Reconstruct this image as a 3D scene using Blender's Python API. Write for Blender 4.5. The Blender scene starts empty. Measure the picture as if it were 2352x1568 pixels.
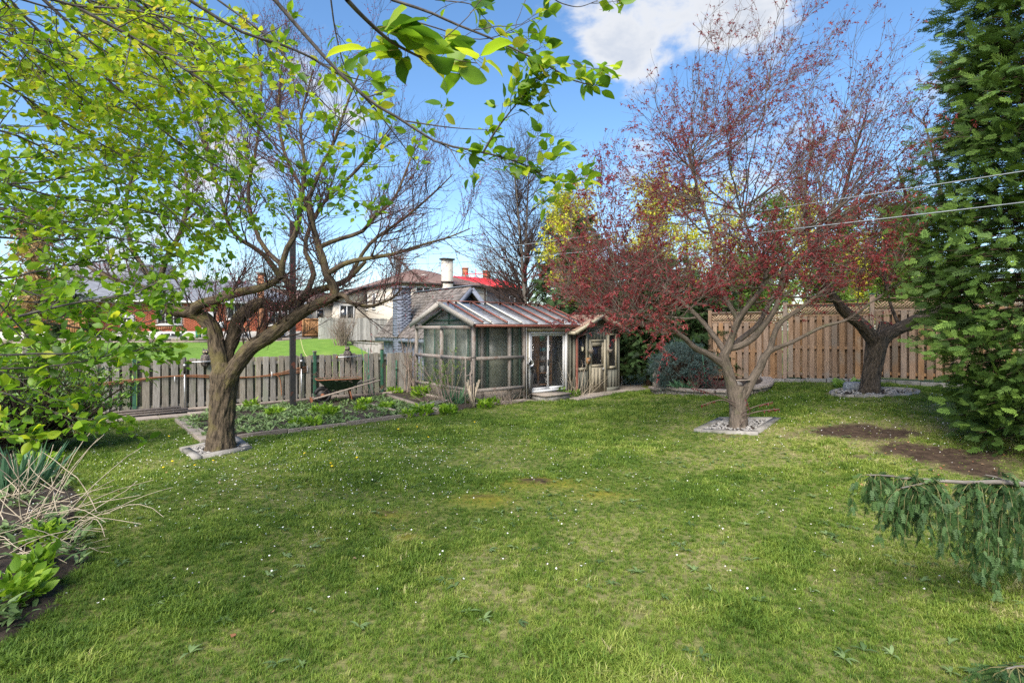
import bpy, bmesh, math, random
import numpy as np
from mathutils import Vector, Matrix

# ---------------------------------------------------------------- camera, sky, sun, exposure
sc = bpy.context.scene
C = bpy.context.collection
F, CX, HY, H = 1250.0, 1176.0, 757.0, 2.1      # focal length in picture units (2352 wide), horizon, eye height
cam_d = bpy.data.cameras.new('camera')
cam = bpy.data.objects.new('camera', cam_d); C.objects.link(cam)
cam.location = (0, 0, H); cam.rotation_euler = (math.radians(90), 0, 0)
cam_d.sensor_width = 36.0; cam_d.sensor_fit = 'HORIZONTAL'
cam_d.lens = 36.0 * F / 2352.0
cam_d.shift_y = -(784.0 - HY) / 2352.0
cam_d.clip_start = 0.05; cam_d.clip_end = 2000
sc.camera = cam
sc.view_settings.view_transform = 'Standard'; sc.view_settings.look = 'None'
sc.view_settings.gamma = 1.0; sc.view_settings.use_curve_mapping = False
sc.view_settings.exposure = 1.45
SUN_EL, SUN_AZ = 44.0, 200.0                   # degrees; azimuth clockwise from +Y (behind the camera, to its left)
sc.cycles.max_bounces = 8; sc.cycles.transparent_max_bounces = 24
sc.cycles.diffuse_bounces = 3; sc.cycles.glossy_bounces = 2; sc.cycles.transmission_bounces = 4
sc.cycles.use_denoising = False; sc.cycles.sample_clamp_indirect = 4.0

w = bpy.data.worlds.new('World'); sc.world = w; w.use_nodes = True
def nd(nt, typ, **kw):
    n = nt.nodes.new(typ)
    for k, v in kw.items():
        setattr(n, k, v)
    return n
def setup_world():
    nt = w.node_tree; nt.nodes.clear(); L = nt.links.new
    out = nd(nt, 'ShaderNodeOutputWorld'); bg = nd(nt, 'ShaderNodeBackground'); L(bg.outputs[0], out.inputs[0])
    bg.inputs['Strength'].default_value = 0.09
    sky = nd(nt, 'ShaderNodeTexSky', sky_type='NISHITA', sun_disc=False)
    sky.sun_elevation = math.radians(SUN_EL); sky.sun_rotation = math.radians(SUN_AZ)
    sky.air_density = 1.0; sky.dust_density = 1.0; sky.ozone_density = 2.0
    hs = nd(nt, 'ShaderNodeHueSaturation'); hs.inputs['Saturation'].default_value = 1.18; hs.inputs['Value'].default_value = 1.05
    L(sky.outputs[0], hs.inputs['Color'])
    tc = nd(nt, 'ShaderNodeTexCoord')
    nrm = nd(nt, 'ShaderNodeVectorMath', operation='NORMALIZE'); L(tc.outputs['Generated'], nrm.inputs[0])
    mp = nd(nt, 'ShaderNodeMapping'); mp.inputs['Scale'].default_value = (1, 1, 1.9); mp.inputs['Location'].default_value = (3.1, .4, 1.7)
    L(nrm.outputs[0], mp.inputs[0])
    n1 = nd(nt, 'ShaderNodeTexNoise'); n1.inputs['Scale'].default_value = 7.0; n1.inputs['Detail'].default_value = 10; n1.inputs['Roughness'].default_value = .58
    n1.inputs['Distortion'].default_value = .25
    L(mp.outputs[0], n1.inputs['Vector'])
    dens = n1.outputs['Fac']
    # cloud banks: direction of each, its reach and how strongly it gathers cloud
    banks = [(1480, 25, .15, .24), (1290, 25, .10, .2), (1680, 25, .16, .24), (1820, 60, .10, .16), (1420, 160, .085, .24), (1050, 318, .05, .28), (1850, 330, .12, .20), (1480, 350, .08, .18), (1680, 340, .09, .19),
             (2090, 215, .10, .22), (700, 110, .10, .2), (850, 270, .10, .14), (1180, 555, .12, .08), (300, 600, .3, .12), (1300, 370, .08, .16),
             (560, 420, .2, .05), (1250, 260, .17, -.3), (1600, 200, .10, -.16), (1900, 180, .14, -.14), (1700, 230, .1, -.1), (1150, 440, .14, -.2), (1000, 120, .12, -.14), (2050, 60, .15, -.22), (560, 60, .14, -.2)]
    for (px, py, r, a) in banks:
        d = Vector(((px - CX) / F, 1, (HY - py) / F)).normalized()
        vd = nd(nt, 'ShaderNodeVectorMath', operation='DISTANCE'); L(nrm.outputs[0], vd.inputs[0]); vd.inputs[1].default_value = d
        mr = nd(nt, 'ShaderNodeMapRange', interpolation_type='SMOOTHSTEP'); L(vd.outputs['Value'], mr.inputs[0])
        mr.inputs[1].default_value = 0; mr.inputs[2].default_value = r * 1.25; mr.inputs[3].default_value = a; mr.inputs[4].default_value = 0
        ad = nd(nt, 'ShaderNodeMath', operation='ADD'); L(dens, ad.inputs[0]); L(mr.outputs[0], ad.inputs[1]); dens = ad.outputs[0]
    ramp = nd(nt, 'ShaderNodeMapRange', interpolation_type='SMOOTHSTEP'); L(dens, ramp.inputs[0])
    ramp.inputs[1].default_value = .60; ramp.inputs[2].default_value = .80; ramp.inputs[3].default_value = 0; ramp.inputs[4].default_value = .96
    # thicker cloud is greyer
    sh = nd(nt, 'ShaderNodeMapRange', interpolation_type='SMOOTHSTEP'); L(dens, sh.inputs[0])
    sh.inputs[1].default_value = .70; sh.inputs[2].default_value = .98; sh.inputs[3].default_value = 0; sh.inputs[4].default_value = 1
    cc = nd(nt, 'ShaderNodeMix', data_type='RGBA'); L(sh.outputs[0], cc.inputs[0])
    cc.inputs[6].default_value = (3.75, 3.8, 3.9, 1); cc.inputs[7].default_value = (2.6, 2.85, 3.3, 1)
    mx = nd(nt, 'ShaderNodeMix', data_type='RGBA'); L(ramp.outputs[0], mx.inputs[0]); L(hs.outputs[0], mx.inputs[6]); L(cc.outputs[2], mx.inputs[7])
    L(mx.outputs[2], bg.inputs['Color'])
setup_world()
sun_d = bpy.data.lights.new('sun', 'SUN'); sun_d.energy = 3.2; sun_d.angle = math.radians(40); sun_d.color = (1, .93, .82)
sun = bpy.data.objects.new('sun', sun_d); C.objects.link(sun)
_e, _a = math.radians(SUN_EL), math.radians(SUN_AZ)
_sd = Vector((math.sin(_a) * math.cos(_e), math.cos(_a) * math.cos(_e), math.sin(_e)))
sun.rotation_euler = (-_sd).to_track_quat('-Z', 'Y').to_euler(); sun.location = _sd * 60

# ---------------------------------------------------------------- helpers
rng = np.random.default_rng(7)
random.seed(7)
WM = {}
def P(x, y, Y):                                # point on the line of sight (x, y) at depth Y
    return np.array(((x - CX) / F * Y, Y, H - (y - HY) / F * Y))
def G(x, y, z=0.0):                            # ground point seen at (x, y) when the ground there has height z
    Y = F * (H - z) / (y - HY); return np.array(((x - CX) / F * Y, Y, z))
def nrmz(a):
    a = np.asarray(a, float); return a / np.maximum(np.linalg.norm(a, axis=-1, keepdims=True), 1e-9)
_lat = np.random.default_rng(99).random((256, 256))
def vnoise(x, y):
    xi = np.floor(x).astype(int); yi = np.floor(y).astype(int); fx = x - xi; fy = y - yi
    fx = fx * fx * (3 - 2 * fx); fy = fy * fy * (3 - 2 * fy)
    a = _lat[xi % 256, yi % 256]; b = _lat[(xi + 1) % 256, yi % 256]; c = _lat[xi % 256, (yi + 1) % 256]; d = _lat[(xi + 1) % 256, (yi + 1) % 256]
    return (a * (1 - fx) + b * fx) * (1 - fy) + (c * (1 - fx) + d * fx) * fy
def fbm(x, y, s=1.0, o=4, seed=0):
    t = 0; a = .5; n = 0
    x = np.asarray(x, float) / s + seed * 17.3; y = np.asarray(y, float) / s + seed * 9.1
    for i in range(o):
        t = t + a * vnoise(x, y); n += a; a *= .5; x = x * 2.03 + 5.2; y = y * 2.03 + 1.3
    return t / n
def sstep(a, b, x):
    t = np.clip((np.asarray(x, float) - a) / (b - a), 0, 1); return t * t * (3 - 2 * t)
def inpoly(x, y, poly):
    x = np.asarray(x, float); y = np.asarray(y, float); r = np.zeros(x.shape, bool); n = len(poly); j = n - 1
    for i in range(n):
        xi, yi = poly[i][0], poly[i][1]; xj, yj = poly[j][0], poly[j][1]
        c = ((yi > y) != (yj > y)) & (x < (xj - xi) * (y - yi) / ((yj - yi) if yj != yi else 1e-9) + xi)
        r ^= c; j = i
    return r

def build_mesh(name, V, F4=None, F3=None, attrs=None, smooth=False):
    V = np.asarray(V, np.float32).reshape(-1, 3)
    F4 = np.zeros((0, 4), np.int32) if F4 is None else np.asarray(F4, np.int32).reshape(-1, 4)
    F3 = np.zeros((0, 3), np.int32) if F3 is None else np.asarray(F3, np.int32).reshape(-1, 3)
    me = bpy.data.meshes.new(name)
    me.vertices.add(len(V)); me.vertices.foreach_set('co', V.ravel())
    li = np.concatenate([F4.ravel(), F3.ravel()]).astype(np.int32)
    st = np.concatenate([np.arange(len(F4)) * 4, len(F4) * 4 + np.arange(len(F3)) * 3]).astype(np.int32)
    me.loops.add(len(li)); me.loops.foreach_set('vertex_index', li)
    me.polygons.add(len(st)); me.polygons.foreach_set('loop_start', st)
    if smooth: me.polygons.foreach_set('use_smooth', np.ones(len(st), bool))
    for k, a in (attrs or {}).items():
        a = np.asarray(a, np.float32)
        if a.ndim == 1:
            at = me.attributes.new(k, 'FLOAT', 'POINT'); at.data.foreach_set('value', a)
        else:
            at = me.attributes.new(k, 'FLOAT_VECTOR', 'POINT'); at.data.foreach_set('vector', a.ravel())
    me.update(calc_edges=True)
    return me
class Acc:
    def __init__(s): s.V = []; s.F4 = []; s.F3 = []; s.A = {}; s.n = 0
    def add(s, V, F4=None, F3=None, **at):
        V = np.asarray(V, float).reshape(-1, 3)
        if F4 is not None and len(F4): s.F4.append(np.asarray(F4).reshape(-1, 4) + s.n)
        if F3 is not None and len(F3): s.F3.append(np.asarray(F3).reshape(-1, 3) + s.n)
        for k, a in at.items():
            s.A.setdefault(k, []).append(np.asarray(a, float))
        s.V.append(V); s.n += len(V); return s
    def mesh(s, name, smooth=False):
        return build_mesh(name, np.concatenate(s.V), np.concatenate(s.F4) if s.F4 else None, np.concatenate(s.F3) if s.F3 else None,
                          {k: np.concatenate(v) for k, v in s.A.items()}, smooth)
    def box(s, c, size, R=None, taper=1.0):            # a box centred on c; R is a 3x3 rotation
        h = np.asarray(size, float) / 2
        v = np.array([(x, y, z) for z in (-1, 1) for y in (-1, 1) for x in (-1, 1)], float)
        v[v[:, 2] > 0, :2] *= taper
        v = v * h
        if R is not None: v = v @ np.asarray(R).T
        return s.add(v + np.asarray(c, float), [(0, 2, 3, 1), (4, 5, 7, 6), (0, 1, 5, 4), (2, 6, 7, 3), (0, 4, 6, 2), (1, 3, 7, 5)])
    def bar(s, a, b, wd, th, up=(0, 0, 1)):            # a rectangular bar from a to b; th is measured along up
        a = np.asarray(a, float); b = np.asarray(b, float); d = nrmz(b - a); u = np.asarray(up, float)
        sd = nrmz(np.cross(d, u)); u2 = np.cross(sd, d)
        R = np.stack([d, sd, u2], 1)
        return s.box((a + b) / 2, (np.linalg.norm(b - a), wd, th), R)
    def prism(s, poly, ext):                           # polygon (points) extruded by vector ext
        p = np.asarray(poly, float); n = len(p); v = np.concatenate([p, p + np.asarray(ext, float)])
        q = [(i, (i + 1) % n, n + (i + 1) % n, n + i) for i in range(n)]
        t = [(0, i + 1, i) for i in range(1, n - 1)] + [(n, n + i, n + i + 1) for i in range(1, n - 1)]
        return s.add(v, q, t)
    def tube(s, pts, rad, sides=8, cap=True):
        pts = np.asarray(pts, float); rad = np.broadcast_to(np.asarray(rad, float), (len(pts),))
        V, Q, A = tubes(pts[None], rad[None], sides)
        b = len(V); t = None
        if cap:
            V = np.concatenate([V, pts[:1], pts[-1:]]); k = (len(pts) - 1) * sides
            t = [(b, (i + 1) % sides, i) for i in range(sides)] + [(b + 1, k + i, k + (i + 1) % sides) for i in range(sides)]
        return s.add(V, Q, t)
    def lathe(s, prof, c, sides=16, R=None):           # prof: list of (r, z)
        c = np.asarray(c, float); a = np.arange(sides) / sides * 2 * np.pi; V = []
        for r, z in prof: V.append(np.stack([np.cos(a) * r, np.sin(a) * r, np.full(sides, z)], 1))
        V = np.concatenate(V)
        if R is not None: V = V @ np.asarray(R).T
        Q = [(k * sides + i, k * sides + (i + 1) % sides, (k + 1) * sides + (i + 1) % sides, (k + 1) * sides + i) for k in range(len(prof) - 1) for i in range(sides)]
        return s.add(V + c, Q)
    def ball(s, c, r, seg=10, ring=6, R=None):
        pr = [(max(1e-4, math.sin(math.pi * k / ring)), -math.cos(math.pi * k / ring)) for k in range(ring + 1)]
        r = np.broadcast_to(np.asarray(r, float), (3,)); a = np.arange(seg) / seg * 2 * np.pi; V = []
        for q, z in pr: V.append(np.stack([np.cos(a) * q * r[0], np.sin(a) * q * r[1], np.full(seg, z * r[2])], 1))
        V = np.concatenate(V)
        if R is not None: V = V @ np.asarray(R).T
        Q = [(k * seg + i, k * seg + (i + 1) % seg, (k + 1) * seg + (i + 1) % seg, (k + 1) * seg + i) for k in range(ring) for i in range(seg)]
        return s.add(V + np.asarray(c, float), Q)
def tubes(Pn, Rn, sides):
    N, K = Pn.shape[:2]
    T = nrmz(np.gradient(Pn, axis=1)); m = nrmz(Pn[:, -1] - Pn[:, 0])
    ref = np.where((np.abs(m[:, 2]) < .75)[:, None], np.array([[0, 0, 1.]]), np.array([[1., .2, 0]]))[:, None, :]
    n1 = nrmz(np.cross(T, np.broadcast_to(ref, T.shape))); n2 = np.cross(T, n1)
    a = np.arange(sides) / sides * 2 * np.pi
    ca, sa = np.cos(a), np.sin(a)
    off = n1[:, :, None, :] * ca[None, None, :, None] + n2[:, :, None, :] * sa[None, None, :, None]
    V = Pn[:, :, None, :] + off * Rn[:, :, None, None]
    seg = np.linalg.norm(np.diff(Pn, axis=1), axis=2); ln = np.concatenate([np.zeros((N, 1)), np.cumsum(seg, 1)], 1)
    A = np.stack([np.broadcast_to(ca, (N, K, sides)) * Rn[:, :, None], np.broadcast_to(sa, (N, K, sides)) * Rn[:, :, None],
                  np.broadcast_to((ln + np.arange(N)[:, None] * 3.7)[:, :, None], (N, K, sides))], -1)
    i = np.arange(N)[:, None, None] * K * sides; k = np.arange(K - 1)[None, :, None] * sides; j = np.arange(sides)[None, None, :]; j2 = (j + 1) % sides
    Q = np.stack(np.broadcast_arrays(i + k + j, i + k + j2, i + k + sides + j2, i + k + sides + j), -1).reshape(-1, 4)
    return V.reshape(-1, 3), Q, A.reshape(-1, 3)
def resample(pts, rad, K):
    pts = np.asarray(pts, float); rad = np.asarray(rad, float)
    # smooth (Catmull-Rom) then even spacing
    p = np.concatenate([2 * pts[:1] - pts[1:2], pts, 2 * pts[-1:] - pts[-2:-1]]); o = []; r = []
    for i in range(1, len(p) - 2):
        for t in np.linspace(0, 1, 8, endpoint=False):
            a, b, c, d = p[i - 1], p[i], p[i + 1], p[i + 2]
            o.append(.5 * ((2 * b) + (-a + c) * t + (2 * a - 5 * b + 4 * c - d) * t * t + (-a + 3 * b - 3 * c + d) * t ** 3)); r.append(rad[i - 1] * (1 - t) + rad[i] * t)
    o.append(pts[-1]); r.append(rad[-1]); o = np.array(o); r = np.array(r)
    s = np.concatenate([[0], np.cumsum(np.linalg.norm(np.diff(o, axis=0), axis=1))]); q = np.linspace(0, s[-1], K)
    return np.stack([np.interp(q, s, o[:, k]) for k in range(3)], 1), np.interp(q, s, r)
def spawn(g, Pn, Rn, n, t0, t1, ang, ln, K, up=0.0, wig=.12, rf=.55, rt=.35, rmin=.0015, fall=0.0, rmax=1.0, wpow=1.0, up0=None):
    N, Kp = Pn.shape[:2]
    L = np.linalg.norm(np.diff(Pn, axis=1), axis=2).sum(1) ** wpow
    ix = g.choice(N, n, p=L / L.sum()); t = g.uniform(t0, t1, n); f = t * (Kp - 1.001); i = f.astype(int); fr = (f - i)[:, None]
    a = Pn[ix, i]; b = Pn[ix, i + 1]; pos = a * (1 - fr) + b * fr; tan = nrmz(b - a)
    r = Rn[ix, i] * (1 - fr[:, 0]) + Rn[ix, i + 1] * fr[:, 0]
    q = g.normal(size=(n, 3)); q = nrmz(q - (q * tan).sum(1, keepdims=True) * tan); A = np.radians(g.uniform(ang[0], ang[1], n))[:, None]
    d = np.cos(A) * tan + np.sin(A) * q; d[:, 2] += (up if up0 is None else up0); d = nrmz(d)
    le = g.uniform(ln[0], ln[1], n) * (1 - fall * t); st = (le / (K - 1))[:, None]
    out = [pos]; cur = pos
    for k in range(K - 1):
        cur = cur + d * st; out.append(cur); d = d + g.normal(size=(n, 3)) * wig; d[:, 2] += up * .35; d = nrmz(d)
    Pc = np.stack(out, 1); r0 = np.clip(np.minimum(r * rf, rmax), rmin, None)
    Rc = r0[:, None] * np.linspace(1, rt, K)[None, :]
    return Pc, np.maximum(Rc, rmin * .6)
def along(g, Pn, n, t0=.1, t1=1.0):
    N, Kp = Pn.shape[:2]; L = np.linalg.norm(np.diff(Pn, axis=1), axis=2).sum(1)
    ix = g.choice(N, n, p=L / L.sum()); t = g.uniform(t0, t1, n); f = t * (Kp - 1.001); i = f.astype(int); fr = (f - i)[:, None]
    a = Pn[ix, i]; b = Pn[ix, i + 1]; return a * (1 - fr) + b * fr, nrmz(b - a)
def perp(g, d, spread=0.0):
    q = g.normal(size=d.shape); q = q - (q * d).sum(-1, keepdims=True) * d; return nrmz(q)
def scatter(tpl, pos, X, Z, s):
    V, F4, F3 = tpl; V = np.asarray(V, float); n = len(pos); m = len(V)
    X = nrmz(X); Y = nrmz(np.cross(Z, X)); Zz = np.cross(X, Y); s = np.broadcast_to(np.asarray(s, float), (n,))[:, None, None]
    W = pos[:, None, :] + s * (V[None, :, 0:1] * X[:, None, :] + V[None, :, 1:2] * Y[:, None, :] + V[None, :, 2:3] * Zz[:, None, :])
    o = (np.arange(n) * m)[:, None, None]
    f4 = (np.asarray(F4)[None] + o).reshape(-1, 4) if F4 is not None and len(F4) else None
    f3 = (np.asarray(F3)[None] + o).reshape(-1, 3) if F3 is not None and len(F3) else None
    return W.reshape(-1, 3), f4, f3

def thing(name, label, cat, loc, group=None, rz=0.0):
    o = bpy.data.objects.new(name, None); C.objects.link(o); o.empty_display_size = .2
    loc = [float(v) for v in loc]; o.location = loc; o.rotation_euler = (0, 0, rz)
    WM[o] = Matrix.Translation(loc) @ Matrix.Rotation(rz, 4, 'Z')
    o['label'] = label; o['category'] = cat
    if group: o['group'] = group
    return o
def put(name, me, mat, parent=None, M=None, kind=None, label=None):   # M: world matrix (mesh data in world space when None)
    if isinstance(me, Acc): me = me.mesh(name)
    o = bpy.data.objects.new(name, me); C.objects.link(o)
    if mat is not None and (len(me.materials) == 0): me.materials.append(mat)
    M = Matrix.Identity(4) if M is None else M
    WM[o] = M
    if parent is not None:
        o.parent = parent; o.matrix_parent_inverse = WM[parent].inverted()
    o.matrix_basis = M
    if kind: o['kind'] = kind
    if label: o['label'] = label
    return o
def tag(o, label, cat, group=None):
    o['label'] = label; o['category'] = cat
    if group: o['group'] = group
    return o
def mat4(loc, rz=0.0, scale=(1, 1, 1), rx=0.0, ry=0.0):
    return Matrix.Translation([float(v) for v in loc]) @ Matrix.Rotation(rz, 4, 'Z') @ Matrix.Rotation(ry, 4, 'Y') @ Matrix.Rotation(rx, 4, 'X') @ Matrix.Diagonal((*[float(s) for s in scale], 1))
def boxmesh(name, sx, sy, sz, mat, bev=0.0, base=True):   # a box with its origin at the middle of its bottom
    bm = bmesh.new(); bmesh.ops.create_cube(bm, size=1)
    for v in bm.verts:
        v.co.x *= sx; v.co.y *= sy; v.co.z = (v.co.z + (.5 if base else 0)) * sz
    if bev > 0: bmesh.ops.bevel(bm, geom=bm.edges[:], offset=bev, segments=1, affect='EDGES')
    me = bpy.data.meshes.new(name); bm.to_mesh(me); bm.free()
    if mat: me.materials.append(mat)
    return me
def copy_tree(o, parent=None, M=None):
    c = o.copy(); C.objects.link(c); c.parent = parent
    WM[c] = WM[o]
    for ch in o.children: copy_tree(ch, c)
    return c

# ---------------------------------------------------------------- materials
MT = {}
def base_nodes(name):
    m = bpy.data.materials.new(name); m.use_nodes = True; nt = m.node_tree; nt.nodes.clear()
    out = nd(nt, 'ShaderNodeOutputMaterial'); b = nd(nt, 'ShaderNodeBsdfPrincipled'); nt.links.new(b.outputs[0], out.inputs[0])
    return m, nt, b, out
def vary(nt, col, amt, hue=0.0):
    oi = nd(nt, 'ShaderNodeObjectInfo'); mr = nd(nt, 'ShaderNodeMapRange'); nt.links.new(oi.outputs['Random'], mr.inputs[0])
    mr.inputs[3].default_value = 1 - amt; mr.inputs[4].default_value = 1 + amt
    hs = nd(nt, 'ShaderNodeHueSaturation'); nt.links.new(mr.outputs[0], hs.inputs['Value']); nt.links.new(col, hs.inputs['Color'])
    if hue:
        m2 = nd(nt, 'ShaderNodeMath', operation='MULTIPLY'); m2.inputs[1].default_value = 7.31; nt.links.new(oi.outputs['Random'], m2.inputs[0])
        m3 = nd(nt, 'ShaderNodeMath', operation='FRACT'); nt.links.new(m2.outputs[0], m3.inputs[0])
        m4 = nd(nt, 'ShaderNodeMapRange'); nt.links.new(m3.outputs[0], m4.inputs[0]); m4.inputs[3].default_value = 1 - hue; m4.inputs[4].default_value = 1 + hue * .4
        nt.links.new(m4.outputs[0], hs.inputs['Saturation'])
    return hs.outputs[0]
def pm(name, c1, c2, scale=8.0, stretch=(1, 1, 1), rough=.8, bump=.2, bdist=.01, detail=6, coord='Object', rand=0.0, hue=0.0,
       c3=None, s3=1.5, th3=.6, w3=.1, metal=0.0, spec=.3, attr=None, contrast=(.3, .7)):
    if name in MT: return MT[name]
    m, nt, b, out = base_nodes(name); L = nt.links.new
    if attr:
        tc = nd(nt, 'ShaderNodeAttribute', attribute_name=attr); co = tc.outputs['Vector']
    elif coord == 'Position':
        tc = nd(nt, 'ShaderNodeNewGeometry'); co = tc.outputs['Position']
    else:
        tc = nd(nt, 'ShaderNodeTexCoord'); co = tc.outputs[coord]
    oi = nd(nt, 'ShaderNodeObjectInfo'); mu = nd(nt, 'ShaderNodeMath', operation='MULTIPLY'); mu.inputs[1].default_value = 37.0; L(oi.outputs['Random'], mu.inputs[0])
    ad = nd(nt, 'ShaderNodeVectorMath', operation='ADD'); L(co, ad.inputs[0]); L(mu.outputs[0], ad.inputs[1])
    mp = nd(nt, 'ShaderNodeMapping'); mp.inputs['Scale'].default_value = stretch; L(ad.outputs[0], mp.inputs[0])
    n = nd(nt, 'ShaderNodeTexNoise'); n.inputs['Scale'].default_value = scale; n.inputs['Detail'].default_value = detail; n.inputs['Roughness'].default_value = .62
    L(mp.outputs[0], n.inputs['Vector'])
    mr = nd(nt, 'ShaderNodeMapRange'); L(n.outputs['Fac'], mr.inputs[0]); mr.inputs[1].default_value = contrast[0]; mr.inputs[2].default_value = contrast[1]
    mx = nd(nt, 'ShaderNodeMix', data_type='RGBA'); L(mr.outputs[0], mx.inputs[0]); mx.inputs[6].default_value = (*c1, 1); mx.inputs[7].default_value = (*c2, 1)
    col = mx.outputs[2]
    if c3 is not None:
        n3 = nd(nt, 'ShaderNodeTexNoise'); n3.inputs['Scale'].default_value = s3; n3.inputs['Detail'].default_value = 5; L(ad.outputs[0], n3.inputs['Vector'])
        m3 = nd(nt, 'ShaderNodeMapRange', interpolation_type='SMOOTHSTEP'); L(n3.outputs['Fac'], m3.inputs[0]); m3.inputs[1].default_value = th3 - w3; m3.inputs[2].default_value = th3 + w3
        x3 = nd(nt, 'ShaderNodeMix', data_type='RGBA'); L(m3.outputs[0], x3.inputs[0]); L(col, x3.inputs[6]); x3.inputs[7].default_value = (*c3, 1); col = x3.outputs[2]
    if rand or hue: col = vary(nt, col, rand, hue)
    L(col, b.inputs['Base Color']); b.inputs['Roughness'].default_value = rough; b.inputs['Metallic'].default_value = metal; b.inputs['Specular IOR Level'].default_value = spec
    if bump:
        bp = nd(nt, 'ShaderNodeBump'); bp.inputs['Strength'].default_value = bump; bp.inputs['Distance'].default_value = bdist; L(n.outputs['Fac'], bp.inputs['Height']); L(bp.outputs[0], b.inputs['Normal'])
    MT[name] = m; return m
def leafm(name, cols, trans=.35, rough=.5, src='attr', pos=None, spec=.3, tcol=1.5):
    if name in MT: return MT[name]
    m, nt, b, out = base_nodes(name); L = nt.links.new
    if src == 'attr':
        a = nd(nt, 'ShaderNodeAttribute', attribute_name='rnd'); fac = a.outputs['Fac']
    elif src == 'inst':
        a = nd(nt, 'ShaderNodeAttribute', attribute_name='tint', attribute_type='INSTANCER'); fac = a.outputs['Fac']
    else:
        a = nd(nt, 'ShaderNodeObjectInfo'); fac = a.outputs['Random']
    r = nd(nt, 'ShaderNodeValToRGB'); L(fac, r.inputs[0]); el = r.color_ramp.elements
    n = len(cols)
    while len(el) < n: el.new(.5)
    for i, c in enumerate(cols):
        el[i].position = (pos[i] if pos else i / (n - 1)); el[i].color = (*c, 1)
    L(r.outputs[0], b.inputs['Base Color']); b.inputs['Roughness'].default_value = rough; b.inputs['Specular IOR Level'].default_value = spec
    t = nd(nt, 'ShaderNodeBsdfTranslucent'); sx = nd(nt, 'ShaderNodeMix', data_type='RGBA', blend_type='MULTIPLY'); sx.inputs[0].default_value = 1
    L(r.outputs[0], sx.inputs[6]); sx.inputs[7].default_value = (tcol, tcol, tcol * .7, 1); L(sx.outputs[2], t.inputs['Color'])
    mx = nd(nt, 'ShaderNodeMixShader'); mx.inputs[0].default_value = trans; L(b.outputs[0], mx.inputs[1]); L(t.outputs[0], mx.inputs[2]); L(mx.outputs[0], out.inputs[0])
    MT[name] = m; return m
def glassm(name, tint, alpha, rough=.08, dirt=None, dscale=3.0):
    # dirty glazing: part see-through, part film of dirt, with a reflecting surface
    m, nt, b, out = base_nodes(name); L = nt.links.new
    b.inputs['Roughness'].default_value = rough; b.inputs['Base Color'].default_value = (*tint, 1); b.inputs['Specular IOR Level'].default_value = .5
    tc = nd(nt, 'ShaderNodeNewGeometry'); n = nd(nt, 'ShaderNodeTexNoise'); n.inputs['Scale'].default_value = dscale; n.inputs['Detail'].default_value = 8; n.inputs['Roughness'].default_value = .7
    mp = nd(nt, 'ShaderNodeMapping'); mp.inputs['Scale'].default_value = (1, 1, .35); L(tc.outputs['Position'], mp.inputs[0]); L(mp.outputs[0], n.inputs['Vector'])
    mr = nd(nt, 'ShaderNodeMapRange'); L(n.outputs['Fac'], mr.inputs[0]); mr.inputs[1].default_value = .3; mr.inputs[2].default_value = .72
    mr.inputs[3].default_value = alpha[0]; mr.inputs[4].default_value = alpha[1]; L(mr.outputs[0], b.inputs['Alpha'])
    if dirt:
        mx = nd(nt, 'ShaderNodeMix', data_type='RGBA'); n2 = nd(nt, 'ShaderNodeTexNoise'); n2.inputs['Scale'].default_value = dscale * 2.3; n2.inputs['Detail'].default_value = 8; L(tc.outputs['Position'], n2.inputs['Vector'])
        m2 = nd(nt, 'ShaderNodeMapRange'); L(n2.outputs['Fac'], m2.inputs[0]); m2.inputs[1].default_value = .35; m2.inputs[2].default_value = .7; L(m2.outputs[0], mx.inputs[0])
        mx.inputs[6].default_value = (*tint, 1); mx.inputs[7].default_value = (*dirt, 1); L(mx.outputs[2], b.inputs['Base Color'])
    MT[name] = m; return m
m_fence = pm('weathered_fence_wood', (.15, .13, .10), (.345, .31, .255), 5, (9, 9, .9), .9, .5, .006, rand=.22, hue=.4, c3=(.19, .20, .13), s3=1.6, th3=.62)
m_fence_b = pm('weathered_fence_wood_back', (.12, .10, .075), (.27, .235, .18), 5, (9, 9, .9), .9, .5, .006, rand=.2, c3=(.1, .11, .07), s3=2, th3=.6)
m_tan = pm('cedar_fence_wood', (.17, .098, .055), (.31, .195, .115), 3.5, (9, 9, .7), .8, .3, .004, rand=.22, hue=.35, c3=(.21, .165, .125), s3=1.1, th3=.6)
m_lath = pm('lattice_wood', (.24, .16, .10), (.42, .30, .20), 4, (5, 5, 5), .85, .2, .004)
m_cage = pm('grey_painted_frame_wood', (.125, .105, .09), (.29, .26, .235), 6, (7, 7, 3), .85, .5, .004, rand=.12, c3=(.16, .12, .10), s3=5, th3=.6)
m_barge = pm('pale_barge_wood', (.19, .17, .15), (.34, .315, .285), 5, (4, 4, 4), .85, .4, .004, rand=.05)
m_siding = pm('grey_green_siding', (.105, .108, .088), (.185, .185, .15), 5, (12, 12, .8), .85, .5, .004, c3=(.155, .145, .115), s3=2, th3=.55)
m_trim = pm('beige_trim_paint', (.27, .24, .17), (.36, .325, .245), 6, (4, 4, 4), .6, .1, .003, rand=.04)
m_door = pm('beige_door_paint', (.24, .21, .15), (.32, .285, .215), 5, (3, 3, 1), .6, .1, .003)
m_white = pm('white_frame_paint', (.50, .505, .51), (.62, .62, .62), 5, (2, 2, 1), .45, .03, .002)
m_redmetal = pm('red_brown_metal', (.14, .045, .03), (.24, .085, .06), 10, (3, 3, 3), .5, .1, .002, c3=(.26, .16, .13), s3=9, th3=.68, metal=.1, spec=.5)
m_cream = pm('cream_metal', (.5, .47, .4), (.62, .6, .52), 9, (1, 1, 1), .5, .05, .002)
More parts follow.
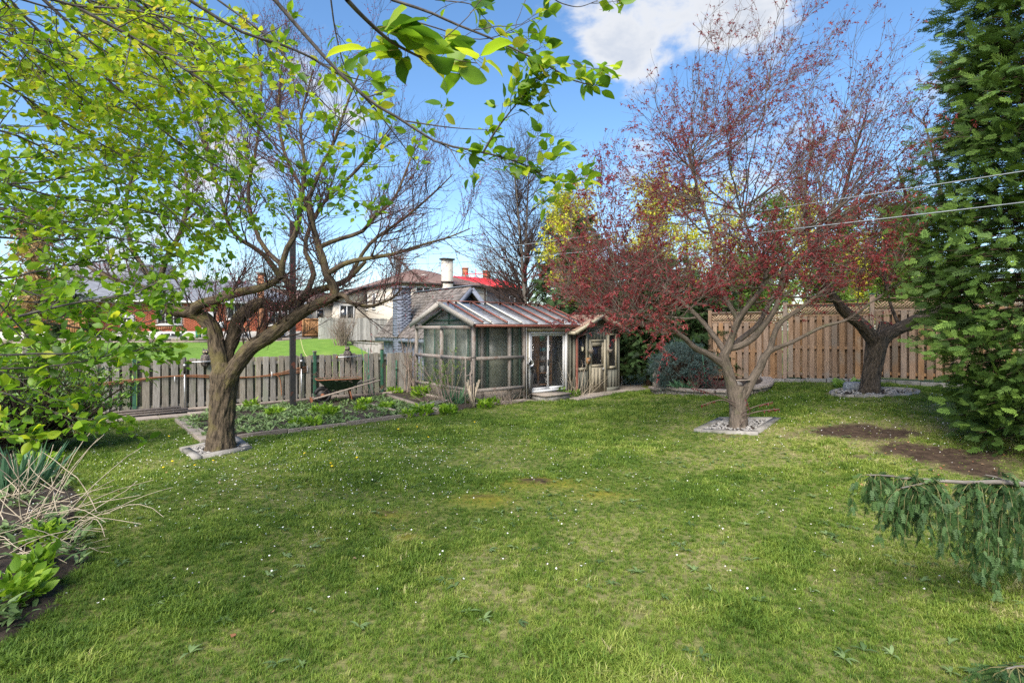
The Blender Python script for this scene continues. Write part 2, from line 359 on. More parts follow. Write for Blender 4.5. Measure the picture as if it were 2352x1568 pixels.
m_green = pm('green_painted_steel', (.02, .075, .045), (.05, .14, .085), 7, (2, 2, 1), .6, .15, .003, c3=(.12, .07, .04), s3=6, th3=.66)
m_greenframe = pm('dark_green_frame', (.015, .04, .03), (.04, .08, .06), 6, (3, 3, 1), .7, .2, .003)
m_black = pm('black_weathered_steel', (.012, .012, .013), (.04, .037, .035), 9, (2, 2, 1), .55, .2, .003, c3=(.10, .035, .02), s3=5, th3=.66, w3=.05, metal=.2, spec=.5)
m_rubber = pm('black_rubber', (.012, .012, .013), (.03, .03, .03), 20, (1, 1, 1), .6, .1, .002)
m_copper = pm('orange_brown_pipe', (.20, .075, .03), (.33, .14, .06), 8, (1, 1, 1), .5, .1, .002, spec=.5)
m_steel = pm('galvanised_steel', (.42, .43, .44), (.6, .6, .6), 12, (1, 1, 1), .35, .05, .002, metal=.7, spec=.5)
m_rust = pm('rust', (.16, .06, .03), (.30, .12, .06), 18, (1, 1, 1), .85, .3, .003)
m_barrow = pm('green_barrow_paint', (.012, .04, .02), (.03, .075, .04), 8, (1, 1, 1), .5, .15, .003, c3=(.10, .05, .025), s3=6, th3=.72)
m_concrete = pm('concrete', (.17, .16, .145), (.29, .275, .255), 12, (1, 1, 1), .9, .3, .004, coord='Position', rand=.1, c3=(.12, .115, .095), s3=3, th3=.58)
m_slab = pm('pinkish_concrete_slab', (.19, .16, .135), (.31, .265, .23), 14, (1, 1, 1), .9, .35, .004, rand=.12, c3=(.18, .17, .12), s3=3.5, th3=.6)
m_block = pm('retaining_block', (.16, .14, .115), (.30, .265, .23), 18, (1, 1, 1), .92, .8, .01, rand=.18)
m_cap = pm('wall_cap_block', (.20, .165, .14), (.32, .275, .24), 18, (1, 1, 1), .9, .4, .006, rand=.14)
m_pebble = pm('pebble_stone', (.17, .16, .15), (.34, .325, .305), 5, (1, 1, 1), .75, .1, .003, rand=.3)
m_boulder = pm('blue_grey_boulder', (.10, .115, .135), (.26, .28, .31), 6, (1, 1, 1), .8, .7, .02)
m_soil = pm('dark_soil', (.016, .012, .009), (.055, .040, .030), 22, (1, 1, 1), .97, .9, .03, coord='Position', detail=8)
m_timber = pm('old_timber', (.13, .10, .08), (.30, .255, .215), 5, (2, 2, 8), .9, .5, .006, rand=.2)
m_bark_plum = pm('plum_bark', (.022, .016, .011), (.13, .098, .064), 30, (1, 1, .22), .95, 1.0, .03, attr='buv', c3=(.115, .095, .040), s3=3.5, th3=.56, contrast=(.36, .66))
m_twig_plum = pm('plum_twig', (.032, .021, .019), (.075, .05, .042), 12, (1, 1, 1), .85, .2, .002)
m_bark_maple = pm('maple_bark', (.05, .04, .031), (.18, .145, .115), 26, (1, 1, .22), .9, .8, .012, attr='buv', c3=(.09, .085, .05), s3=4, th3=.62)
m_twig_maple = pm('maple_twig', (.075, .05, .042), (.155, .115, .095), 12, (1, 1, 1), .8, .2, .002)
m_bark_dark = pm('dark_bark', (.022, .018, .014), (.13, .10, .075), 24, (1, 1, .3), .95, 1.0, .025, attr='buv', contrast=(.36, .68))
m_bark_grey = pm('grey_bark', (.09, .08, .07), (.22, .195, .17), 18, (1, 1, .3), .9, .8, .015, attr='buv')
m_bark_cherry = pm('cherry_bark', (.035, .03, .028), (.105, .092, .085), 60, (1, 1, .6), .8, .5, .003, attr='buv', contrast=(.36, .66))
m_bark_cedar = pm('cedar_bark', (.035, .022, .015), (.11, .07, .048), 14, (1, 1, .15), .95, .9, .02, attr='buv')
m_bush_twig = pm('bush_twig', (.15, .115, .09), (.28, .22, .18), 10, (1, 1, 1), .9, .1, .002)
m_straw = pm('dry_stalk', (.26, .205, .14), (.50, .43, .33), 10, (1, 1, 1), .85, .1, .002)
m_shake = pm('cedar_shake', (.055, .045, .04), (.20, .17, .155), 7, (3, 14, 3), .9, .6, .006, rand=.45, hue=.3)
m_slate = pm('blue_grey_paint', (.115, .13, .17), (.18, .20, .255), 9, (1, 1, 1), .8, .3, .004, rand=.12)
m_shing_wall = pm('blue_grey_wall_shingle', (.09, .105, .135), (.17, .19, .235), 9, (4, 4, 1), .85, .4, .004, rand=.3)
m_stucco = pm('cream_stucco', (.42, .38, .32), (.50, .46, .395), 30, (1, 1, 1), .9, .25, .006, coord='Position')
m_browroof = pm('brown_roof_shingle', (.115, .07, .055), (.24, .155, .125), 2.2, (1, 1, 7), .9, .4, .02, coord='Position', detail=8)
m_shedroof = pm('shed_roof_shingle', (.16, .10, .07), (.30, .20, .15), 6, (2, 2, 2), .9, .4, .006, rand=.25)
m_darktrim = pm('dark_brown_trim', (.02, .016, .014), (.035, .03, .027), 6, (1, 1, 1), .5, .05, .002)
m_greyroof = pm('grey_roof_shingle', (.11, .115, .13), (.24, .25, .275), 2.0, (1, 1, 9), .9, .4, .02, coord='Position', detail=8)
m_brick = pm('red_brick', (.25, .062, .03), (.43, .125, .062), 3, (1, 1, 1), .9, .2, .004, attr='pk')
m_mortar = pm('brick_mortar', (.36, .29, .24), (.46, .38, .32), 20, (1, 1, 1), .95, .1, .003, coord='Position')
m_chimbrick = pm('orange_brick', (.24, .10, .05), (.38, .18, .10), 12, (1, 1, 3), .9, .2, .004)
m_found = pm('white_foundation', (.38, .36, .33), (.50, .48, .45), 7, (1, 1, 1), .9, .1, .004, coord='Position')
m_darkgrey = pm('charcoal_wall', (.055, .06, .07), (.085, .09, .10), 5, (1, 1, 1), .8, .1, .003)
m_redroof = pm('red_metal_roof', (.55, .025, .03), (.66, .05, .05), 2, (1, 1, 1), .4, .05, .003, spec=.5)
m_sidingw = pm('white_siding', (.5, .5, .5), (.62, .62, .61), 2, (1, 1, 9), .7, .1, .004)
m_brownwood = pm('stained_gate_wood', (.20, .095, .035), (.32, .165, .07), 4, (6, 6, .8), .7, .2, .004, rand=.12)
m_glassdark = pm('dark_window_glass', (.012, .014, .017), (.03, .034, .038), 2, (1, 1, 1), .06, 0, spec=.6)
m_wire = pm('power_cable', (.22, .24, .27), (.32, .34, .36), 3, (1, 1, 1), .6, 0)
m_yellowrope = pm('yellow_rope', (.45, .38, .16), (.6, .52, .26), 12, (1, 1, 1), .8, 0)
m_owl = pm('owl_plastic', (.02, .021, .024), (.20, .16, .13), 28, (1, 1, 1.6), .7, .4, .006, contrast=(.45, .62))
m_netwire = pm('green_grey_netting_wire', (.12, .15, .125), (.22, .25, .215), 9, (1, 1, 1), .7, 0)
m_pane = glassm('dirty_greenhouse_panel', (.17, .175, .14), (.72, .95), .35, (.095, .105, .085), 2.2)
m_roofpane = glassm('dirty_roof_glass', (.22, .225, .235), (.5, .92), .16, (.42, .425, .44), 3.5)
m_gablepane = glassm('gable_glass', (.12, .14, .13), (.2, .55), .1, (.2, .22, .2), 2.5)
m_doorglass = glassm('patio_glass', (.05, .055, .06), (.10, .28), .05)
m_darkglass = glassm('shed_window_glass', (.02, .02, .025), (.35, .6), .06)
m_leaf_cherry = leafm('cherry_leaf', [(.05, .115, .012), (.11, .225, .016), (.22, .35, .02), (.40, .47, .03), (.44, .38, .05)], .50, .42, 'attr', (0, .3, .62, .9, 1))
m_leaf_cherry1 = leafm('cherry_leaf_single', [(.05, .115, .012), (.11, .225, .016), (.22, .35, .02), (.40, .47, .03), (.44, .38, .05)], .50, .42, 'obj', (0, .3, .62, .9, 1))
m_bud = leafm('plum_bud', [(.16, .018, .03), (.34, .05, .07), (.55, .25, .28)], .3, .6, 'attr', (0, .7, 1))
m_leaf_red = leafm('maple_red_leaf', [(.08, .011, .014), (.17, .024, .030), (.28, .05, .05), (.27, .10, .065)], .38, .5, 'attr', (0, .4, .85, 1))
m_leaf_yel = leafm('yellow_green_blossom', [(.26, .30, .02), (.46, .46, .03), (.6, .58, .06)], .35, .7, 'attr')
m_leaf_green = leafm('fresh_green_leaf', [(.03, .075, .012), (.08, .16, .02), (.18, .27, .03)], .35, .6, 'attr')
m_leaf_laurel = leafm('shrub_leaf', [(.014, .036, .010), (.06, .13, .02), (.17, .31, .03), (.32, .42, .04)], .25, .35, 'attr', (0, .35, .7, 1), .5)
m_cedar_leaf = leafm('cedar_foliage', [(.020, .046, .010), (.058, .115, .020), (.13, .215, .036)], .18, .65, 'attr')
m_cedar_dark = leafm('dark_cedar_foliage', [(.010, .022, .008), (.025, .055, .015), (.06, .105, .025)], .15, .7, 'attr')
m_weep = leafm('weeping_cypress_foliage', [(.014, .038, .012), (.04, .088, .024), (.095, .165, .05)], .18, .6, 'attr')
m_spruce = leafm('blue_spruce_needles', [(.014, .030, .026), (.05, .085, .078), (.12, .18, .165)], .08, .7, 'attr')
m_brownleaf = leafm('tan_foliage', [(.16, .09, .04), (.32, .20, .09), (.42, .29, .15)], .3, .8, 'attr')
m_weed = leafm('garden_weed_leaf', [(.06, .11, .035), (.13, .20, .07), (.24, .32, .14)], .25, .6, 'attr')
m_clump = leafm('bright_clump_leaf', [(.06, .13, .012), (.16, .29, .02), (.30, .42, .035)], .35, .5, 'attr')
m_iris = leafm('iris_leaf', [(.03, .085, .045), (.07, .16, .09), (.14, .25, .13)], .3, .5, 'attr')
m_hosta = leafm('hosta_leaf', [(.09, .20, .03), (.17, .31, .05), (.32, .44, .14)], .3, .4, 'attr')
m_petal = leafm('white_petal', [(.62, .62, .58), (.78, .78, .75), (.8, .72, .72)], .2, .7, 'attr')
m_dandelion = pm('dandelion_yellow', (.6, .42, .01), (.72, .55, .02), 30, (1, 1, 1), .8, .3, .003)
m_grass = leafm('grass_blade', [(.065, .125, .016), (.115, .19, .024), (.185, .26, .038), (.28, .325, .07), (.42, .385, .19)], .30, .6, 'inst', (0, .3, .55, .78, 1), .25)
m_litter = leafm('fallen_leaf', [(.14, .06, .03), (.26, .12, .06), (.36, .26, .15)], .1, .9, 'attr')

# ---------------------------------------------------------------- ground
FO, FD, FN = np.array((-6.02, 16.05)), np.array((.755, .656)), np.array((-.656, .755))     # back fence: origin, direction, outward normal
A0, U, V_ = np.array((-1.07, 15.17)), np.array((.7986, .6018)), np.array((-.6018, .7986))  # greenhouse corner and axes
def GH(a, b, z): q = A0 + a * U + b * V_; return np.array((q[0], q[1], z))
def fence_d(x, y): return (np.asarray(x) - FO[0]) * FN[0] + (np.asarray(y) - FO[1]) * FN[1]
MOSS = [(G(1240, 1105, .03), .62, .34), (G(1110, 1150, .02), .4, .25), (G(880, 1192, 0), .32, .2), (G(930, 1242, 0), .22, .12), (G(1390, 1135, .03), .35, .2)]
def zg(x, y):
    x = np.asarray(x, float); y = np.asarray(y, float)
    z = .62 * sstep(1.5, 10.0, x) * sstep(3.0, 14.0, y)
    near = sstep(24, 18, np.hypot(x, y))
    z = z + near * ((fbm(x, y, 2.2, 3, 3) - .5) * .09 + (fbm(x, y, .5, 2, 5) - .5) * .022)
    for c, rx, ry in MOSS: z = z + .05 * np.exp(-(((x - c[0]) / rx) ** 2 + ((y - c[1]) / ry) ** 2))
    flat = sstep(1.2, .2, np.abs((x - (A0[0] + 2.4)) * V_[0] + (y - (A0[1] + 1.8)) * V_[1]) - 1.6) * (x > -2.5) * (x < 6)
    z = z * (1 - .6 * flat)
    z = np.where((fence_d(x, y) > .25) & (x < -2.4), -.12, z)
    return z
LEFT_BED = [tuple(G(px, py)[:2]) for px, py in ((60, 1010), (100, 1045), (150, 1090), (178, 1140), (170, 1200), (190, 1250), (200, 1300), (130, 1345), (110, 1400), (55, 1440), (0, 1475), (-120, 1500))] + [(-4.6, 3.2), (-9.5, 6.0), (-12.5, 9.5), (-10.2, 11.0)]
BED = [tuple(G(px, py)[:2]) for px, py in ((474, 1022), (537, 1010), (660, 995), (796, 978.6), (925, 961), (1014, 950), (1060, 941), (1090, 936), (1140, 931), (1205, 923))] + \
      [tuple(GH(1.75, .05, 0)[:2]), tuple(GH(-.02, -.02, 0)[:2]), tuple(GH(-.03, 3.4, 0)[:2])] + [tuple(FO + FD * t - FN * .1) for t in (3.4, 1.0, -1.0, -2.4)] + [tuple(G(414, 970)[:2])]
PATH = [tuple(FO + FD * t - FN * .08) for t in (-9, -2.2)] + [tuple(FO + FD * t - FN * .98) for t in (-2.2, -9)]
MAPLE_SQ = [(3.68, 10.73), (4.55, 10.22), (5.44, 11.2), (4.5, 11.66)]
PLUM_SQ = [tuple(G(*q)[:2]) for q in ((424, 1035), (452, 1054), (568, 1033), (540, 1014))]
WALL_ARC = [(4.55, 17.6), (4.62, 16.6), (4.95, 15.6), (5.5, 14.85), (6.2, 14.62), (6.9, 14.9), (7.35, 15.6), (7.6, 16.35)]
KERB = [(7.6, 16.35), (9.4, 15.2), (11.2, 14.05), (13.2, 12.75)]
R0, RD = np.array((9.1, 16.2)), np.array((.834, -.552))                                    # right fence
RN = np.array((.552, .834))
RIGHT_BED = WALL_ARC + KERB[1:] + [tuple(R0 + RD * t) for t in (5.6, -3.5)] + [(5.5, 18.6)]
SHED_PAD = [tuple(GH(a, b, 0)[:2]) for a, b in ((1.75, -.05), (1.9, -.75), (3.4, -.8), (6.6, -.75), (7.6, .5), (6, 3), (1.8, 3))]
TREE_R = G(1998, 905, .55)
def soil_f(x, y):
    n = fbm(x, y, .75, 5, 2)
    b = .95 * np.exp(-(((x - 6.3) / 1.5) ** 2 + ((y - 9.8) / .75) ** 2)) + .95 * np.exp(-(((x - 6.5) / 1.5) ** 2 + ((y - 8.5) / .5) ** 2)) + .75 * np.exp(-(((x - 6.8) / 1.1) ** 2 + ((y - 7.5) / .5) ** 2)) + .35 * np.exp(-(((x - 5.2) / .8) ** 2 + ((y - 8.2) / .4) ** 2))
    for c, rx, ry in MOSS: b = b + .62 * np.exp(-(((x - c[0]) / (rx * .6)) ** 2 + ((y - c[1] - .05) / (ry * .5)) ** 2))
    b = b + .4 * np.exp(-((np.minimum(0, 0) + (x + .93 * y - .2) / .8) ** 2)) * (y < 7)
    return np.clip((b + (n - .5) * 1.5 - .42) * 2.6, 0, 1)
def moss_f(x, y):
    b = 0
    for c, rx, ry in MOSS: b = b + np.exp(-(((x - c[0]) / rx) ** 2 + ((y - c[1]) / ry) ** 2))
    return np.clip(b * (.55 + fbm(x, y, .3, 3, 8)), 0, 1)
def dry_f(x, y):
    n = fbm(x, y, 1.1, 4, 4); n2 = fbm(x, y, .28, 3, 6)
    g = .20 + .30 * sstep(1.5, 6.5, x) * sstep(11.5, 9, y) + .26 * sstep(8, 3.5, y) * sstep(-3, 1, x) + .34 * np.exp(-(((x - 7.5) / 3.2) ** 2 + ((y - 10.6) / 2.2) ** 2)) + .1 * sstep(12, 16, y) * sstep(1, 4, x)
    return np.clip(g + (n - .5) * .85 + (n2 - .5) * .75, 0, 1)
def build_ground():
    xs = np.concatenate([[-700, -300, -120, -60, -35, -24, -17], np.arange(-13, 15.01, .14), [18, 25, 40, 70, 140, 320, 700]])
    ys = np.concatenate([[-60, -20, -6, -1], np.arange(1.5, 20, .14), [21, 24, 30, 40, 60, 100, 200, 400, 900]])
    X, Y = np.meshgrid(xs, ys); Z = zg(X, Y); nx, ny = len(xs), len(ys)
    i = np.arange(ny - 1)[:, None] * nx + np.arange(nx - 1)[None]
    Q = np.stack([i, i + 1, i + nx + 1, i + nx], -1).reshape(-1, 4)
    near = sstep(30, 20, np.hypot(X, Y))
    me = build_mesh('ground', np.stack([X, Y, Z], -1).reshape(-1, 3), Q, None,
                    {'soil': (soil_f(X, Y) * near).ravel(), 'dry': dry_f(X, Y).ravel(), 'moss': (moss_f(X, Y) * near).ravel()}, True)
    m, nt, b, out = base_nodes('lawn_ground'); L = nt.links.new
    geo = nd(nt, 'ShaderNodeNewGeometry')
    n = nd(nt, 'ShaderNodeTexNoise'); n.inputs['Scale'].default_value = 9; n.inputs['Detail'].default_value = 9; n.inputs['Roughness'].default_value = .72; L(geo.outputs['Position'], n.inputs['Vector'])
    def at(nm): return nd(nt, 'ShaderNodeAttribute', attribute_name=nm).outputs['Fac']
    def mix(f, a, c):
        x = nd(nt, 'ShaderNodeMix', data_type='RGBA'); L(f, x.inputs[0])
        if isinstance(a, tuple): x.inputs[6].default_value = (*a, 1)
        else: L(a, x.inputs[6])
        if isinstance(c, tuple): x.inputs[7].default_value = (*c, 1)
        else: L(c, x.inputs[7])
        return x.outputs[2]
    mr = nd(nt, 'ShaderNodeMapRange'); L(n.outputs['Fac'], mr.inputs[0]); mr.inputs[1].default_value = .35; mr.inputs[2].default_value = .68
    g = mix(mr.outputs[0], (.06, .085, .018), (.14, .165, .04)); d = mix(mr.outputs[0], (.13, .115, .05), (.33, .29, .15))
    s = mix(mr.outputs[0], (.020, .014, .010), (.085, .058, .040)); mo = mix(mr.outputs[0], (.10, .10, .015), (.26, .24, .03))
    c = mix(at('dry'), g, d); c = mix(at('moss'), c, mo); c = mix(at('soil'), c, s)
    L(c, b.inputs['Base Color']); b.inputs['Roughness'].default_value = .95; b.inputs['Specular IOR Level'].default_value = .1
    bp = nd(nt, 'ShaderNodeBump'); bp.inputs['Strength'].default_value = .8; bp.inputs['Distance'].default_value = .03; L(n.outputs['Fac'], bp.inputs['Height']); L(bp.outputs[0], b.inputs['Normal'])
    put('ground', me, m, kind='structure')
build_ground()
def poly_sheet(name, poly, dz, mat, step=.12, bump=.03, zf=zg, kind='structure'):
    # a soil sheet a little above the ground, its edge following the polygon
    p = np.array(poly); lo = p.min(0); hi = p.max(0)
    xs = np.arange(lo[0], hi[0] + step, step); ys = np.arange(lo[1], hi[1] + step, step); X, Y = np.meshgrid(xs, ys)
    inside = inpoly(X, Y, poly); Z = zf(X, Y) + dz + (fbm(X, Y, .35, 3, 11) - .5) * bump * 2
    nx = len(xs); i = (np.arange(len(ys) - 1)[:, None] * nx + np.arange(nx - 1)[None])
    ok = inside[:-1, :-1] | inside[1:, :-1] | inside[:-1, 1:] | inside[1:, 1:]
    i = i[ok]; Q = np.stack([i, i + 1, i + nx + 1, i + nx], -1)
    edge = ~inside; Z = np.where(edge, zf(X, Y) - .01, Z)
    used = np.unique(Q); mp = np.zeros(X.size, int); mp[used] = np.arange(len(used))
    return put(name, build_mesh(name, np.stack([X, Y, Z], -1).reshape(-1, 3)[used], mp[Q], None, None, True), mat, kind=kind)
poly_sheet('garden_soil', BED, .045, m_soil, .1, .04)
poly_sheet('border_soil', LEFT_BED, .03, m_soil, .1, .05)
poly_sheet('fence_bed_soil', RIGHT_BED, .035, m_soil, .12, .05)
poly_sheet('fence_path_soil', PATH, .02, m_soil, .12, .02)
poly_sheet('shed_pad', SHED_PAD, .015, pm('trodden_earth', (.10, .085, .07), (.24, .21, .18), 9, (1, 1, 1), .95, .6, .02, coord='Position'), .12, .015)

# lawn blades: tufts set over the lawn, thinner on bare soil
def grass_tuft(g, n, h, wd, lean):
    a = Acc()
    for k in range(n):
        th = g.uniform(0, 2 * np.pi); r = g.uniform(0, .05); p = np.array((np.cos(th) * r, np.sin(th) * r, -.008))
        ph = g.uniform(0, 2 * np.pi); d = np.array((np.cos(ph), np.sin(ph), 0)); s = np.array((-d[1], d[0], 0)) * wd * g.uniform(.7, 1.3) / 2
        hh = h * g.uniform(.45, 1.15); le = lean * g.uniform(.3, 1.5)
        m = p + d * le * hh * .35 + np.array((0, 0, hh * .6)); t = p + d * le * hh + np.array((0, 0, hh * (1 - .25 * min(le, 1.5))))
        a.add([p - s, p + s, m + s * .85, m - s * .85, t], [(0, 1, 2, 3)], [(3, 2, 4)])
    return a
def instancer(name, pts, rot, scl, idx, tint, coll, kind='stuff'):
    me = bpy.data.meshes.new(name); me.vertices.add(len(pts)); me.vertices.foreach_set('co', np.asarray(pts, np.float32).ravel())
    at = me.attributes.new('rot', 'FLOAT_VECTOR', 'POINT'); at.data.foreach_set('vector', np.asarray(rot, np.float32).ravel())
    at = me.attributes.new('scl', 'FLOAT', 'POINT'); at.data.foreach_set('value', np.asarray(scl, np.float32))
    at = me.attributes.new('tint', 'FLOAT', 'POINT'); at.data.foreach_set('value', np.asarray(tint, np.float32))
    at = me.attributes.new('vid', 'INT', 'POINT'); at.data.foreach_set('value', np.asarray(idx, np.int32))
    o = put(name, me, None, kind=kind)
    ng = bpy.data.node_groups.new(name + '_nodes', 'GeometryNodeTree')
    ng.interface.new_socket('Geometry', in_out='INPUT', socket_type='NodeSocketGeometry'); ng.interface.new_socket('Geometry', in_out='OUTPUT', socket_type='NodeSocketGeometry')
    gi = ng.nodes.new('NodeGroupInput'); go = ng.nodes.new('NodeGroupOutput'); ip = ng.nodes.new('GeometryNodeInstanceOnPoints'); ci = ng.nodes.new('GeometryNodeCollectionInfo')
    ci.inputs['Collection'].default_value = coll; ci.inputs['Separate Children'].default_value = True; ci.inputs['Reset Children'].default_value = True
    def na(nm, ty):
        n = ng.nodes.new('GeometryNodeInputNamedAttribute'); n.data_type = ty; n.inputs['Name'].default_value = nm; return [s for s in n.outputs if s.enabled and s.name == 'Attribute'][0]
    ip.inputs['Pick Instance'].default_value = True
    L = ng.links.new
    L(gi.outputs[0], ip.inputs['Points']); L(ci.outputs[0], ip.inputs['Instance']); L(na('vid', 'INT'), ip.inputs['Instance Index']); L(na('rot', 'FLOAT_VECTOR'), ip.inputs['Rotation']); L(na('scl', 'FLOAT'), ip.inputs['Scale'])
    L(ip.outputs[0], go.inputs[0])
    md = o.modifiers.new('scatter', 'NODES'); md.node_group = ng
    return o
def build_grass():
    g = np.random.default_rng(21)
    col = bpy.data.collections.new('grass_tufts')
    for k in range(8):
        me = grass_tuft(g, 16, (.05, .06, .045, .07)[k % 4], .0052, (.7, 1.0, 1.6, .8)[k % 4]).mesh('tuft'); me.materials.append(m_grass)
        o = bpy.data.objects.new('tuft_%d' % k, me); col.objects.link(o)
    X = []; Y = []
    for y0, y1, dn in ((2.7, 4.2, 1250), (4.2, 6, 950), (6, 8, 700), (8, 11, 480), (11, 14, 330), (14, 19.5, 240)):
        w = 1.02 * y1 + .4; n = int(2 * w * (y1 - y0) * dn); X.append(g.uniform(-w, w, n)); Y.append(g.uniform(y0, y1, n))
    X = np.concatenate(X); Y = np.concatenate(Y)
    keep = np.ones(len(X), bool)
    for poly in (LEFT_BED, BED, PATH, MAPLE_SQ, PLUM_SQ, RIGHT_BED, SHED_PAD): keep &= ~inpoly(X, Y, poly)
    keep &= (np.hypot((X - TREE_R[0]) / 1.05, (Y - TREE_R[1]) / .62) > 1) & (fence_d(X, Y) < -.2)
    keep &= (X - R0[0]) * RN[0] + (Y - R0[1]) * RN[1] < -.6
    patch = inpoly(X, Y, [tuple(G(*q)[:2]) for q in ((880, 913), (940, 905), (1030, 923), (956, 937))])
    keep |= patch
    sl = soil_f(X, Y); ms = moss_f(X, Y); dr = dry_f(X, Y)
    keep &= (g.random(len(X)) > sl * .93) & (g.random(len(X)) > ms * .55) & (g.random(len(X)) > (dr - .6) * .4)
    X, Y, dr, sl, ms = X[keep], Y[keep], dr[keep], sl[keep], ms[keep]; n = len(X)
    lush = fbm(X, Y, .9, 3, 14)
    tint = np.clip(.13 + .66 * dr + (fbm(X, Y, .22, 2, 15) - .5) * .4 + g.normal(size=n) * .18 + .08 * sstep(.5, .8, lush), 0, 1)
    tint = np.clip(tint + .25 * ms, 0, 1)
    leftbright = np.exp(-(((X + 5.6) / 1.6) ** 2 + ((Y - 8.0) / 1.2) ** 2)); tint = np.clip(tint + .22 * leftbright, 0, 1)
    s = (.62 + .75 * sstep(.35, .75, lush)) * g.uniform(.75, 1.25, n) * (1 - .45 * sl) * (1 - .5 * ms) * (1 - .2 * dr) * (1 + .25 * sstep(8, 15, Y))
    rot = np.stack([g.normal(size=n) * .12, g.normal(size=n) * .12, g.uniform(0, 6.28, n)], 1)
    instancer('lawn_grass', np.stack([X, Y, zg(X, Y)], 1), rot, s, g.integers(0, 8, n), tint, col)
    # fallen white petals, thickest round the plum tree
    N = 26000; px = g.uniform(-9, 10, N); py = g.uniform(4, 16.5, N)
    pr = .95 * np.exp(-(((px + 3.8) / 3.4) ** 2 + ((py - 8.6) / 2.4) ** 2)) + .05 + .35 * np.exp(-(((px - 8) / 2.6) ** 2 + ((py - 10.5) / 2.2) ** 2)); pr = pr * (.3 + 1.2 * fbm(px, py, .8, 3, 17))
    k = g.random(N) < pr
    for poly in (PATH, MAPLE_SQ, PLUM_SQ): k &= ~inpoly(px, py, poly)
    k &= fence_d(px, py) < -.3
    px, py = px[k], py[k]; n = len(px); pos = np.stack([px, py, zg(px, py) + g.uniform(.03, .065, n)], 1)
    tpl = ([(-.5, 0, .1), (0, -.4, 0), (.5, 0, .12), (0, .4, 0)], [(0, 1, 2, 3)], None)
    a = nrmz(g.normal(size=(n, 3)) * (1, 1, .3)); z = nrmz(g.normal(size=(n, 3)) * .5 + (0, -.25, 1))
    V, q, t = scatter(tpl, pos, a, z, g.uniform(.010, .024, n)); put('fallen_petals', Acc().add(V, q, t, rnd=np.repeat(g.random(n), 4)), m_petal, kind='stuff')
    # brown leaf litter on the bare soil by the big cedar, and a few leaves over the lawn
    N = 2600; px = g.uniform(-6, 9, N); py = g.uniform(3.2, 12, N); k = g.random(N) < (.02 + .95 * np.exp(-(((px - 6.6) / 1.7) ** 2 + ((py - 7.6) / 1.0) ** 2)))
    px, py = px[k], py[k]; n = len(px); pos = np.stack([px, py, zg(px, py) + g.uniform(.012, .04, n)], 1)
    a = nrmz(g.normal(size=(n, 3)) * (1, 1, .3)); z = nrmz(g.normal(size=(n, 3)) * .5 + (0, 0, 1))
    V, q, t = scatter(tpl, pos, a, z, g.uniform(.02, .05, n)); put('leaf_litter', Acc().add(V, q, t, rnd=np.repeat(g.random(n), 4)), m_litter, kind='stuff')
    # lawn weeds: flat rosettes of broad leaves
    N = 420; px = g.uniform(-5, 6.5, N); py = g.uniform(3.1, 11, N); k = np.ones(N, bool)
    for poly in (LEFT_BED, BED, MAPLE_SQ, PLUM_SQ): k &= ~inpoly(px, py, poly)
    px, py = px[k], py[k]; acc = Acc()
    for x, y in zip(px, py):
        m = g.integers(4, 9); th = g.uniform(0, 6.28, m); X_ = np.stack([np.cos(th), np.sin(th), g.uniform(.15, .5, m)], 1)
        V, q, t = scatter(LEAF_LONG, np.tile((x, y, float(zg(x, y)) + .012), (m, 1)), X_, np.tile((0, 0, 1.), (m, 1)), g.uniform(.04, .10, m)); acc.add(V, q, t, rnd=np.full(len(V), g.random() * .8))
    put('lawn_weeds', acc, m_weed, kind='stuff')
def leaf_tpl(wd=.3, fold=.06, droop=.10, tip=1.0):
    V = [(0, 0, 0), (.2, 0, .03), (.5, 0, .03), (.8, 0, -droop * .4), (tip, 0, -droop),
         (.2, wd * .7, .03 + fold), (.5, wd, .03 + fold * 1.2), (.8, wd * .55, -droop * .4 + fold * .6), (.2, -wd * .7, .03 + fold), (.5, -wd, .03 + fold * 1.2), (.8, -wd * .55, -droop * .4 + fold * .6)]
    return (V, [(1, 2, 6, 5), (2, 3, 7, 6), (1, 8, 9, 2), (2, 9, 10, 3)], [(0, 1, 5), (0, 8, 1), (3, 4, 7), (3, 10, 4)])
LEAF = leaf_tpl(); LEAF_LONG = leaf_tpl(.13, .03, .2); LEAF_SIMPLE = ([(0, 0, 0), (.45, .26, .05), (1, 0, -.06), (.45, -.26, .05)], None, [(0, 1, 2), (0, 2, 3)])
LEAF_NARROW = ([(0, 0, 0), (.4, .17, .03), (1, 0, -.1), (.4, -.17, .03)], None, [(0, 1, 2), (0, 2, 3)])
build_grass()

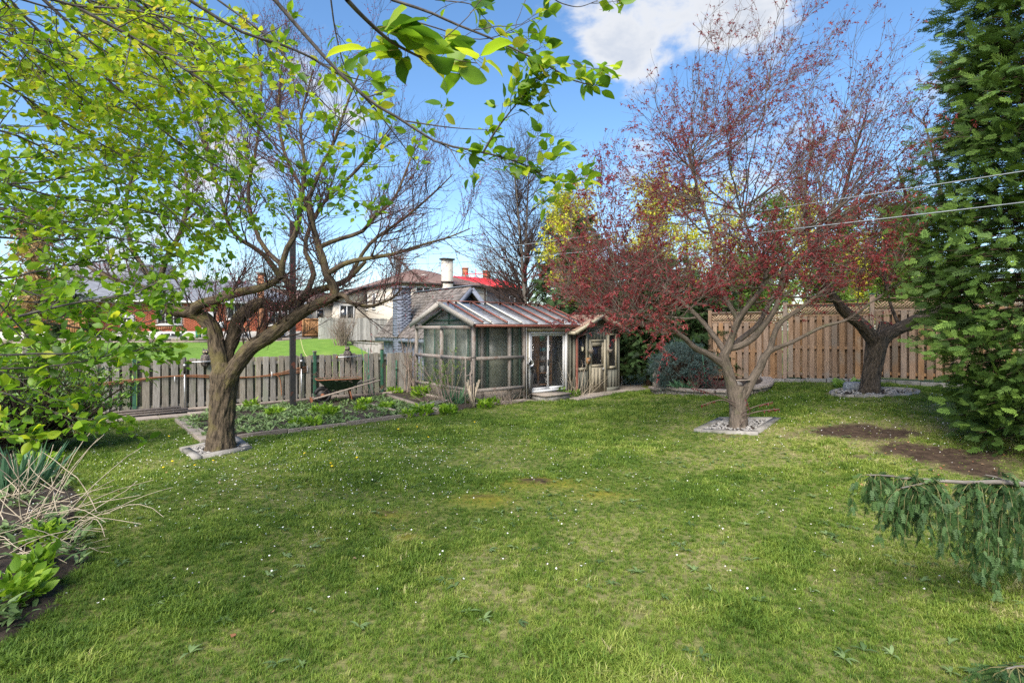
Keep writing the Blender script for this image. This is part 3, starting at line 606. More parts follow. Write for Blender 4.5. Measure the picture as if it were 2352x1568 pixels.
# ---------------------------------------------------------------- weathered back fence
FANG = math.atan2(FD[1], FD[0])
def FP(t, off=0.0, z=0.0): q = FO + FD * t - FN * off; return np.array((q[0], q[1], z))     # off: towards the camera
back_fence = thing('board_fence', 'weathered grey shadow-board fence along the back of the garden with green steel posts', 'fence', FP(-2, 0, 0))
def build_back_fence():
    g = np.random.default_rng(3); b1 = boxmesh('fence_board', .142, .02, 1.30, m_fence, .003); b2 = boxmesh('fence_board_back', .142, .02, 1.28, m_fence_b, .003)
    t = -8.6; k = 0
    posts = (-6.45, -4.23, -2.015, .19, 2.376)
    while t < 3.5:
        if all(abs(t - p) > .085 for p in posts):
            z0 = .04 + g.normal() * .012
            put('board', b1, None, back_fence, mat4(FP(t + g.normal() * .006, .045 + g.uniform(0, .006), z0), FANG, (g.uniform(.94, 1.05), 1, 1 + g.normal() * .012), g.normal() * .006, g.normal() * .006))
        put('board', b2, None, back_fence, mat4(FP(t + .1 + g.normal() * .006, -.045, .05 + g.normal() * .01), FANG, (g.uniform(.9, 1.0), 1, 1), 0, g.normal() * .005))
        t += .2 if t < 2.5 else .155; k += 1
    for p0, p1 in zip((-8.7,) + posts, posts + (3.6,)):
        for z in (.17, 1.17):
            put('rail', boxmesh('rail', p1 - p0 - .07, .04, .085, m_fence, .003), None, back_fence, mat4(FP((p0 + p1) / 2, 0, z - .04), FANG))
    for i, p in enumerate(posts):
        hh = (1.40, 1.46, 1.38, 1.44, 1.46)[i]
        po = put('post', boxmesh('post', .075, .075, hh, m_green, .004), None, back_fence, mat4(FP(p, .03, 0), FANG))
        put('post_cap', boxmesh('post_cap', .11, .11, .03, m_timber, .004), None, po, mat4(FP(p, .03, hh), FANG))
    put('base_rail', Acc().bar(FP(-8.7, .1, .06), FP(3.5, .1, .04), .05, .10), m_timber, back_fence)
build_back_fence()

# ---------------------------------------------------------------- tan fence with lattice
def RP(t, off=0.0, z=0.0): q = R0 + RD * t - RN * off; return np.array((q[0], q[1], z))
RANG = math.atan2(RD[1], RD[0])
tan_fence = thing('lattice_top_fence', 'tan cedar board fence with lattice top behind the planting border', 'fence', RP(0, 0, .6))
def build_tan_fence():
    g = np.random.default_rng(4)
    spans = [(-3.09, -.87, .53, 2.31, 2.64), (-.87, 1.35, .65, 2.49, 2.85), (1.35, 3.57, .75, 2.62, 2.97), (3.57, 5.8, .85, 2.74, 3.08)]
    for a, b, z0, z1, z2 in spans:
        h = z1 - z0; me = boxmesh('fence_board', .134, .022, h, m_tan, .003); n = int((b - a - .16) / .205)
        for k in range(n + 1):
            t = a + .15 + (b - a - .3) * k / n
            put('board', me, None, tan_fence, mat4(RP(t, .05, z0 + g.normal() * .008), RANG, (g.uniform(.95, 1.04), 1, 1), 0, g.normal() * .003))
            if k < n: put('board', me, None, tan_fence, mat4(RP(t + .1, -.05, z0 + .01), RANG))
        for z in (z0 + .12, (z0 + z1) / 2, z1 - .06):
            put('rail', boxmesh('rail', b - a - .12, .045, .085, m_tan, .003), None, tan_fence, mat4(RP((a + b) / 2, 0, z - .04), RANG))
        for z in (z1 + .005, z2 - .05):
            put('lattice_rail', boxmesh('rail', b - a - .12, .06, .045, m_tan, .003), None, tan_fence, mat4(RP((a + b) / 2, 0, z), RANG))
        put('top_cap', boxmesh('top_cap', b - a - .06, .13, .028, m_tan, .003), None, tan_fence, mat4(RP((a + b) / 2, 0, z2), RANG))
        ac = Acc(); hh = z2 - .05 - z1 - .05; s = a + .08
        while s < b - .08 - hh * .0:
            for sgn, off in ((1, .008), (-1, -.008)):
                e = s + sgn * hh; lo, hi = a + .06, b - .06
                p0, q0 = s, z1 + .05; p1, q1 = e, z1 + .05 + hh
                if p1 > hi: q1 = q0 + (hi - p0); p1 = hi
                if p1 < lo: q1 = q0 + (p0 - lo); p1 = lo
                if abs(p1 - p0) > .02: ac.bar(RP(p0, off, q0), RP(p1, off, q1), .008, .036, up=(0, 0, 1))
            s += .085
        put('lattice', ac, m_lath, tan_fence, kind='stuff')
    for t, z in ((-3.09, 2.75), (-.87, 2.95), (1.35, 3.1), (3.57, 3.2)):
        zb = .3; po = put('post', boxmesh('post', .115, .115, z - zb, m_tan, .005), None, tan_fence, mat4(RP(t, .0, zb), RANG))
        put('post_cap', boxmesh('post_cap', .15, .15, .03, m_green, .006), None, po, mat4(RP(t, 0, z), RANG))
build_tan_fence()

# ---------------------------------------------------------------- greenhouse
GA = math.atan2(U[1], U[0])
u3, v3, z3 = np.array((*U, 0)), np.array((*V_, 0)), np.array((0, 0, 1.))
GR = np.stack([u3, v3, z3], 1)                       # columns: along, back, up
def gbox(ac, a0, a1, b0, b1, z0, z1): return ac.box(GH((a0 + a1) / 2, (b0 + b1) / 2, (z0 + z1) / 2), (abs(a1 - a0), abs(b1 - b0), abs(z1 - z0)), GR)
def gpart(name, parent, mat, *boxes, label=None):
    ac = Acc()
    for bx in boxes: gbox(ac, *bx)
    return put(name, ac, mat, parent, label=label)
greenhouse = thing('greenhouse', 'lean greenhouse with netting walls, grey wooden frame and dirty glass roof', 'greenhouse', GH(0, 0, 0))
def build_greenhouse():
    gh = greenhouse; WD = 3.45; RB, RZ, EB, EZ = 1.72, 2.92, -.2, 2.27; BB = WD + .2
    def rz(b): return RZ - (abs(b - RB)) * (RZ - EZ) / (RB - EB)
    for a, b, zt in ((0, 0, 2.28), (1.244, 0, 2.2), (1.79, 0, 2.22), (0, 1.78, 2.2), (0, WD, 2.28)):
        gpart('post', gh, m_cage, (a - .045, a + .045, b - .045, b + .045, 0, zt))
    for z in (.40, 1.29, 2.17):
        gpart('rail', gh, m_cage, (-.075, -.047, .05, 1.73, z - .05, z + .05)); gpart('rail', gh, m_cage, (-.075, -.047, 1.735, WD - .05, z - .052, z + .052))
    for z in (.40, 1.29): gpart('rail', gh, m_cage, (.05, 1.74, -.075, -.047, z - .05, z + .05))
    # netting stretched over the frame
    net = Acc(); cell = .055
    def wires(o, dx, L, z0, ztop):
        segs0 = []; segs1 = []; n = int((L + 2.6) / cell)
        for k in range(n):
            for sg in (1, -1):
                x0 = k * cell - (1.3 if sg > 0 else 0) - (0 if sg > 0 else 1.3) + (0 if sg > 0 else 1.3); pts = []
                for q in np.linspace(0, 2.6, 14):
                    x = x0 + sg * q * .55; z = z0 + q
                    if 0 <= x <= L and z <= ztop(x): pts.append((x, z))
                if len(pts) > 1: segs0.append(o + dx * pts[0][0] + z3 * pts[0][1]); segs1.append(o + dx * pts[-1][0] + z3 * pts[-1][1])
        Pn = np.stack([np.array(segs0), np.array(segs1)], 1); V, Q, A = tubes(Pn, np.full(Pn.shape[:2], .0011), 3); net.add(V, Q)
    wires(GH(-.042, 0, 0), v3, WD, .1, lambda x: min(2.2, rz(x) - .05)); wires(GH(0, -.042, 0), u3, 1.8, .1, lambda x: 2.2)
    put('netting', net, m_netwire, gh, kind='stuff')
    # glazed inner wall behind the netting
    ys = (.2, .62, 1.32, 2.02, 2.62, 3.3)
    for b in ys: gpart('mullion', gh, m_greenframe, (.2, .26, b - .03, b + .03, .1, 2.18))
    gpart('beam', gh, m_greenframe, (.2, .26, .23, 3.27, 2.181, 2.26)); gpart('sill', gh, m_greenframe, (.19, .27, .18, 3.3, .04, .099))
    for b0, b1 in zip(ys[:-1], ys[1:]): gpart('glazing_panel', gh, m_pane, (.225, .235, b0 + .03, b1 - .03, .1, 2.18))
    xs = (.26, .62, 1.5, 1.8)
    for a in xs[1:]: gpart('mullion', gh, m_greenframe, (a - .035, a + .035, .2, .26, .1, 2.18))
    gpart('post', gh, m_cage, (.36, .46, .16, .2, .05, 2.18))
    gpart('beam', gh, m_greenframe, (.26, 1.83, .2, .26, 2.181, 2.26))
    for a0, a1 in zip(xs[:-1], xs[1:]): gpart('glazing_panel', gh, m_pane, (a0 + .03, a1 - .035, .225, .235, .1, 2.18))
    gpart('plinth_board', gh, m_timber, (.16, .19, .16, 3.35, -.02, .34)); gpart('plinth_board', gh, m_timber, (.19, 1.83, .16, .19, -.02, .34))
    # gable glass
    ac = Acc(); ac.prism([GH(.225, .3, 2.262), GH(.225, 3.2, 2.262), GH(.225, RB, rz(RB) - .09)], u3 * .008); put('gable_pane', ac, m_gablepane, gh)
    gpart('mullion', gh, m_greenframe, (.2, .26, RB - .03, RB + .03, 2.262, RZ - .12)); gpart('mullion', gh, m_greenframe, (.2, .26, .75, 2.7, 2.36, 2.42))
    # roof: glazing bars and panes on both slopes, ridge, barge boards, gutter
    bars = (.22, .50, 1.065, 1.59, 2.19, 2.71, 3.26, 3.81, 4.18); ed = (-.1,) + bars[:-1] + (4.18,)
    for side, b1, zz in ((1, EB, EZ), (-1, BB, EZ)):
        for k, a in enumerate(bars):
            mt = m_cream if k in (1, 3) else m_redmetal
            put('glazing_bar', Acc().bar(GH(a, RB - side * .03, RZ + .03), GH(a, b1 + side * .06, zz + .045), .055, .04), mt, gh)
        for a0, a1 in zip(ed[:-1], ed[1:]):
            if a1 - a0 < .05: continue
            ac = Acc(); ac.prism([GH(a0 + .01, RB, RZ), GH(a1 - .01, RB, RZ), GH(a1 - .01, b1, zz), GH(a0 + .01, b1, zz)], (0, 0, -.008)); put('roof_pane', ac, m_roofpane, gh)
        for k in range(5):
            a = (.26, 1.2, 2.2, 3.2, 4.12)[k]; put('rafter', Acc().bar(GH(a, RB, RZ - .05), GH(a, b1 + side * .1, zz - .045), .04, .07), m_greenframe, gh)
        put('bargeboard', Acc().bar(GH(-.14, RB - side * .0, RZ - .03), GH(-.14, b1, zz - .03), .03, .15), m_barge, gh)
    put('ridge_cap', Acc().bar(GH(-.16, RB, RZ + .062), GH(4.2, RB, RZ + .062), .12, .02), m_redmetal, gh)
    gu = Acc(); prof = [(-.06, 0), (-.055, -.045), (-.03, -.075), (.03, -.075), (.055, -.06), (.06, 0), (.05, 0), (.045, -.05), (-.025, -.062), (-.045, -.04), (-.05, 0)]
    gu.prism([GH(-.12, EB - .05 + p, 2.245 + q) for p, q in prof], u3 * 4.47); put('gutter', gu, m_redmetal, gh)
    dp = [GH(4.2, -.25, 2.17), GH(4.14, -.24, 2.06), GH(3.98, -.2, 1.93), GH(3.80, -.18, 1.86), GH(3.78, -.19, 1.72), GH(3.78, -.19, .9), GH(3.78, -.19, .06)]
    put('downpipe', Acc().tube(resample(dp, [.04] * 7, 24)[0], .04, 8), m_redmetal, gh)
    # boarded front wall with the patio door opening
    g = np.random.default_rng(5); a = 1.84
    def wallboards(a0, a1, z0, z1):
        x = a0
        while x < a1 - .01:
            x1 = min(x + .14, a1); gpart('wall_board', gh, m_siding, (x + .003, x1 - .003, g.uniform(0, .004), .05, z0, z1)); x = x1
    wallboards(1.86, 1.95, 0, 2.2); wallboards(3.5, 3.74, 0, 2.2); wallboards(1.95, 3.5, 2.03, 2.2); wallboards(1.95, 3.5, 0, .2)
    gpart('wall_panel', gh, m_siding, (4.14, 4.2, 0, WD, 0, 2.2)); 
    ac = Acc(); ac.prism([GH(4.15, -.1, 2.201), GH(4.15, 3.55, 2.201), GH(4.15, RB, RZ - .04)], u3 * .04); put('gable_wall', ac, m_siding, gh)
    gpart('wall_panel', gh, m_bark_dark if False else m_timber, (.3, 4.14, WD - .06, WD, 0, 2.2)); gpart('floor_slab', gh, m_concrete, (.2, 4.13, .21, WD - .07, -.05, .06))
    gpart('wall_panel', gh, m_brownwood, (3.2, 4.12, 1.5, 1.56, .06, 2.15)); gpart('wall_panel', gh, m_brownwood, (1.85, 1.9, .8, WD - .1, .06, 1.1))
    # patio door
    pd = gpart('patio_door', gh, m_white, (1.95, 2.01, -.05, .06, .2, 2.03), (3.44, 3.5, -.05, .06, .2, 2.03), (2.011, 3.439, -.05, .06, 1.97, 2.03), (2.011, 3.439, -.07, .06, .2, .26))
    for a0, a1, b, fr in ((2.03, 2.76, .0, m_white), (2.72, 3.43, .035, m_white)):
        sash = gpart('sash', pd, fr, (a0, a0 + .055, b - .016, b + .014, .262, 1.968), (a1 - .055, a1, b - .016, b + .014, .262, 1.968), (a0 + .056, a1 - .056, b - .016, b + .014, 1.91, 1.968), (a0 + .056, a1 - .056, b - .016, b + .014, .262, .34))
        gpart('pane', pd, m_doorglass, (a0 + .05, a1 - .05, b - .003, b + .003, .33, 1.92))
    gpart('handle', pd, m_black, (2.70, 2.725, -.045, -.018, 1.0, 1.18))
    gpart('door_casing', gh, m_trim, (1.90, 1.945, -.03, -.002, .18, 2.03)); gpart('door_casing', gh, m_trim, (3.505, 3.56, -.03, -.002, .18, 2.03)); gpart('door_header', gh, m_trim, (1.9, 3.56, -.06, -.002, 2.05, 2.13))
    gpart('corner_strip', gh, m_white, (1.835, 1.85, -.06, -.045, .02, 2.16))
build_greenhouse()
def build_inside():
    # shelves and stored things seen through the patio door
    sh = thing('shelf_rack', 'narrow brown wooden shelf rack behind the glass of the patio door', 'shelf', GH(3.45, .9, .06))
    for a in (3.0, 3.55): gpart('upright', sh, m_brownwood, (a - .02, a + .02, .75, 1.1, .06, 2.0))
    for z in (.3, .68, 1.06, 1.36, 1.7): gpart('shelf_board', sh, m_brownwood, (3.021, 3.529, .75, 1.1, z, z + .025))
    def tray(name, lab, cat, a, b, z, sa, sb, sz, mat):
        ac = Acc(); gbox(ac, a - sa / 2, a + sa / 2, b - sb / 2, b + sb / 2, z, z + .008)
        for s in (-1, 1):
            gbox(ac, a + s * sa / 2 - .004, a + s * sa / 2 + .004, b - sb / 2, b + sb / 2, z + .0081, z + sz); gbox(ac, a - sa / 2 + .0041, a + sa / 2 - .0041, b + s * sb / 2 - .004, b + s * sb / 2 + .004, z + .0081, z + sz)
        gbox(ac, a - sa / 2 - .012, a - sa / 2 - .0041, b - sb / 2 - .012, b + sb / 2 + .012, z + sz - .012, z + sz)
        return tag(put(name, ac, mat), lab, cat)
    mg = pm('mint_plastic', (.22, .55, .42), (.3, .62, .5), 5, (1, 1, 1), .4, 0); mb = pm('turquoise_plastic', (.10, .45, .55), (.15, .52, .62), 5, (1, 1, 1), .4, 0); mw = pm('clear_white_plastic', (.5, .5, .48), (.6, .6, .58), 5, (1, 1, 1), .4, 0)
    tray('plastic_basket', 'mint green plastic basket on the top shelf inside the greenhouse', 'basket', 3.2, .92, 1.726, .24, .2, .16, mg)
    tray('plastic_tub', 'turquoise plastic tub on the second shelf inside the greenhouse', 'tub', 3.3, .92, 1.386, .2, .2, .12, mb)
    tray('jar_box', 'pale storage box on the middle shelf inside the greenhouse', 'box', 3.28, .92, 1.086, .22, .2, .16, mw)
    tray('white_jug', 'pale plastic container on the low shelf inside the greenhouse', 'container', 3.25, .92, .706, .14, .16, .22, mw)
    be = thing('work_bench', 'dark workbench behind the left pane of the patio door', 'bench', GH(2.4, .95, .06))
    gpart('bench_top', be, m_timber, (2.0, 2.85, .7, 1.3, .86, .9))
    for a, b in ((2.05, .75), (2.8, .75), (2.05, 1.25), (2.8, 1.25)): gpart('leg', be, m_timber, (a - .03, a + .03, b - .03, b + .03, .06, .859))
    bx = gpart('carton', None, pm('black_carton', (.02, .02, .022), (.035, .035, .04), 4, (1, 1, 1), .6, 0), (2.3, 2.66, .45, .68, .4, .72)); tag(bx, 'black carton with a small white ring printed on it inside greenhouse', 'box')
    ring = Acc(); th = np.linspace(0, 6.283, 17)[:-1]
    for k in range(16): ring.bar(GH(2.48 + .03 * math.cos(th[k]), .448, .6 + .03 * math.sin(th[k])), GH(2.48 + .03 * math.cos(th[k] + .4), .448, .6 + .03 * math.sin(th[k] + .4)), .002, .01, up=v3)
    put('printed_ring', ring, m_white, bx)
    st = gpart('storage_crate', None, m_timber, (2.25, 2.7, .42, .7, .06, .39)); tag(st, 'low wooden crate under the black carton inside the greenhouse', 'crate')
    sa = gpart('folded_sack', None, pm('grey_sack', (.20, .2, .19), (.3, .3, .28), 6, (1, 1, 1), .9, .3, .01), (2.1, 2.4, .75, .9, .901, 1.3)); tag(sa, 'grey sack standing on the bench inside the greenhouse', 'sack')
build_inside()
step = thing('door_step', 'concrete block step with slab top in front of the patio door', 'step', GH(2.55, -.4, 0))
gpart('step_block', step, m_concrete, (2.0, 3.0, -.7, -.08, -.03, .145)); gpart('step_tread', step, m_slab, (1.97, 3.03, -.73, -.071, .147, .2))

# ---------------------------------------------------------------- garden shed
shed = thing('garden_shed', 'grey green boarded shed with beige door under a small gable', 'shed', GH(4.8, -.06, 0))
def build_shed():
    s = shed; FB = -.06; g = np.random.default_rng(6)
    holes = ((3.90, 4.34, .79, 1.99), (4.46, 5.24, -.1, 1.76), (5.34, 5.74, .79, 1.97))
    a = 3.76
    edges = sorted(set([3.76, 5.88] + [h[0] for h in holes] + [h[1] for h in holes] + [3.76 + .15 * k for k in range(15)]))
    edges = [e for i, e in enumerate(edges) if i == 0 or e - edges[i - 1] > .03 or e in (5.88,)]
    for a0, a1 in zip(edges[:-1], edges[1:]):
        mid = (a0 + a1) / 2; iv = [(-.03, 2.12)]
        for h in holes:
            if h[0] < mid < h[1]: iv = [(lo, hi) for lo, hi in ((-.03, h[2]), (h[3], 2.12)) if hi - lo > .03]
        for lo, hi in iv: gpart('wall_board', s, m_siding, (a0 + .002, a1 - .002, FB + g.uniform(0, .004), FB + .04, lo, hi))
    gpart('side_wall', s, m_siding, (5.84, 5.88, FB + .041, 2.2, -.03, 2.12)); gpart('side_wall', s, m_siding, (4.22, 4.26, FB + .041, 2.2, -.03, 2.12)); gpart('back_wall', s, m_siding, (4.261, 5.839, 2.16, 2.2, -.03, 2.12))
    gpart('side_wall', s, m_siding, (3.76, 3.80, FB + .041, -.01, -.03, 2.12))
    gpart('floor_slab', s, m_concrete, (3.8, 5.83, FB + .05, 2.1, -.06, 0))
    RA, RZ, EZ, FR = 4.78, 2.60, 2.06, FB - .34; E0, E1 = 3.52, 6.04
    ac = Acc(); ac.prism([GH(3.76, FB + .005, 2.121), GH(5.88, FB + .005, 2.121), GH(RA, FB + .005, RZ - .03)], v3 * .03); put('gable_wall', ac, m_siding, s)
    gpart('gable_band', s, m_siding, (3.9, 5.7, FB - .02, FB - .001, 2.06, 2.118))
    for e in (E0, E1):
        ac = Acc(); ac.prism([GH(RA, FR, RZ + .01), GH(e, FR, EZ), GH(e, FR, EZ - .03), GH(RA, FR, RZ - .02)], v3 * 2.9); put('roof_deck', ac, m_timber, s)
        n = 7; rf = None
        for k in range(n):
            f0 = k / n; f1 = (k + 1) / n + .04; q = Acc()
            lift = .016
            x0, z0 = RA + (e - RA) * f0, RZ + .012 + (EZ - RZ) * f0; x1, z1 = RA + (e - RA) * min(f1, 1.02), RZ + .012 + (EZ - RZ) * min(f1, 1.02)
            for j in range(9):
                b0 = FR - .02 + j * .325; mm = Acc(); mm.prism([GH(x0, b0 + .004, z0 + .004), GH(x1, b0 + .004, z1 + lift), GH(x1, b0 + .32, z1 + lift), GH(x0, b0 + .32, z0 + .004)], (0, 0, .008)); put('shingle', mm, m_shedroof, s)
        put('bargeboard', Acc().bar(GH(RA, FR - .02, RZ - .04), GH(e, FR - .02, EZ - .05), .03, .12), m_trim, s)
        put('fascia', Acc().bar(GH(e, FR, EZ - .06), GH(e, FR + 2.9, EZ - .06), .025, .10), m_trim, s)
    # door
    d = gpart('door', s, m_door, (4.53, 5.12, FB - .005, FB + .035, .01, .95), (4.53, 4.60, FB - .005, FB + .035, .951, 1.70), (5.05, 5.12, FB - .005, FB + .035, .951, 1.70), (4.601, 5.049, FB - .005, FB + .035, 1.56, 1.70))
    gpart('door_pane', d, m_darkglass, (4.601, 5.049, FB + .012, FB + .018, .952, 1.559))
    for k in range(3): gpart('door_panel', d, m_door, (4.60 + .155 * k, 4.71 + .155 * k, FB - .011, FB - .0052, .16, .82)); 
    gpart('door_rail', d, m_door, (4.55, 5.10, FB - .02, FB - .0052, .88, .93))
    ac = Acc(); ac.ball(GH(5.07, FB - .05, .80), .03); ac.tube([GH(5.07, FB - .004, .8), GH(5.07, FB - .04, .8)], .012, 6); put('door_knob', ac, m_steel, d)
    gpart('door_casing', s, m_trim, (4.45, 4.525, FB - .03, FB - .004, 0, 1.78)); gpart('door_casing', s, m_trim, (5.125, 5.25, FB - .03, FB - .004, 0, 1.78)); gpart('door_casing', s, m_trim, (4.526, 5.124, FB - .03, FB - .004, 1.705, 1.78))
    gpart('sill_plate', s, m_slab, (4.3, 5.4, FB - .25, FB - .01, -.05, .03))
    for a0, a1, z0, z1 in ((3.9, 4.34, .79, 1.99), (5.34, 5.74, .79, 1.97)):
        wn = gpart('window', s, m_trim, (a0 - .03, a0 + .05, FB - .03, FB + .03, z0, z1), (a1 - .05, a1 + .03, FB - .03, FB + .03, z0, z1), (a0 + .051, a1 - .051, FB - .03, FB + .03, z1 - .06, z1), (a0 + .051, a1 - .051, FB - .035, FB + .03, z0, z0 + .08))
        gpart('pane', wn, m_darkglass, (a0 + .051, a1 - .051, FB + .0, FB + .006, z0 + .081, z1 - .061))
    gpart('corner_board', s, m_siding, (5.881, 5.90, FB - .012, FB + .08, -.02, 2.1)); gpart('base_board', s, m_siding, (5.26, 5.88, FB - .02, FB - .005, 0, .16))
    # curtain-like stored things behind the left window
    gpart('inner_blind', s, pm('dark_blue_cloth', (.03, .035, .06), (.07, .07, .10), 8, (4, 4, .3), .9, .3, .01), (3.95, 4.3, FB + .12, FB + .13, .85, 1.8))
build_shed()

# ---------------------------------------------------------------- neighbours' land and houses
def nl(x, y):
    d = fence_d(x, y); return .2 + 1.0 * sstep(0, 26, d) + .35 * sstep(-19, -13, x) * sstep(25, 36, y)
def build_neighbour_lawn():
    Lb = np.array([(-13.5, 9.6), (-24, 20), (-36, 32), (-48, 46)]); Rb = np.array([(-3.5, 18.5), (-6.0, 26), (-8.6, 31.5), (-12.5, 39.5)])
    nu, nv = 60, 60; s = np.linspace(0, 1, nv)
    def ev(b): t = s * 3; i = np.minimum(t.astype(int), 2); f = (t - i)[:, None]; return b[i] * (1 - f) + b[i + 1] * f
    l, r = ev(Lb), ev(Rb); k = np.linspace(0, 1, nu)[None, :, None]; XY = l[:, None] * (1 - k) + r[:, None] * k
    X, Y = XY[..., 0], XY[..., 1]; Z = nl(X, Y) + (fbm(X, Y, 3, 3, 31) - .5) * .12
    i = np.arange(nv - 1)[:, None] * nu + np.arange(nu - 1)[None]
    m = pm('bright_neighbour_lawn', (.085, .165, .024), (.15, .25, .042), 2.6, (1, 1, 1), .95, .9, .05, coord='Position', detail=10, c3=(.17, .25, .05), s3=.5, th3=.62, spec=.1)
    put('neighbour_lawn', build_mesh('neighbour_lawn', np.stack([X, Y, Z], -1).reshape(-1, 3), np.stack([i, i + 1, i + nu + 1, i + nu], -1).reshape(-1, 4), None, None, True), m, kind='structure')
build_neighbour_lawn()
def frame2(o, ang):
    c, s = math.cos(ang), math.sin(ang)
    def W(a, b, z): return np.array((o[0] + a * c - b * s, o[1] + a * s + b * c, z))
    R = np.array([[c, -s, 0], [s, c, 0], [0, 0, 1.]])
    def bx(ac, a0, a1, b0, b1, z0, z1): return ac.box(W((a0 + a1) / 2, (b0 + b1) / 2, (z0 + z1) / 2), (abs(a1 - a0), abs(b1 - b0), abs(z1 - z0)), R)
    def part(name, parent, mat, *bs, kind=None):
        ac = Acc()
        for b in bs: bx(ac, *b)
        return put(name, ac, mat, parent, kind=kind)
    return W, R, bx, part
def window(part, parent, a0, a1, z0, z1, b, n=3, fr=None):
    fr = fr or m_white; t = .07
    bs = [(a0, a0 + t, b - .05, b + .02, z0, z1), (a1 - t, a1, b - .05, b + .02, z0, z1), (a0 + t + .001, a1 - t - .001, b - .05, b + .02, z1 - t, z1), (a0 + t + .001, a1 - t - .001, b - .05, b + .02, z0, z0 + t)]
    wn = part('window', parent, fr, *bs)
    for k in range(1, n):
        x = a0 + (a1 - a0) * k / n; part('mullion', wn, fr, (x - .04, x + .04, b - .045, b + .015, z0 + t + .001, z1 - t - .001))
    for k in range(n):
        x0 = a0 + t + (a1 - a0 - 2 * t) * k / n; x1 = a0 + t + (a1 - a0 - 2 * t) * (k + 1) / n
        part('pane', wn, m_glassdark, (x0 + .03, x1 - .03, b - .015, b - .005, z0 + t + .002, z1 - t - .002))
    part('sill', wn, m_found, (a0 - .08, a1 + .08, b - .12, b - .052, z0 - .1, z0 - .001))
    return wn
def build_brick_house():
    p = P(698, 773, 44.5); ang = math.radians(22); z0 = 1.5; zf = 1.98; ze = 4.24
    L = 20.8; o = (p[0] - L * math.cos(ang), p[1] - L * math.sin(ang)); W, R, bx, part = frame2(o, ang)
    h = thing('brick_bungalow', 'red brick bungalow with grey shingle roof beyond the sloping lawn', 'house', W(L / 2, 4, z0))
    # x positions along the wall for a picture column
    def ax(px):
        r = (px - CX) / F; c, s = math.cos(ang), math.sin(ang); return (r * o[1] - o[0]) / (c - r * s)
    holes = []
    def zz(py, a): Y = o[1] + a * math.sin(ang); return H - (py - HY) / F * Y
    specs = [('w', 361, 418, 692, 745, 3), ('d', 277, 308, 722, 774, 1), ('d', 464, 494, 716, 774, 1), ('w', 522, 570, 696, 733, 3), ('w', 617, 663, 700, 747, 3)]
    for k, x0, x1, y0, y1, n in specs:
        a0, a1 = ax(x0), ax(x1); holes.append((k, a0, a1, zz(y1, (a0 + a1) / 2), zz(y0, (a0 + a1) / 2), n))
    part('wall', h, m_mortar, (0, L, .02, 9, zf, ze)); part('foundation', h, m_found, (-.02, L + .02, -.03, 9.02, z0 - .6, zf))
    # brick courses: the 300 biggest things on this wall are still too small to pick apart
    g = np.random.default_rng(8); bw, bh = .222, .083; acc = Acc(); cen = []; rows = int((ze - zf) / bh)
    for r in range(rows):
        for c in range(int(L / bw) + 1):
            a = (c + .5 * (r % 2)) * bw + .1; z = zf + (r + .5) * bh
            if a > L - .1 or any(hh[1] - .05 < a < hh[2] + .05 and hh[3] - .1 < z < hh[4] + .03 for hh in holes): continue
            cen.append((a, z))
    cen = np.array(cen); n = len(cen)
    base = np.array([(x * (bw - .016) / 2, y, q * (bh - .016) / 2) for y in (0, 1) for q in (-1, 1) for x in (-1, 1)], float)
    base[:, 1] = np.where(base[:, 1] > 0, .02, -.006)
    loc = base[None] + np.stack([cen[:, 0], np.zeros(n), cen[:, 1]], 1)[:, None]; V = loc.reshape(-1, 3) @ R.T + np.array((o[0], o[1], 0))
    Q = (np.array([(0, 1, 3, 2), (0, 4, 5, 1), (2, 3, 7, 6), (0, 2, 6, 4), (1, 5, 7, 3)])[None] + (np.arange(n) * 8)[:, None, None]).reshape(-1, 4)
    acc.add(V, Q, None, pk=np.repeat(g.uniform(0, 50, (n, 3)), 8, axis=0)); put('brickwork', acc, m_brick, h, kind='stuff')
    for k, a0, a1, q0, q1, n in holes:
        if k == 'w': window(part, h, a0, a1, q0, q1, 0, n)
        else:
            d = part('door', h, m_white, (a0, a1, -.05, .03, z0, q1)); part('door_pane', d, m_glassdark, (a0 + .2, a1 - .2, -.058, -.0505, q1 - .95, q1 - .25)); part('door_handle', d, m_steel, (a0 + .06, a0 + .12, -.1, -.0505, z0 + .95, z0 + 1.02))
    for x0, x1 in ((366, 418), (540, 572), (618, 655)):
        a0, a1 = ax(x0), ax(x1); wn = part('basement_window', h, m_white, (a0, a1, -.06, -.032, z0 + .08, zf - .1)); part('pane', wn, m_glassdark, (a0 + .08, (a0 + a1) / 2 - .04, -.068, -.0605, z0 + .14, zf - .16), ((a0 + a1) / 2 + .04, a1 - .08, -.068, -.0605, z0 + .14, zf - .16))
        ar = Acc(); am = (a0 + a1) / 2; w2 = (a1 - a0) / 2 + .1
        for k in range(13):
            t = -1 + k / 6; ar.box(W(am + w2 * t, -.02, zf + .12 + .18 * (1 - t * t)), (.1, .05, .26), R)
        put('brick_arch', ar, m_chimbrick, h, kind='stuff')
    # hip roof
    e = .5; rp = [W(-e, -e, ze), W(L + e, -e, ze), W(L + e, 9 + e, ze), W(-e, 9 + e, ze), W(4.6, 4.5, 6.25), W(L - 4.6, 4.5, 6.25)]
    put('roof', Acc().add(rp, [(0, 1, 5, 4), (2, 3, 4, 5)], [(1, 2, 5), (3, 0, 4)]), m_greyroof, h)
    part('soffit', h, m_found, (-e, L + e, -e, 9 + e, ze - .14, ze - .02)); gt = part('gutter', h, m_white, (-e, L + e, -e - .1, -e - .005, ze - .13, ze + .02))
    a0, a1 = ax(592), ax(607); ch = part('chimney', h, m_chimbrick, (a0, a1, -.42, -.04, z0 - .2, 6.5)); part('chimney_cap', ch, m_concrete, (a0 - .08, a1 + .08, -.5, .04, 6.5, 6.62))
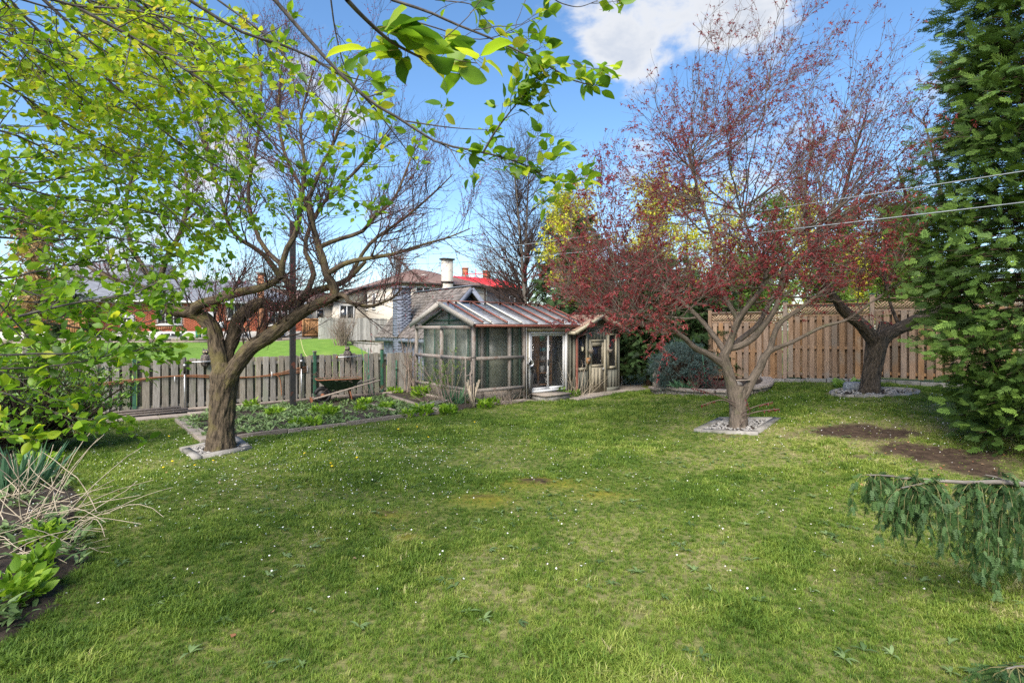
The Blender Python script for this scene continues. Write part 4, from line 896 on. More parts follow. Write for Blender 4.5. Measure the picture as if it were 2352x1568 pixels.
    a0 = ax(500); part('meter_box', h, m_white, (a0, a0 + .42, -.2, -.035, zf + .28, zf + .75))
    for x in (543, 618):
        a0 = ax(x); put('vent_pipe', Acc().tube([W(a0, -.1, z0 + .2), W(a0, -.12, zf + .1), W(a0 + .05, -.2, zf + .16), W(a0 + .08, -.24, zf + .05)], .05, 6), m_white, h)
    lt = part('wall_light', h, m_black, (ax(467), ax(467) + .3, -.12, -.04, 3.55, 3.65))
    bin_ = part('recycling_bin', None, pm('green_plastic', (.01, .13, .09), (.02, .19, .13), 5, (1, 1, 1), .5, .1), (ax(454), ax(465), -1.0, -.55, z0 + .02, z0 + .42), (ax(453), ax(466), -1.03, -.52, z0 + .421, z0 + .47)); tag(bin_, 'small green bin standing by the bungalow door', 'bin')
    # terrace in front of the house with a timber edge
    tr = thing('terrace', 'paved terrace with low timber retaining edge before the brick bungalow', 'terrace', W(L / 2, -1.5, 1.2))
    part('paving', tr, m_concrete, (2.5, L + .5, -3.0, -.04, .8, z0 + .0))
    for k in range(3):
        x = 2.4
        while x < L + .4:
            x1 = min(x + 2.4 + .7 * (k % 2), L + .5); part('timber', tr, m_timber, (x + .01, x1 - .01, -3.16 - .03 * (2 - k), -3.005, 1.0 + .16 * k, 1.15 + .16 * k)); x = x1
    a0, a1 = ax(509), ax(522)
    stp = thing('garden_steps', 'short flight of timber steps down from the terrace', 'steps', W((a0 + a1) / 2, -4, 1.0))
    for k in range(5): part('tread', stp, m_timber, (a0, a1, -3.25 - .34 * (k + 1), -3.25 - .34 * k, .75, z0 - .13 * (k + 1)))
    # stained gates beside the house
    for nm, x0, x1, lab in (('wooden_gate', 698, 733, 'brown stained wooden gate with diagonal brace right of the bungalow'), ('wooden_gate', 150, 194, 'brown stained wooden gate at the left corner of the bungalow')):
        Y = 43.5 if x0 > 500 else 36.5; q0 = P(x0, 774, Y); q1 = P(x1, 774, Y + (.8 if x0 > 500 else .4)); d = q1 - q0; d[2] = 0; ln = np.linalg.norm(d); W2, R2, bx2, part2 = frame2(q0, math.atan2(d[1], d[0])); zb = q0[2]; zt = P(x0, 731, Y)[2]
        gt = thing(nm, lab, 'gate', W2(ln / 2, 0, zb)); nb = 8
        for k in range(nb): part2('board', gt, m_brownwood, (ln * k / nb + .006, ln * (k + 1) / nb - .006, 0, .03, zb, zt))
        for z in (zb + .12, zt - .14): part2('rail', gt, m_brownwood, (0, ln, -.04, -.002, z, z + .1))
        put('brace', Acc().bar(W2(.06, -.02, zt - .2), W2(ln - .06, -.02, zb + .2), .035, .1), m_brownwood, gt)
        for a in (-.07, ln + .07): part2('post', gt, m_brownwood, (a - .06, a + .06, -.06, .06, zb - .2, zt + .12))
build_brick_house()
def build_stucco_house():
    c = P(921, 700, 45); W, R, bx, part = frame2(c, math.atan2(U[1], U[0])); zb, ze = .6, 6.1
    h = thing('stucco_house', 'cream two-storey stucco house with brown hip roof and tall chimney', 'house', W(4.4, 4.8, zb))
    part('wall', h, m_stucco, (0, 8.6, 0, 9.4, zb, ze)); e = .3
    rp = [W(-e, -e, ze), W(8.6 + e, -e, ze), W(8.6 + e, 9.4 + e, ze), W(-e, 9.4 + e, ze), W(3.6, 4.6, 7.8), W(5.2, 4.9, 7.7)]
    put('roof', Acc().add(rp, [(0, 1, 5, 4), (2, 3, 4, 5)], [(1, 2, 5), (3, 0, 4)]), m_browroof, h)
    part('fascia', h, m_darktrim, (-e - .04, 8.6 + e + .04, -e - .04, 9.4 + e + .04, ze - .2, ze - .005))
    def ax(px): r = (px - CX) / F; return (r * c[1] - c[0]) / (U[0] - r * U[1])
    def bxx(px): r = (px - CX) / F; return (r * c[1] - c[0]) / (V_[0] - r * V_[1])
    window(part, h, ax(955), ax(989), 4.25, 5.72, 0, 2)
    a0, a1 = ax(1013), ax(1034); ch = part('chimney', h, m_stucco, (a0, a1, -.5, -.02, zb, 8.15)); part('chimney_cap', ch, m_darktrim, (a0 - .12, a1 + .12, -.62, .1, 8.15, 8.28)); part('chimney_skirt', ch, m_darktrim, (a0 - .03, a1 + .03, -.53, -.0, 6.12, 6.3))
    for px in (846, 863):
        b0 = bxx(px); w = .7; wn = put('window', bx(bx(Acc(), -.06, .03, b0, b0 + .06, 4.0, 5.4), -.06, .03, b0 + w - .06, b0 + w, 4.0, 5.4), m_white, h); part('pane', wn, m_glassdark, (-.02, -.01, b0 + .061, b0 + w - .061, 4.0, 5.4)); part('sill', wn, m_white, (-.1, .03, b0, b0 + w, 3.9, 3.999))
    part('downpipe', h, m_darktrim, (8.3, 8.42, -.12, -.02, zb, ze - .2)); 
    for k, (a, b) in enumerate(((3.4, 2.8), (5.6, 3.0))): part('roof_vent', h, m_found, (a, a + .5, b, b + .4, 6.95, 7.12))
    # side wing with a lean-to roof, and a lower one beyond
    b0 = 7.5; wg = part('wing_wall', h, m_stucco, (-3.0, -.01, b0, b0 + 5, zb, 4.7)); put('wing_gable', Acc().prism([W(-3.0, b0, 4.7), W(-.01, b0, 4.7), W(-.01, b0, 5.9)], W(0, 5, 0) - W(0, 0, 0)), m_stucco, h)
    put('wing_roof', Acc().prism([W(-3.5, b0 - .4, 4.62), W(0, b0 - .4, 6.03), W(0, b0 - .4, 6.2), W(-3.5, b0 - .4, 4.78)], W(0, 5.5, 0) - W(0, 0, 0)), m_browroof, h)
    put('wing_fascia', Acc().prism([W(-3.5, b0 - .44, 4.60), W(0, b0 - .44, 6.0), W(0, b0 - .44, 6.2), W(-3.5, b0 - .44, 4.78)], W(0, .035, 0) - W(0, 0, 0)), m_darktrim, h)
    pdo = part('patio_door', h, m_white, (-2.5, -2.42, b0 - .05, b0 + .02, 2.6, 4.35), (-1.2, -1.12, b0 - .05, b0 + .02, 2.6, 4.35), (-2.419, -1.201, b0 - .05, b0 + .02, 4.27, 4.35), (-1.86, -1.78, b0 - .05, b0 + .02, 2.6, 4.269)); part('pane', pdo, m_glassdark, (-2.419, -1.201, b0 - .02, b0 - .01, 2.6, 4.269))
    part('low_wall', h, m_stucco, (-8.0, -3.01, b0 + .6, b0 + 5, zb, 4.3)); put('low_roof', Acc().prism([W(-8.6, b0 + .1, 4.3), W(-3.0, b0 + .1, 4.3), W(-3.0, b0 + 2.8, 5.6), W(-8.6, b0 + 2.8, 5.6)], (0, 0, .14)), m_browroof, h)
    wn = part('window', h, m_white, (-4.4, -3.7, b0 + .55, b0 + .598, 3.0, 4.0)); part('pane', wn, m_glassdark, (-4.33, -3.77, b0 + .54, b0 + .549, 3.07, 3.93))
build_stucco_house()
def build_red_roof_house():
    c = P(1113, 700, 60); W, R, bx, part = frame2(c, math.atan2(U[1], U[0])); zb, ze = .5, 6.9
    h = thing('charcoal_house', 'charcoal walled house with bright red metal roof behind the bare tree', 'house', W(3, 4, zb))
    part('wall', h, m_darkgrey, (-1.5, 5.0, 0, 8, zb, ze))
    rp = [W(-2.2, -.7, ze), W(5.6, -.7, ze), W(4.6, 4, ze + 1.35), W(-1.5, 4, ze + 1.35), W(5.6, 8.7, ze), W(-2.2, 8.7, ze)]
    put('roof', Acc().add(rp, [(0, 1, 2, 3), (3, 2, 4, 5)], [(1, 4, 2), (0, 3, 5)]), m_redroof, h); part('fascia', h, m_redroof, (-2.25, 5.65, -.78, -.72, ze - .16, ze + .02))
    d = nrmz(rp[3] - rp[0])
    for k in range(14):
        a = -2.0 + k * .55; p0 = W(a, -.68, ze + .03); p1 = W(min(a + .4, 4.5), 3.9, ze + 1.36); put('roof_seam', Acc().bar(p0, p1, .05, .06), m_redroof, h)
    window(part, h, 3.4, 4.2, 4.2, 6.0, 0, 1)
    for nm, x0, x1, y0, lab in (('brick_chimney', 1062, 1075, 615, 'narrow brick chimney stack with grey base left of the red roof'), ('brick_chimney', 1110, 1125, 622, 'short orange brick chimney stack above the red roof')):
        q = P((x0 + x1) / 2, y0, 66); wd = (x1 - x0) / F * 66
        t = thing(nm, lab, 'chimney', (q[0], q[1], 7)); W2, R2, bx2, part2 = frame2(q, .5)
        part2('stack', t, m_chimbrick, (-wd / 2.4, wd / 2.4, -wd / 2.4, wd / 2.4, q[2] - .9, q[2] - .15)); part2('base', t, m_concrete, (-wd / 2, wd / 2, -wd / 2, wd / 2, 4.5, q[2] - .901)); part2('cap', t, m_chimbrick, (-wd / 2, wd / 2, -wd / 2, wd / 2, q[2] - .149, q[2]))
    q = P(1093, 640, 64); sc_ = thing('roof_scaffold', 'small red steel frame standing on the roof beyond the red roof', 'frame', q)
    for dx in (-1.2, 0, 1.2): put('upright', Acc().bar(q + (dx, 0, -1.5), q + (dx, 0, 1.15 - abs(dx) * .2), .09, .09, up=(0, 1, 0)), m_redroof, sc_)
    for dz in (0, .55): put('rail', Acc().bar(q + (-1.3, 0, dz), q + (1.3, 0, dz), .08, .08), m_redroof, sc_)
build_red_roof_house()
def build_cottage():
    n0 = P(1083.5, 658.5, 24); W, R, bx, part = frame2(n0, math.atan2(V_[1], V_[0]))   # a: back along the ridge, b: to the left (towards -u)
    L = 5.5; w = 2.15; rz, ez = n0[2], 1.74
    t = thing('shake_roof_cottage', 'low blue grey outbuilding with steep cedar shake roof behind the fence', 'outbuilding', W(L / 2, 0, -.1))
    part('wall', t, m_slate, (.35, L - .2, -w + .35, w - .35, -.3, ez + .15))
    # wall shingles on the face that shows
    ms = boxmesh('wall_shingle', .2, .03, .3, m_shing_wall, .004); ang = math.atan2(V_[1], V_[0]); g = np.random.default_rng(10)
    for r in range(4):
        for k in range(25):
            a = .5 + k * .205 + (r % 2) * .1
            if a < L - .3 and not (1.2 < a < 2.1): put('wall_shingle', ms, None, t, mat4(W(a, w - .33, .75 + r * .25), ang, (g.uniform(.8, 1), 1, 1), .06))
    put('gable_wall', Acc().prism([W(.35, -w + .35, ez + .15), W(.35, w - .35, ez + .15), W(.35, 0, rz - .3)], W(.05, 0, 0) - W(0, 0, 0)), m_darkgrey, t)
    for s in (1, -1):
        put('roof_deck', Acc().prism([W(0, 0, rz - .03), W(L, 0, rz - .03), W(L, s * w, ez - .03), W(0, s * w, ez - .03)], (0, 0, -.05)), m_darktrim, t)
        put('bargeboard', Acc().bar(W(-.03, 0, rz - .1), W(-.03, s * w, ez - .1), .04, .2), m_slate, t)
        part('fascia', t, m_slate, (0, L, s * w - .02, s * w + .02, ez - .2, ez - .0))
    put('ridge_board', Acc().bar(W(0, 0, rz + .06), W(L, 0, rz + .06), .2, .03), m_slate, t)
    sl = np.array((w, ez - rz)); sll = np.linalg.norm(sl); sd = sl / sll; pit = math.atan2(-sd[1], sd[0])
    me = [boxmesh('roof_shake', wd, .36, .022, m_shake, .003, False) for wd in (.10, .13, .16)]
    rows = 15; ex = sll / rows; items = []; 
    for r in range(rows):
        a = .02
        while a < L - .05:
            k = int(g.integers(0, 3)); wd = (.10, .13, .16)[k]; d = ex * (r + .5) + g.normal() * .012
            items.append((k, W(a + wd / 2, sd[0] * d, rz + sd[1] * d + .03 + g.uniform(0, .012)), a)); a += wd + .008
    items.sort(key=lambda it: it[2])
    rotb = math.atan2(V_[1], V_[0])
    rest = Acc(); Rm = np.array((Matrix.Rotation(rotb, 3, 'Z') @ Matrix.Rotation(-pit + math.radians(5), 3, 'X')))
    for i, (k, p, a) in enumerate(items):
        if i < 300: put('roof_shake', me[k], None, t, Matrix.Translation([float(v) for v in p]) @ Matrix.Rotation(rotb, 4, 'Z') @ Matrix.Rotation(-pit + math.radians(5), 4, 'X') @ Matrix.Rotation(g.normal() * .03, 4, 'Z'))
        else: rest.box(p, ((.10, .13, .16)[k], .36, .022), Rm)
    put('roof_shakes_far', rest, m_shake_pos, t, kind='stuff')
    ca = L - 2.35; ch = part('chimney', t, m_slate, (ca - .28, ca + .28, w - .62, w + .02, -.2, 4.0))
    ck = Acc(); g2 = np.random.default_rng(2)
    for r in range(50):
        for k in range(3):
            a = ca - .28 + (k + .25 + .5 * (r % 2)) * .187
            if a < ca + .2: bx(ck, a - .09, a + .09, w + .021, w + .025, -.1 + r * .081, -.03 + r * .081)
        for k in range(3):
            b = w - .62 + (k + .25 + .5 * (r % 2)) * .21
            if b < w - .1: bx(ck, ca - .285, ca - .281, b - .1, b + .1, -.1 + r * .081, -.026 + r * .081)
    put('chimney_brickwork', ck, m_slate, ch, kind='stuff')
    part('chimney_cap', ch, m_slate, (ca - .34, ca + .34, w - .68, w + .08, 4.0, 4.1))
    put('roof_flashing', Acc().bar(W(ca - .31, w - .72, ez + .75), W(ca - .31, w + .06, ez - .02), .06, .12), m_darktrim, t)
    wn = part('window', t, m_white, (.5, 1.15, w - .36, w - .31, .8, 1.5)); part('pane', wn, m_glassdark, (.57, 1.08, w - .309, w - .305, .87, 1.43))
m_shake_pos = pm('cedar_shake_far', (.045, .037, .032), (.24, .21, .19), 5.5, (1, 1, 1), .9, .6, .006, coord='Position', detail=2)
build_cottage()
def build_mid():
    # weathered grey board fence on a concrete wall
    q0, q1 = P(733, 776, 37.5), P(889, 780, 40.5); d = q1 - q0; d[2] = 0; ln = np.linalg.norm(d); W, R, bx, part = frame2(q0, math.atan2(d[1], d[0])); zt = 2.93
    f = thing('picket_fence', 'tall pale grey board fence on a concrete footing beside the stucco house', 'fence', W(ln / 2, 0, 1.4)); g = np.random.default_rng(12); ac = Acc(); x = 0; n = 0
    me = boxmesh('tall_board', .105, .03, 1.6, m_fencepale)
    while x < ln:
        put('board', me, None, f, mat4(W(x, g.normal() * .006, zt - 1.6 + g.normal() * .015), math.atan2(d[1], d[0]))); x += .115
    for z in (1.55, 2.6): part('rail', f, m_fencepale, (0, ln, .02, .06, z, z + .09))
    wl = thing('concrete_wall', 'stained concrete retaining wall below the grey board fence', 'wall', P(842, 809, 31))
    a, b = P(813, 790, 33.5), P(874, 790, 29.0); put('wall_face', Acc().bar((a[0], a[1], .55), (b[0], b[1], .55), .25, 1.55), m_concrete, wl); put('wall_coping', Acc().bar((a[0], a[1], 1.35), (b[0], b[1], 1.35), .3, .06), m_concrete, wl)
    # house behind the bungalow
    c = P(150, 700, 60); W2, R2, bx2, part2 = frame2(c, .35); h = thing('white_siding_house', 'white clapboard upper storey rising behind the bungalow roof', 'house', W2(4, 4, 1.5))
    part2('wall', h, m_sidingw, (0, 9, 0, 8, 1.5, 7.6)); put('roof', Acc().prism([W2(-.5, -.5, 7.6), W2(-.5, 8.5, 7.6), W2(-.5, 4, 10)], W2(10, 0, 0) - W2(0, 0, 0)), m_greyroof, h)
    window(part2, h, 2.0, 3.5, 5.6, 7.0, 0, 2); window(part2, h, 5.2, 6.7, 5.6, 7.0, 0, 2)
m_fencepale = pm('pale_grey_board', (.22, .205, .185), (.44, .42, .385), 4, (9, 9, .6), .9, .4, .005, rand=.3)
build_mid()
# power cables sagging from a pole beyond the houses towards the house on the right
for k, (ya, yb, lab) in enumerate(((371, 585, 'upper overhead cable crossing in front of the red maple'), (436, 602, 'lower overhead cable crossing in front of the red maple'))):
    a = P(2352, ya, 6.4); b = P((919, 881)[k], yb, 52); a = a + (a - b) * .10; b = b + (b - a) * .02; t = np.linspace(0, 1, 40)[:, None]; p = a * (1 - t) + b * t
    mid = (P(1225, (551, 580)[k], 26))
    rr = np.linspace(.006, .022, 40)
    p[:, 2] -= (4 * t * (1 - t))[:, 0] * (.35, .45)[k]
    tag(put('overhead_cable', Acc().tube(p, rr, 5), m_wire), lab, 'cable')

# ---------------------------------------------------------------- things in the garden
def turn(p, d): return p
def build_pole():
    b = G(672, 935); t = thing('steel_post', 'tall black steel post with rusty patches in the vegetable bed', 'post', b)
    put('shaft', boxmesh('shaft', .13, .13, 5.0, m_black, .006), None, t, mat4((b[0], b[1], .03), FANG)); put('base_plate', boxmesh('base_plate', .34, .34, .03, m_rust, .004), None, t, mat4((b[0], b[1], .02), FANG))
    put('flange', boxmesh('flange', .15, .02, 4.9, m_black, .002), None, t, mat4((b[0] + .04, b[1] - .07, .06), FANG))
build_pole()
def owl(tpos, off, zbar, lab, yaw, barlab, dx):
    p = FP(tpos, off, zbar + .0); t = thing('owl_decoy', lab, 'owl decoy', p, 'plastic owls on the fence'); s = 1.0
    R = np.array(Matrix.Rotation(yaw, 3, 'Z')); c = p + np.array((0, 0, -.13))
    body = Acc(); body.lathe([(.001, 0), (.055, .005), (.08, .05), (.105, .13), (.115, .2), (.105, .27), (.08, .31), (.06, .325)], c, 14, R @ np.diag((.95, .85, 1))); put('body', body.mesh('body', True), m_owl, t)
    hd = Acc(); hd.ball(c + (0, 0, .375), (.085, .08, .075), 12, 8); put('head', hd.mesh('head', True), m_owl, t)
    for q in (-1, 1):
        e = Acc(); e.lathe([(.026, 0), (.018, .03), (.001, .075)], c + R @ np.array((q * .05, .0, .42)), 6); put('ear_tuft', e, m_owl, t)
        y = Acc(); y.ball(c + R @ np.array((q * .034, -.072, .385)), .017, 8, 5); put('eye', y, m_yellowrope, t)
        w_ = Acc(); w_.ball(c + R @ np.array((q * .095, .015, .17)), (.03, .07, .14), 8, 6, R); put('wing', w_.mesh('wing', True), m_owl, t)
    k = Acc(); k.lathe([(.013, 0), (.001, -.04)], c + R @ np.array((0, -.085, .37)), 5); put('beak', k, m_darktrim, t)
    b = thing('perch_bar', barlab, 'bar', FP(tpos - .3, off, zbar)); a0, a1 = FP(tpos - .37 + dx, off + .10, zbar), FP(tpos + .38 + dx, off + .11, zbar + .01)
    put('rod', Acc().tube([a0, a1], .014, 8), m_steel, b); put('end_clamp', Acc().tube([a0 + (-.02, 0, 0), a0 + (.02, .0, 0)], .035, 10), m_rust, b); put('bracket', Acc().bar(FP(tpos - .3 + dx, .05, zbar), FP(tpos - .3 + dx, off + .11, zbar), .02, .02), m_rust, b)
def tfence(px): r = (px - CX) / F; return (r * FO[1] - FO[0]) / (FD[0] - r * FD[1])
owl(tfence(470), .12, 1.27, 'dark plastic owl looking up on the fence left of the plum trunk', .35, 'galvanised bar under the owl left of the plum trunk', 0)
owl(tfence(794), .12, 1.27, 'dark plastic owl on the fence above the wheelbarrow', -.2, 'galvanised bar under the owl above the wheelbarrow', 0)
def build_fence_bits():
    for x in (422, 689):
        t = thing('pipe_stand', 'thin black pipe with clamp standing at the fence ' + ('left of the owl' if x < 500 else 'right of the black post'), 'pipe', FP(tfence(x), .1, 0))
        q = FP(tfence(x), .11, 0); put('upper_pipe', Acc().tube([q + (0, 0, .98), q + (0, 0, 1.40)], .03, 8), m_black, t); put('lower_pipe', Acc().tube([q + (0, 0, .05), q + (0, 0, .98)], .016, 8), m_steel, t); put('clamp', Acc().tube([q + (0, 0, 1.16), q + (0, 0, 1.22)], .038, 8), m_steel, t)
    t = thing('pipe_run', 'bundle of orange brown irrigation pipes strapped along the grey fence', 'pipes', FP(-3, .1, .8))
    g = np.random.default_rng(13)
    for k in range(4):
        xs = np.linspace(-5.6, -.05, 30); z = .86 + .07 * np.sin((xs + 4.2) * 1.75 + .2) * np.exp(-((xs + 2.8) / 3.5) ** 2) + (k - 1.5) * .014 * (1 + 2.2 * sstep(-.9, -.05, xs)) + .015 * np.sin(xs * 3.1 + k)
        z = np.where(xs > -.9, z + .05 * sstep(-.9, -.05, xs), z); pts = np.stack([FP(x, .085 + .014 * (k % 2), zz) for x, zz in zip(xs, z)])
        put('pipe', Acc().tube(pts, .0105, 6), m_copper, t); put('valve', Acc().ball(pts[-1], .018, 6, 4), m_white, t)
    put('drop_pipe', Acc().tube(resample([FP(-1.0, .1, .86), FP(-.85, .1, .75), FP(-.8, .1, .5), FP(-.78, .1, .22)], [.01] * 4, 14)[0], .0105, 6), m_copper, t)
    for x in (-3.4, -1.05, -5.0): put('strap', Acc().bar(FP(x, .105, .76), FP(x, .105, .92), .02, .012, up=FN.tolist() + [0]), m_white, t)
    r = thing('rope', 'slack yellow rope running from the bungalow lawn to a green fence post', 'rope', FP(.19, .03, 1.4)); a = FP(.19, .03, 1.43); b = P(690, 775, 30); s = np.linspace(0, 1, 20)[:, None]; p = a * (1 - s) + b * s; p[:, 2] -= .5 * (4 * s * (1 - s))[:, 0]; put('rope_line', Acc().tube(p, .012, 4), m_yellowrope, r)
    # leaning garden stakes
    for k, (x0, y0, x1, y1) in enumerate(((855, 918, 829, 797), (848, 920, 846, 799), (862, 915, 840, 830))):
        a, b = G(x0, y0), P(x1, y1, G(x0, y0)[1] + .5); tag(put('garden_stake', Acc().tube([a, b], .012, 6), m_green), ('long green garden stake leaning left against the fence', 'green garden stake standing almost upright by the fence', 'short green garden stake leaning behind the others')[k], 'stake')
    tag(put('fence_gate_bolt', Acc().bar(FP(tfence(908), .07, .12), FP(tfence(908), .07, 1.1), .045, .02, up=FN.tolist() + [0]).bar(FP(tfence(908) - .05, .085, .82), FP(tfence(908) + .05, .085, .82), .05, .03), m_green), 'teal green steel strap bolted upright to the fence near the greenhouse', 'strap')
build_fence_bits()
def build_barrow():
    c = G(783, 925); W, R, bx, part = frame2(c, math.radians(24)); t = thing('wheelbarrow', 'old green wheelbarrow with rusty rim full of dry twigs', 'wheelbarrow', c)
    # tub
    top = [(-.62, -.33), (.50, -.33), (.56, -.2), (.56, .2), (.50, .33), (-.62, .33), (-.68, .2), (-.68, -.2)]; bot = [(-.30, -.2), (.24, -.2), (.27, -.12), (.27, .12), (.24, .2), (-.30, .2), (-.33, .12), (-.33, -.12)]
    zt, zb = .70, .40; n = 8; V = [W(a, b, zt) for a, b in top] + [W(a, b, zb) for a, b in bot] + [W(a * .97, b * .95, zt) for a, b in top] + [W(a * .97, b * .95, zb + .02) for a, b in bot]
    Q = [(i, (i + 1) % n, n + (i + 1) % n, n + i) for i in range(n)] + [(2 * n + i, 3 * n + i, 3 * n + (i + 1) % n, 2 * n + (i + 1) % n) for i in range(n)]; T = [(n, n + i, n + i + 1) for i in range(1, n - 1)] + [(3 * n, 3 * n + i + 1, 3 * n + i) for i in range(1, n - 1)]
    tub = put('tub', Acc().add(V, Q, T), m_barrow, t); rp = [W(a, b, zt) for a, b in top]; put('rim', Acc().tube(rp + rp[:1], .016, 6), m_rust, tub)
    for s in (-1, 1): put('handle', Acc().bar(W(-.78, s * .16, .16), W(1.05, s * .34, .64), .035, .045), m_timber, t)
    wx = -.50; th = np.linspace(0, 2 * np.pi, 25)
    wh = put('wheel', Acc().tube([W(wx + .20 * math.cos(q), 0, .25 + .20 * math.sin(q)) for q in th], .05, 8), m_rubber, t); put('hub', Acc().tube([W(wx, -.1, .25), W(wx, .1, .25)], .05, 10), m_rust, wh); put('disc', Acc().tube([W(wx, -.02, .25), W(wx, .02, .25)], .17, 16), m_black, wh)
    for s in (-1, 1): put('leg', Acc().bar(W(.32, s * .2, 0), W(.2, s * .22, .44), .03, .03, up=(1, 0, 0)), m_rust, t)
    put('leg_brace', Acc().bar(W(.3, -.2, .1), W(.3, .2, .1), .025, .025), m_rust, t)
    put('front_bar', boxmesh('front_bar', .05, .5, .1, m_rust, .004), None, t, mat4(W(-.80, 0, .08), math.radians(24)))
    g = np.random.default_rng(14); n = 90; p = np.stack([W(a, b, .62) for a, b in zip(g.uniform(-.5, .4, n), g.uniform(-.22, .22, n))]); d = nrmz(g.normal(size=(n, 3)) * (.5, .5, .35) + (0, 0, .55)); L = g.uniform(.25, .8, n)[:, None]
    Pn = np.stack([p, p + d * L * .5 + g.normal(size=(n, 3)) * .02, p + d * L + g.normal(size=(n, 3)) * .05], 1); V, Q, A = tubes(Pn, np.broadcast_to([.005, .004, .002], (n, 3)), 4); tw = put('dry_twigs', Acc().add(V, Q), m_bush_twig, None, kind='stuff'); tw['label'] = 'bundle of dry reddish twigs in the wheelbarrow'
build_barrow()
def pebble_mesh(g):
    bm = bmesh.new(); bmesh.ops.create_icosphere(bm, subdivisions=1, radius=1)
    for v in bm.verts: v.co = Vector((v.co.x * 1.0, v.co.y * g.uniform(.7, .8), v.co.z * .5)) * g.uniform(.88, 1.12)
    me = bpy.data.meshes.new('stone'); bm.to_mesh(me); bm.free(); me.materials.append(m_pebble)
    for p in me.polygons: p.use_smooth = True
    return me
_g = np.random.default_rng(15); PEB = [pebble_mesh(_g) for _ in range(5)]
def stone_bed(name, lab, poly, center, n, r, kerb_w=.12, kerb=True, seed=1):
    g = np.random.default_rng(seed); p = np.array(poly); c = p.mean(0); z0 = float(zg(c[0], c[1])); t = thing(name, lab, 'stone bed', (c[0], c[1], z0))
    if kerb:
        for i in range(len(p)):
            a, b = p[i], p[(i + 1) % len(p)]; d = nrmz(b - a); a2 = a + d * (kerb_w / 2 + .003); b2 = b + d * (kerb_w / 2 - .003)
            za, zb = float(zg(*a)), float(zg(*b)); put('edging_stone', Acc().bar((a2[0], a2[1], za), (b2[0], b2[1], zb), kerb_w, .12), m_concrete, t)
    lo, hi = p.min(0), p.max(0); k = 0; inner = c + (p - c) * .86
    while k < n:
        q = g.uniform(lo, hi)
        if not inpoly(q[:1], q[1:], inner)[0] or np.hypot(q[0] - center[0], q[1] - center[1]) < r: continue
        s = g.uniform(.022, .045); put('stone', PEB[k % 5], None, t, mat4((q[0], q[1], float(zg(q[0], q[1])) + .02 + g.uniform(0, .02)), g.uniform(0, 6.28), (s, s, s), g.normal() * .3, g.normal() * .3)); k += 1
    put('soil_fill', Acc().prism([(*q, float(zg(*q)) - .05) for q in inner], (0, 0, .065)), m_soil, t)
stone_bed('stone_bed', 'square stone-filled bed with concrete edging around the red maple trunk', MAPLE_SQ, (4.46, 10.85), 290, .19, .14, True, 2)
stone_bed('stone_bed', 'stone-filled bed with concrete edging around the plum tree trunk', PLUM_SQ, (-5.07, 9.44), 150, .27, .12, True, 3)
_th = np.linspace(0, 2 * np.pi, 19)[:-1]; RING = [(TREE_R[0] + .1 + .98 * math.cos(a), TREE_R[1] + .58 * math.sin(a)) for a in _th]
stone_bed('stone_ring', 'oval ring of pebbles around the old tree by the tan fence', RING, (TREE_R[0], TREE_R[1]), 200, .28, .07, True, 4)
def build_boulder():
    bm = bmesh.new(); bmesh.ops.create_icosphere(bm, subdivisions=3, radius=1); g = np.random.default_rng(17); k = g.normal(size=(4, 3))
    for v in bm.verts:
        n = sum(math.sin(2.3 * float(np.dot(k[i], v.co)) + i) for i in range(4)) * .07; v.co = v.co * (1 + n); v.co.x = max(min(v.co.x, .85), -.85); v.co.z = min(v.co.z, .75)
    me = bpy.data.meshes.new('boulder'); bm.to_mesh(me); bm.free(); p = G(1963, 901, .55); tag(put('boulder', me, m_boulder, None, mat4((p[0], p[1], .66), .3, (.30, .2, .2))), 'blue grey boulder at the foot of the old tree', 'boulder')
build_boulder()
# paving along the back fence, kerb slabs round the vegetable bed
def slab_row(name, lab, cat, pts, ln, wd, th, mat, dz=.0, jit=.01, pn='slab'):
    t = thing(name, lab, cat, (*pts[0][:2], float(zg(*pts[0][:2])))); g = np.random.default_rng(len(lab)); p = np.array([q[:2] for q in pts], float)
    for a, b in zip(p[:-1], p[1:]):
        L = np.linalg.norm(b - a); n = max(1, int(round(L / ln))); d = (b - a) / L; ang = math.atan2(d[1], d[0]); me = boxmesh(pn, L / n - .012, wd, th, mat, .006)
        for k in range(n):
            c = a + d * L * (k + .5) / n; put(pn, me, None, t, mat4((c[0], c[1], float(zg(*c)) + dz - th * .5 + g.normal() * .004), ang + g.normal() * .008, (1, 1, 1), g.normal() * jit, g.normal() * jit))
    return t
slab_row('paving_strip', 'row of worn concrete slabs along the foot of the grey fence', 'paving', [FP(-8.2, .86), FP(-2.6, .84)], .62, .42, .07, m_slab, .02)
slab_row('bed_kerb', 'pinkish kerb slabs between lawn and vegetable bed left of the plum tree', 'kerb', [G(414, 969), G(476, 1020)], .55, .22, .1, m_slab, .03)
slab_row('bed_edging', 'thin weathered edging along the front of the vegetable bed', 'edging', [G(545, 1010), G(660, 996), G(796, 979.5), G(925, 962), G(1014, 951)], 1.2, .05, .1, m_timber, .05, .01, 'edging_board')
slab_row('bed_edging', 'old edging stones in front of the netted greenhouse wall', 'edging', [G(1085, 934), G(1140, 930), G(1206, 922)], .5, .1, .1, m_slab, .04, .01, 'edging_stone')
slab_row('stepping_slab', 'flat concrete slab between bed and fence behind the plum trunk', 'slab', [G(596, 944), G(622, 938)], .6, .4, .05, m_concrete, .05)
slab_row('shed_paving', 'worn slabs in front of the shed and greenhouse doors', 'paving', [GH(2.9, -.98, 0), GH(4.2, -.72, 0), GH(5.9, -.62, 0)], .62, .35, .06, m_slab, .035)
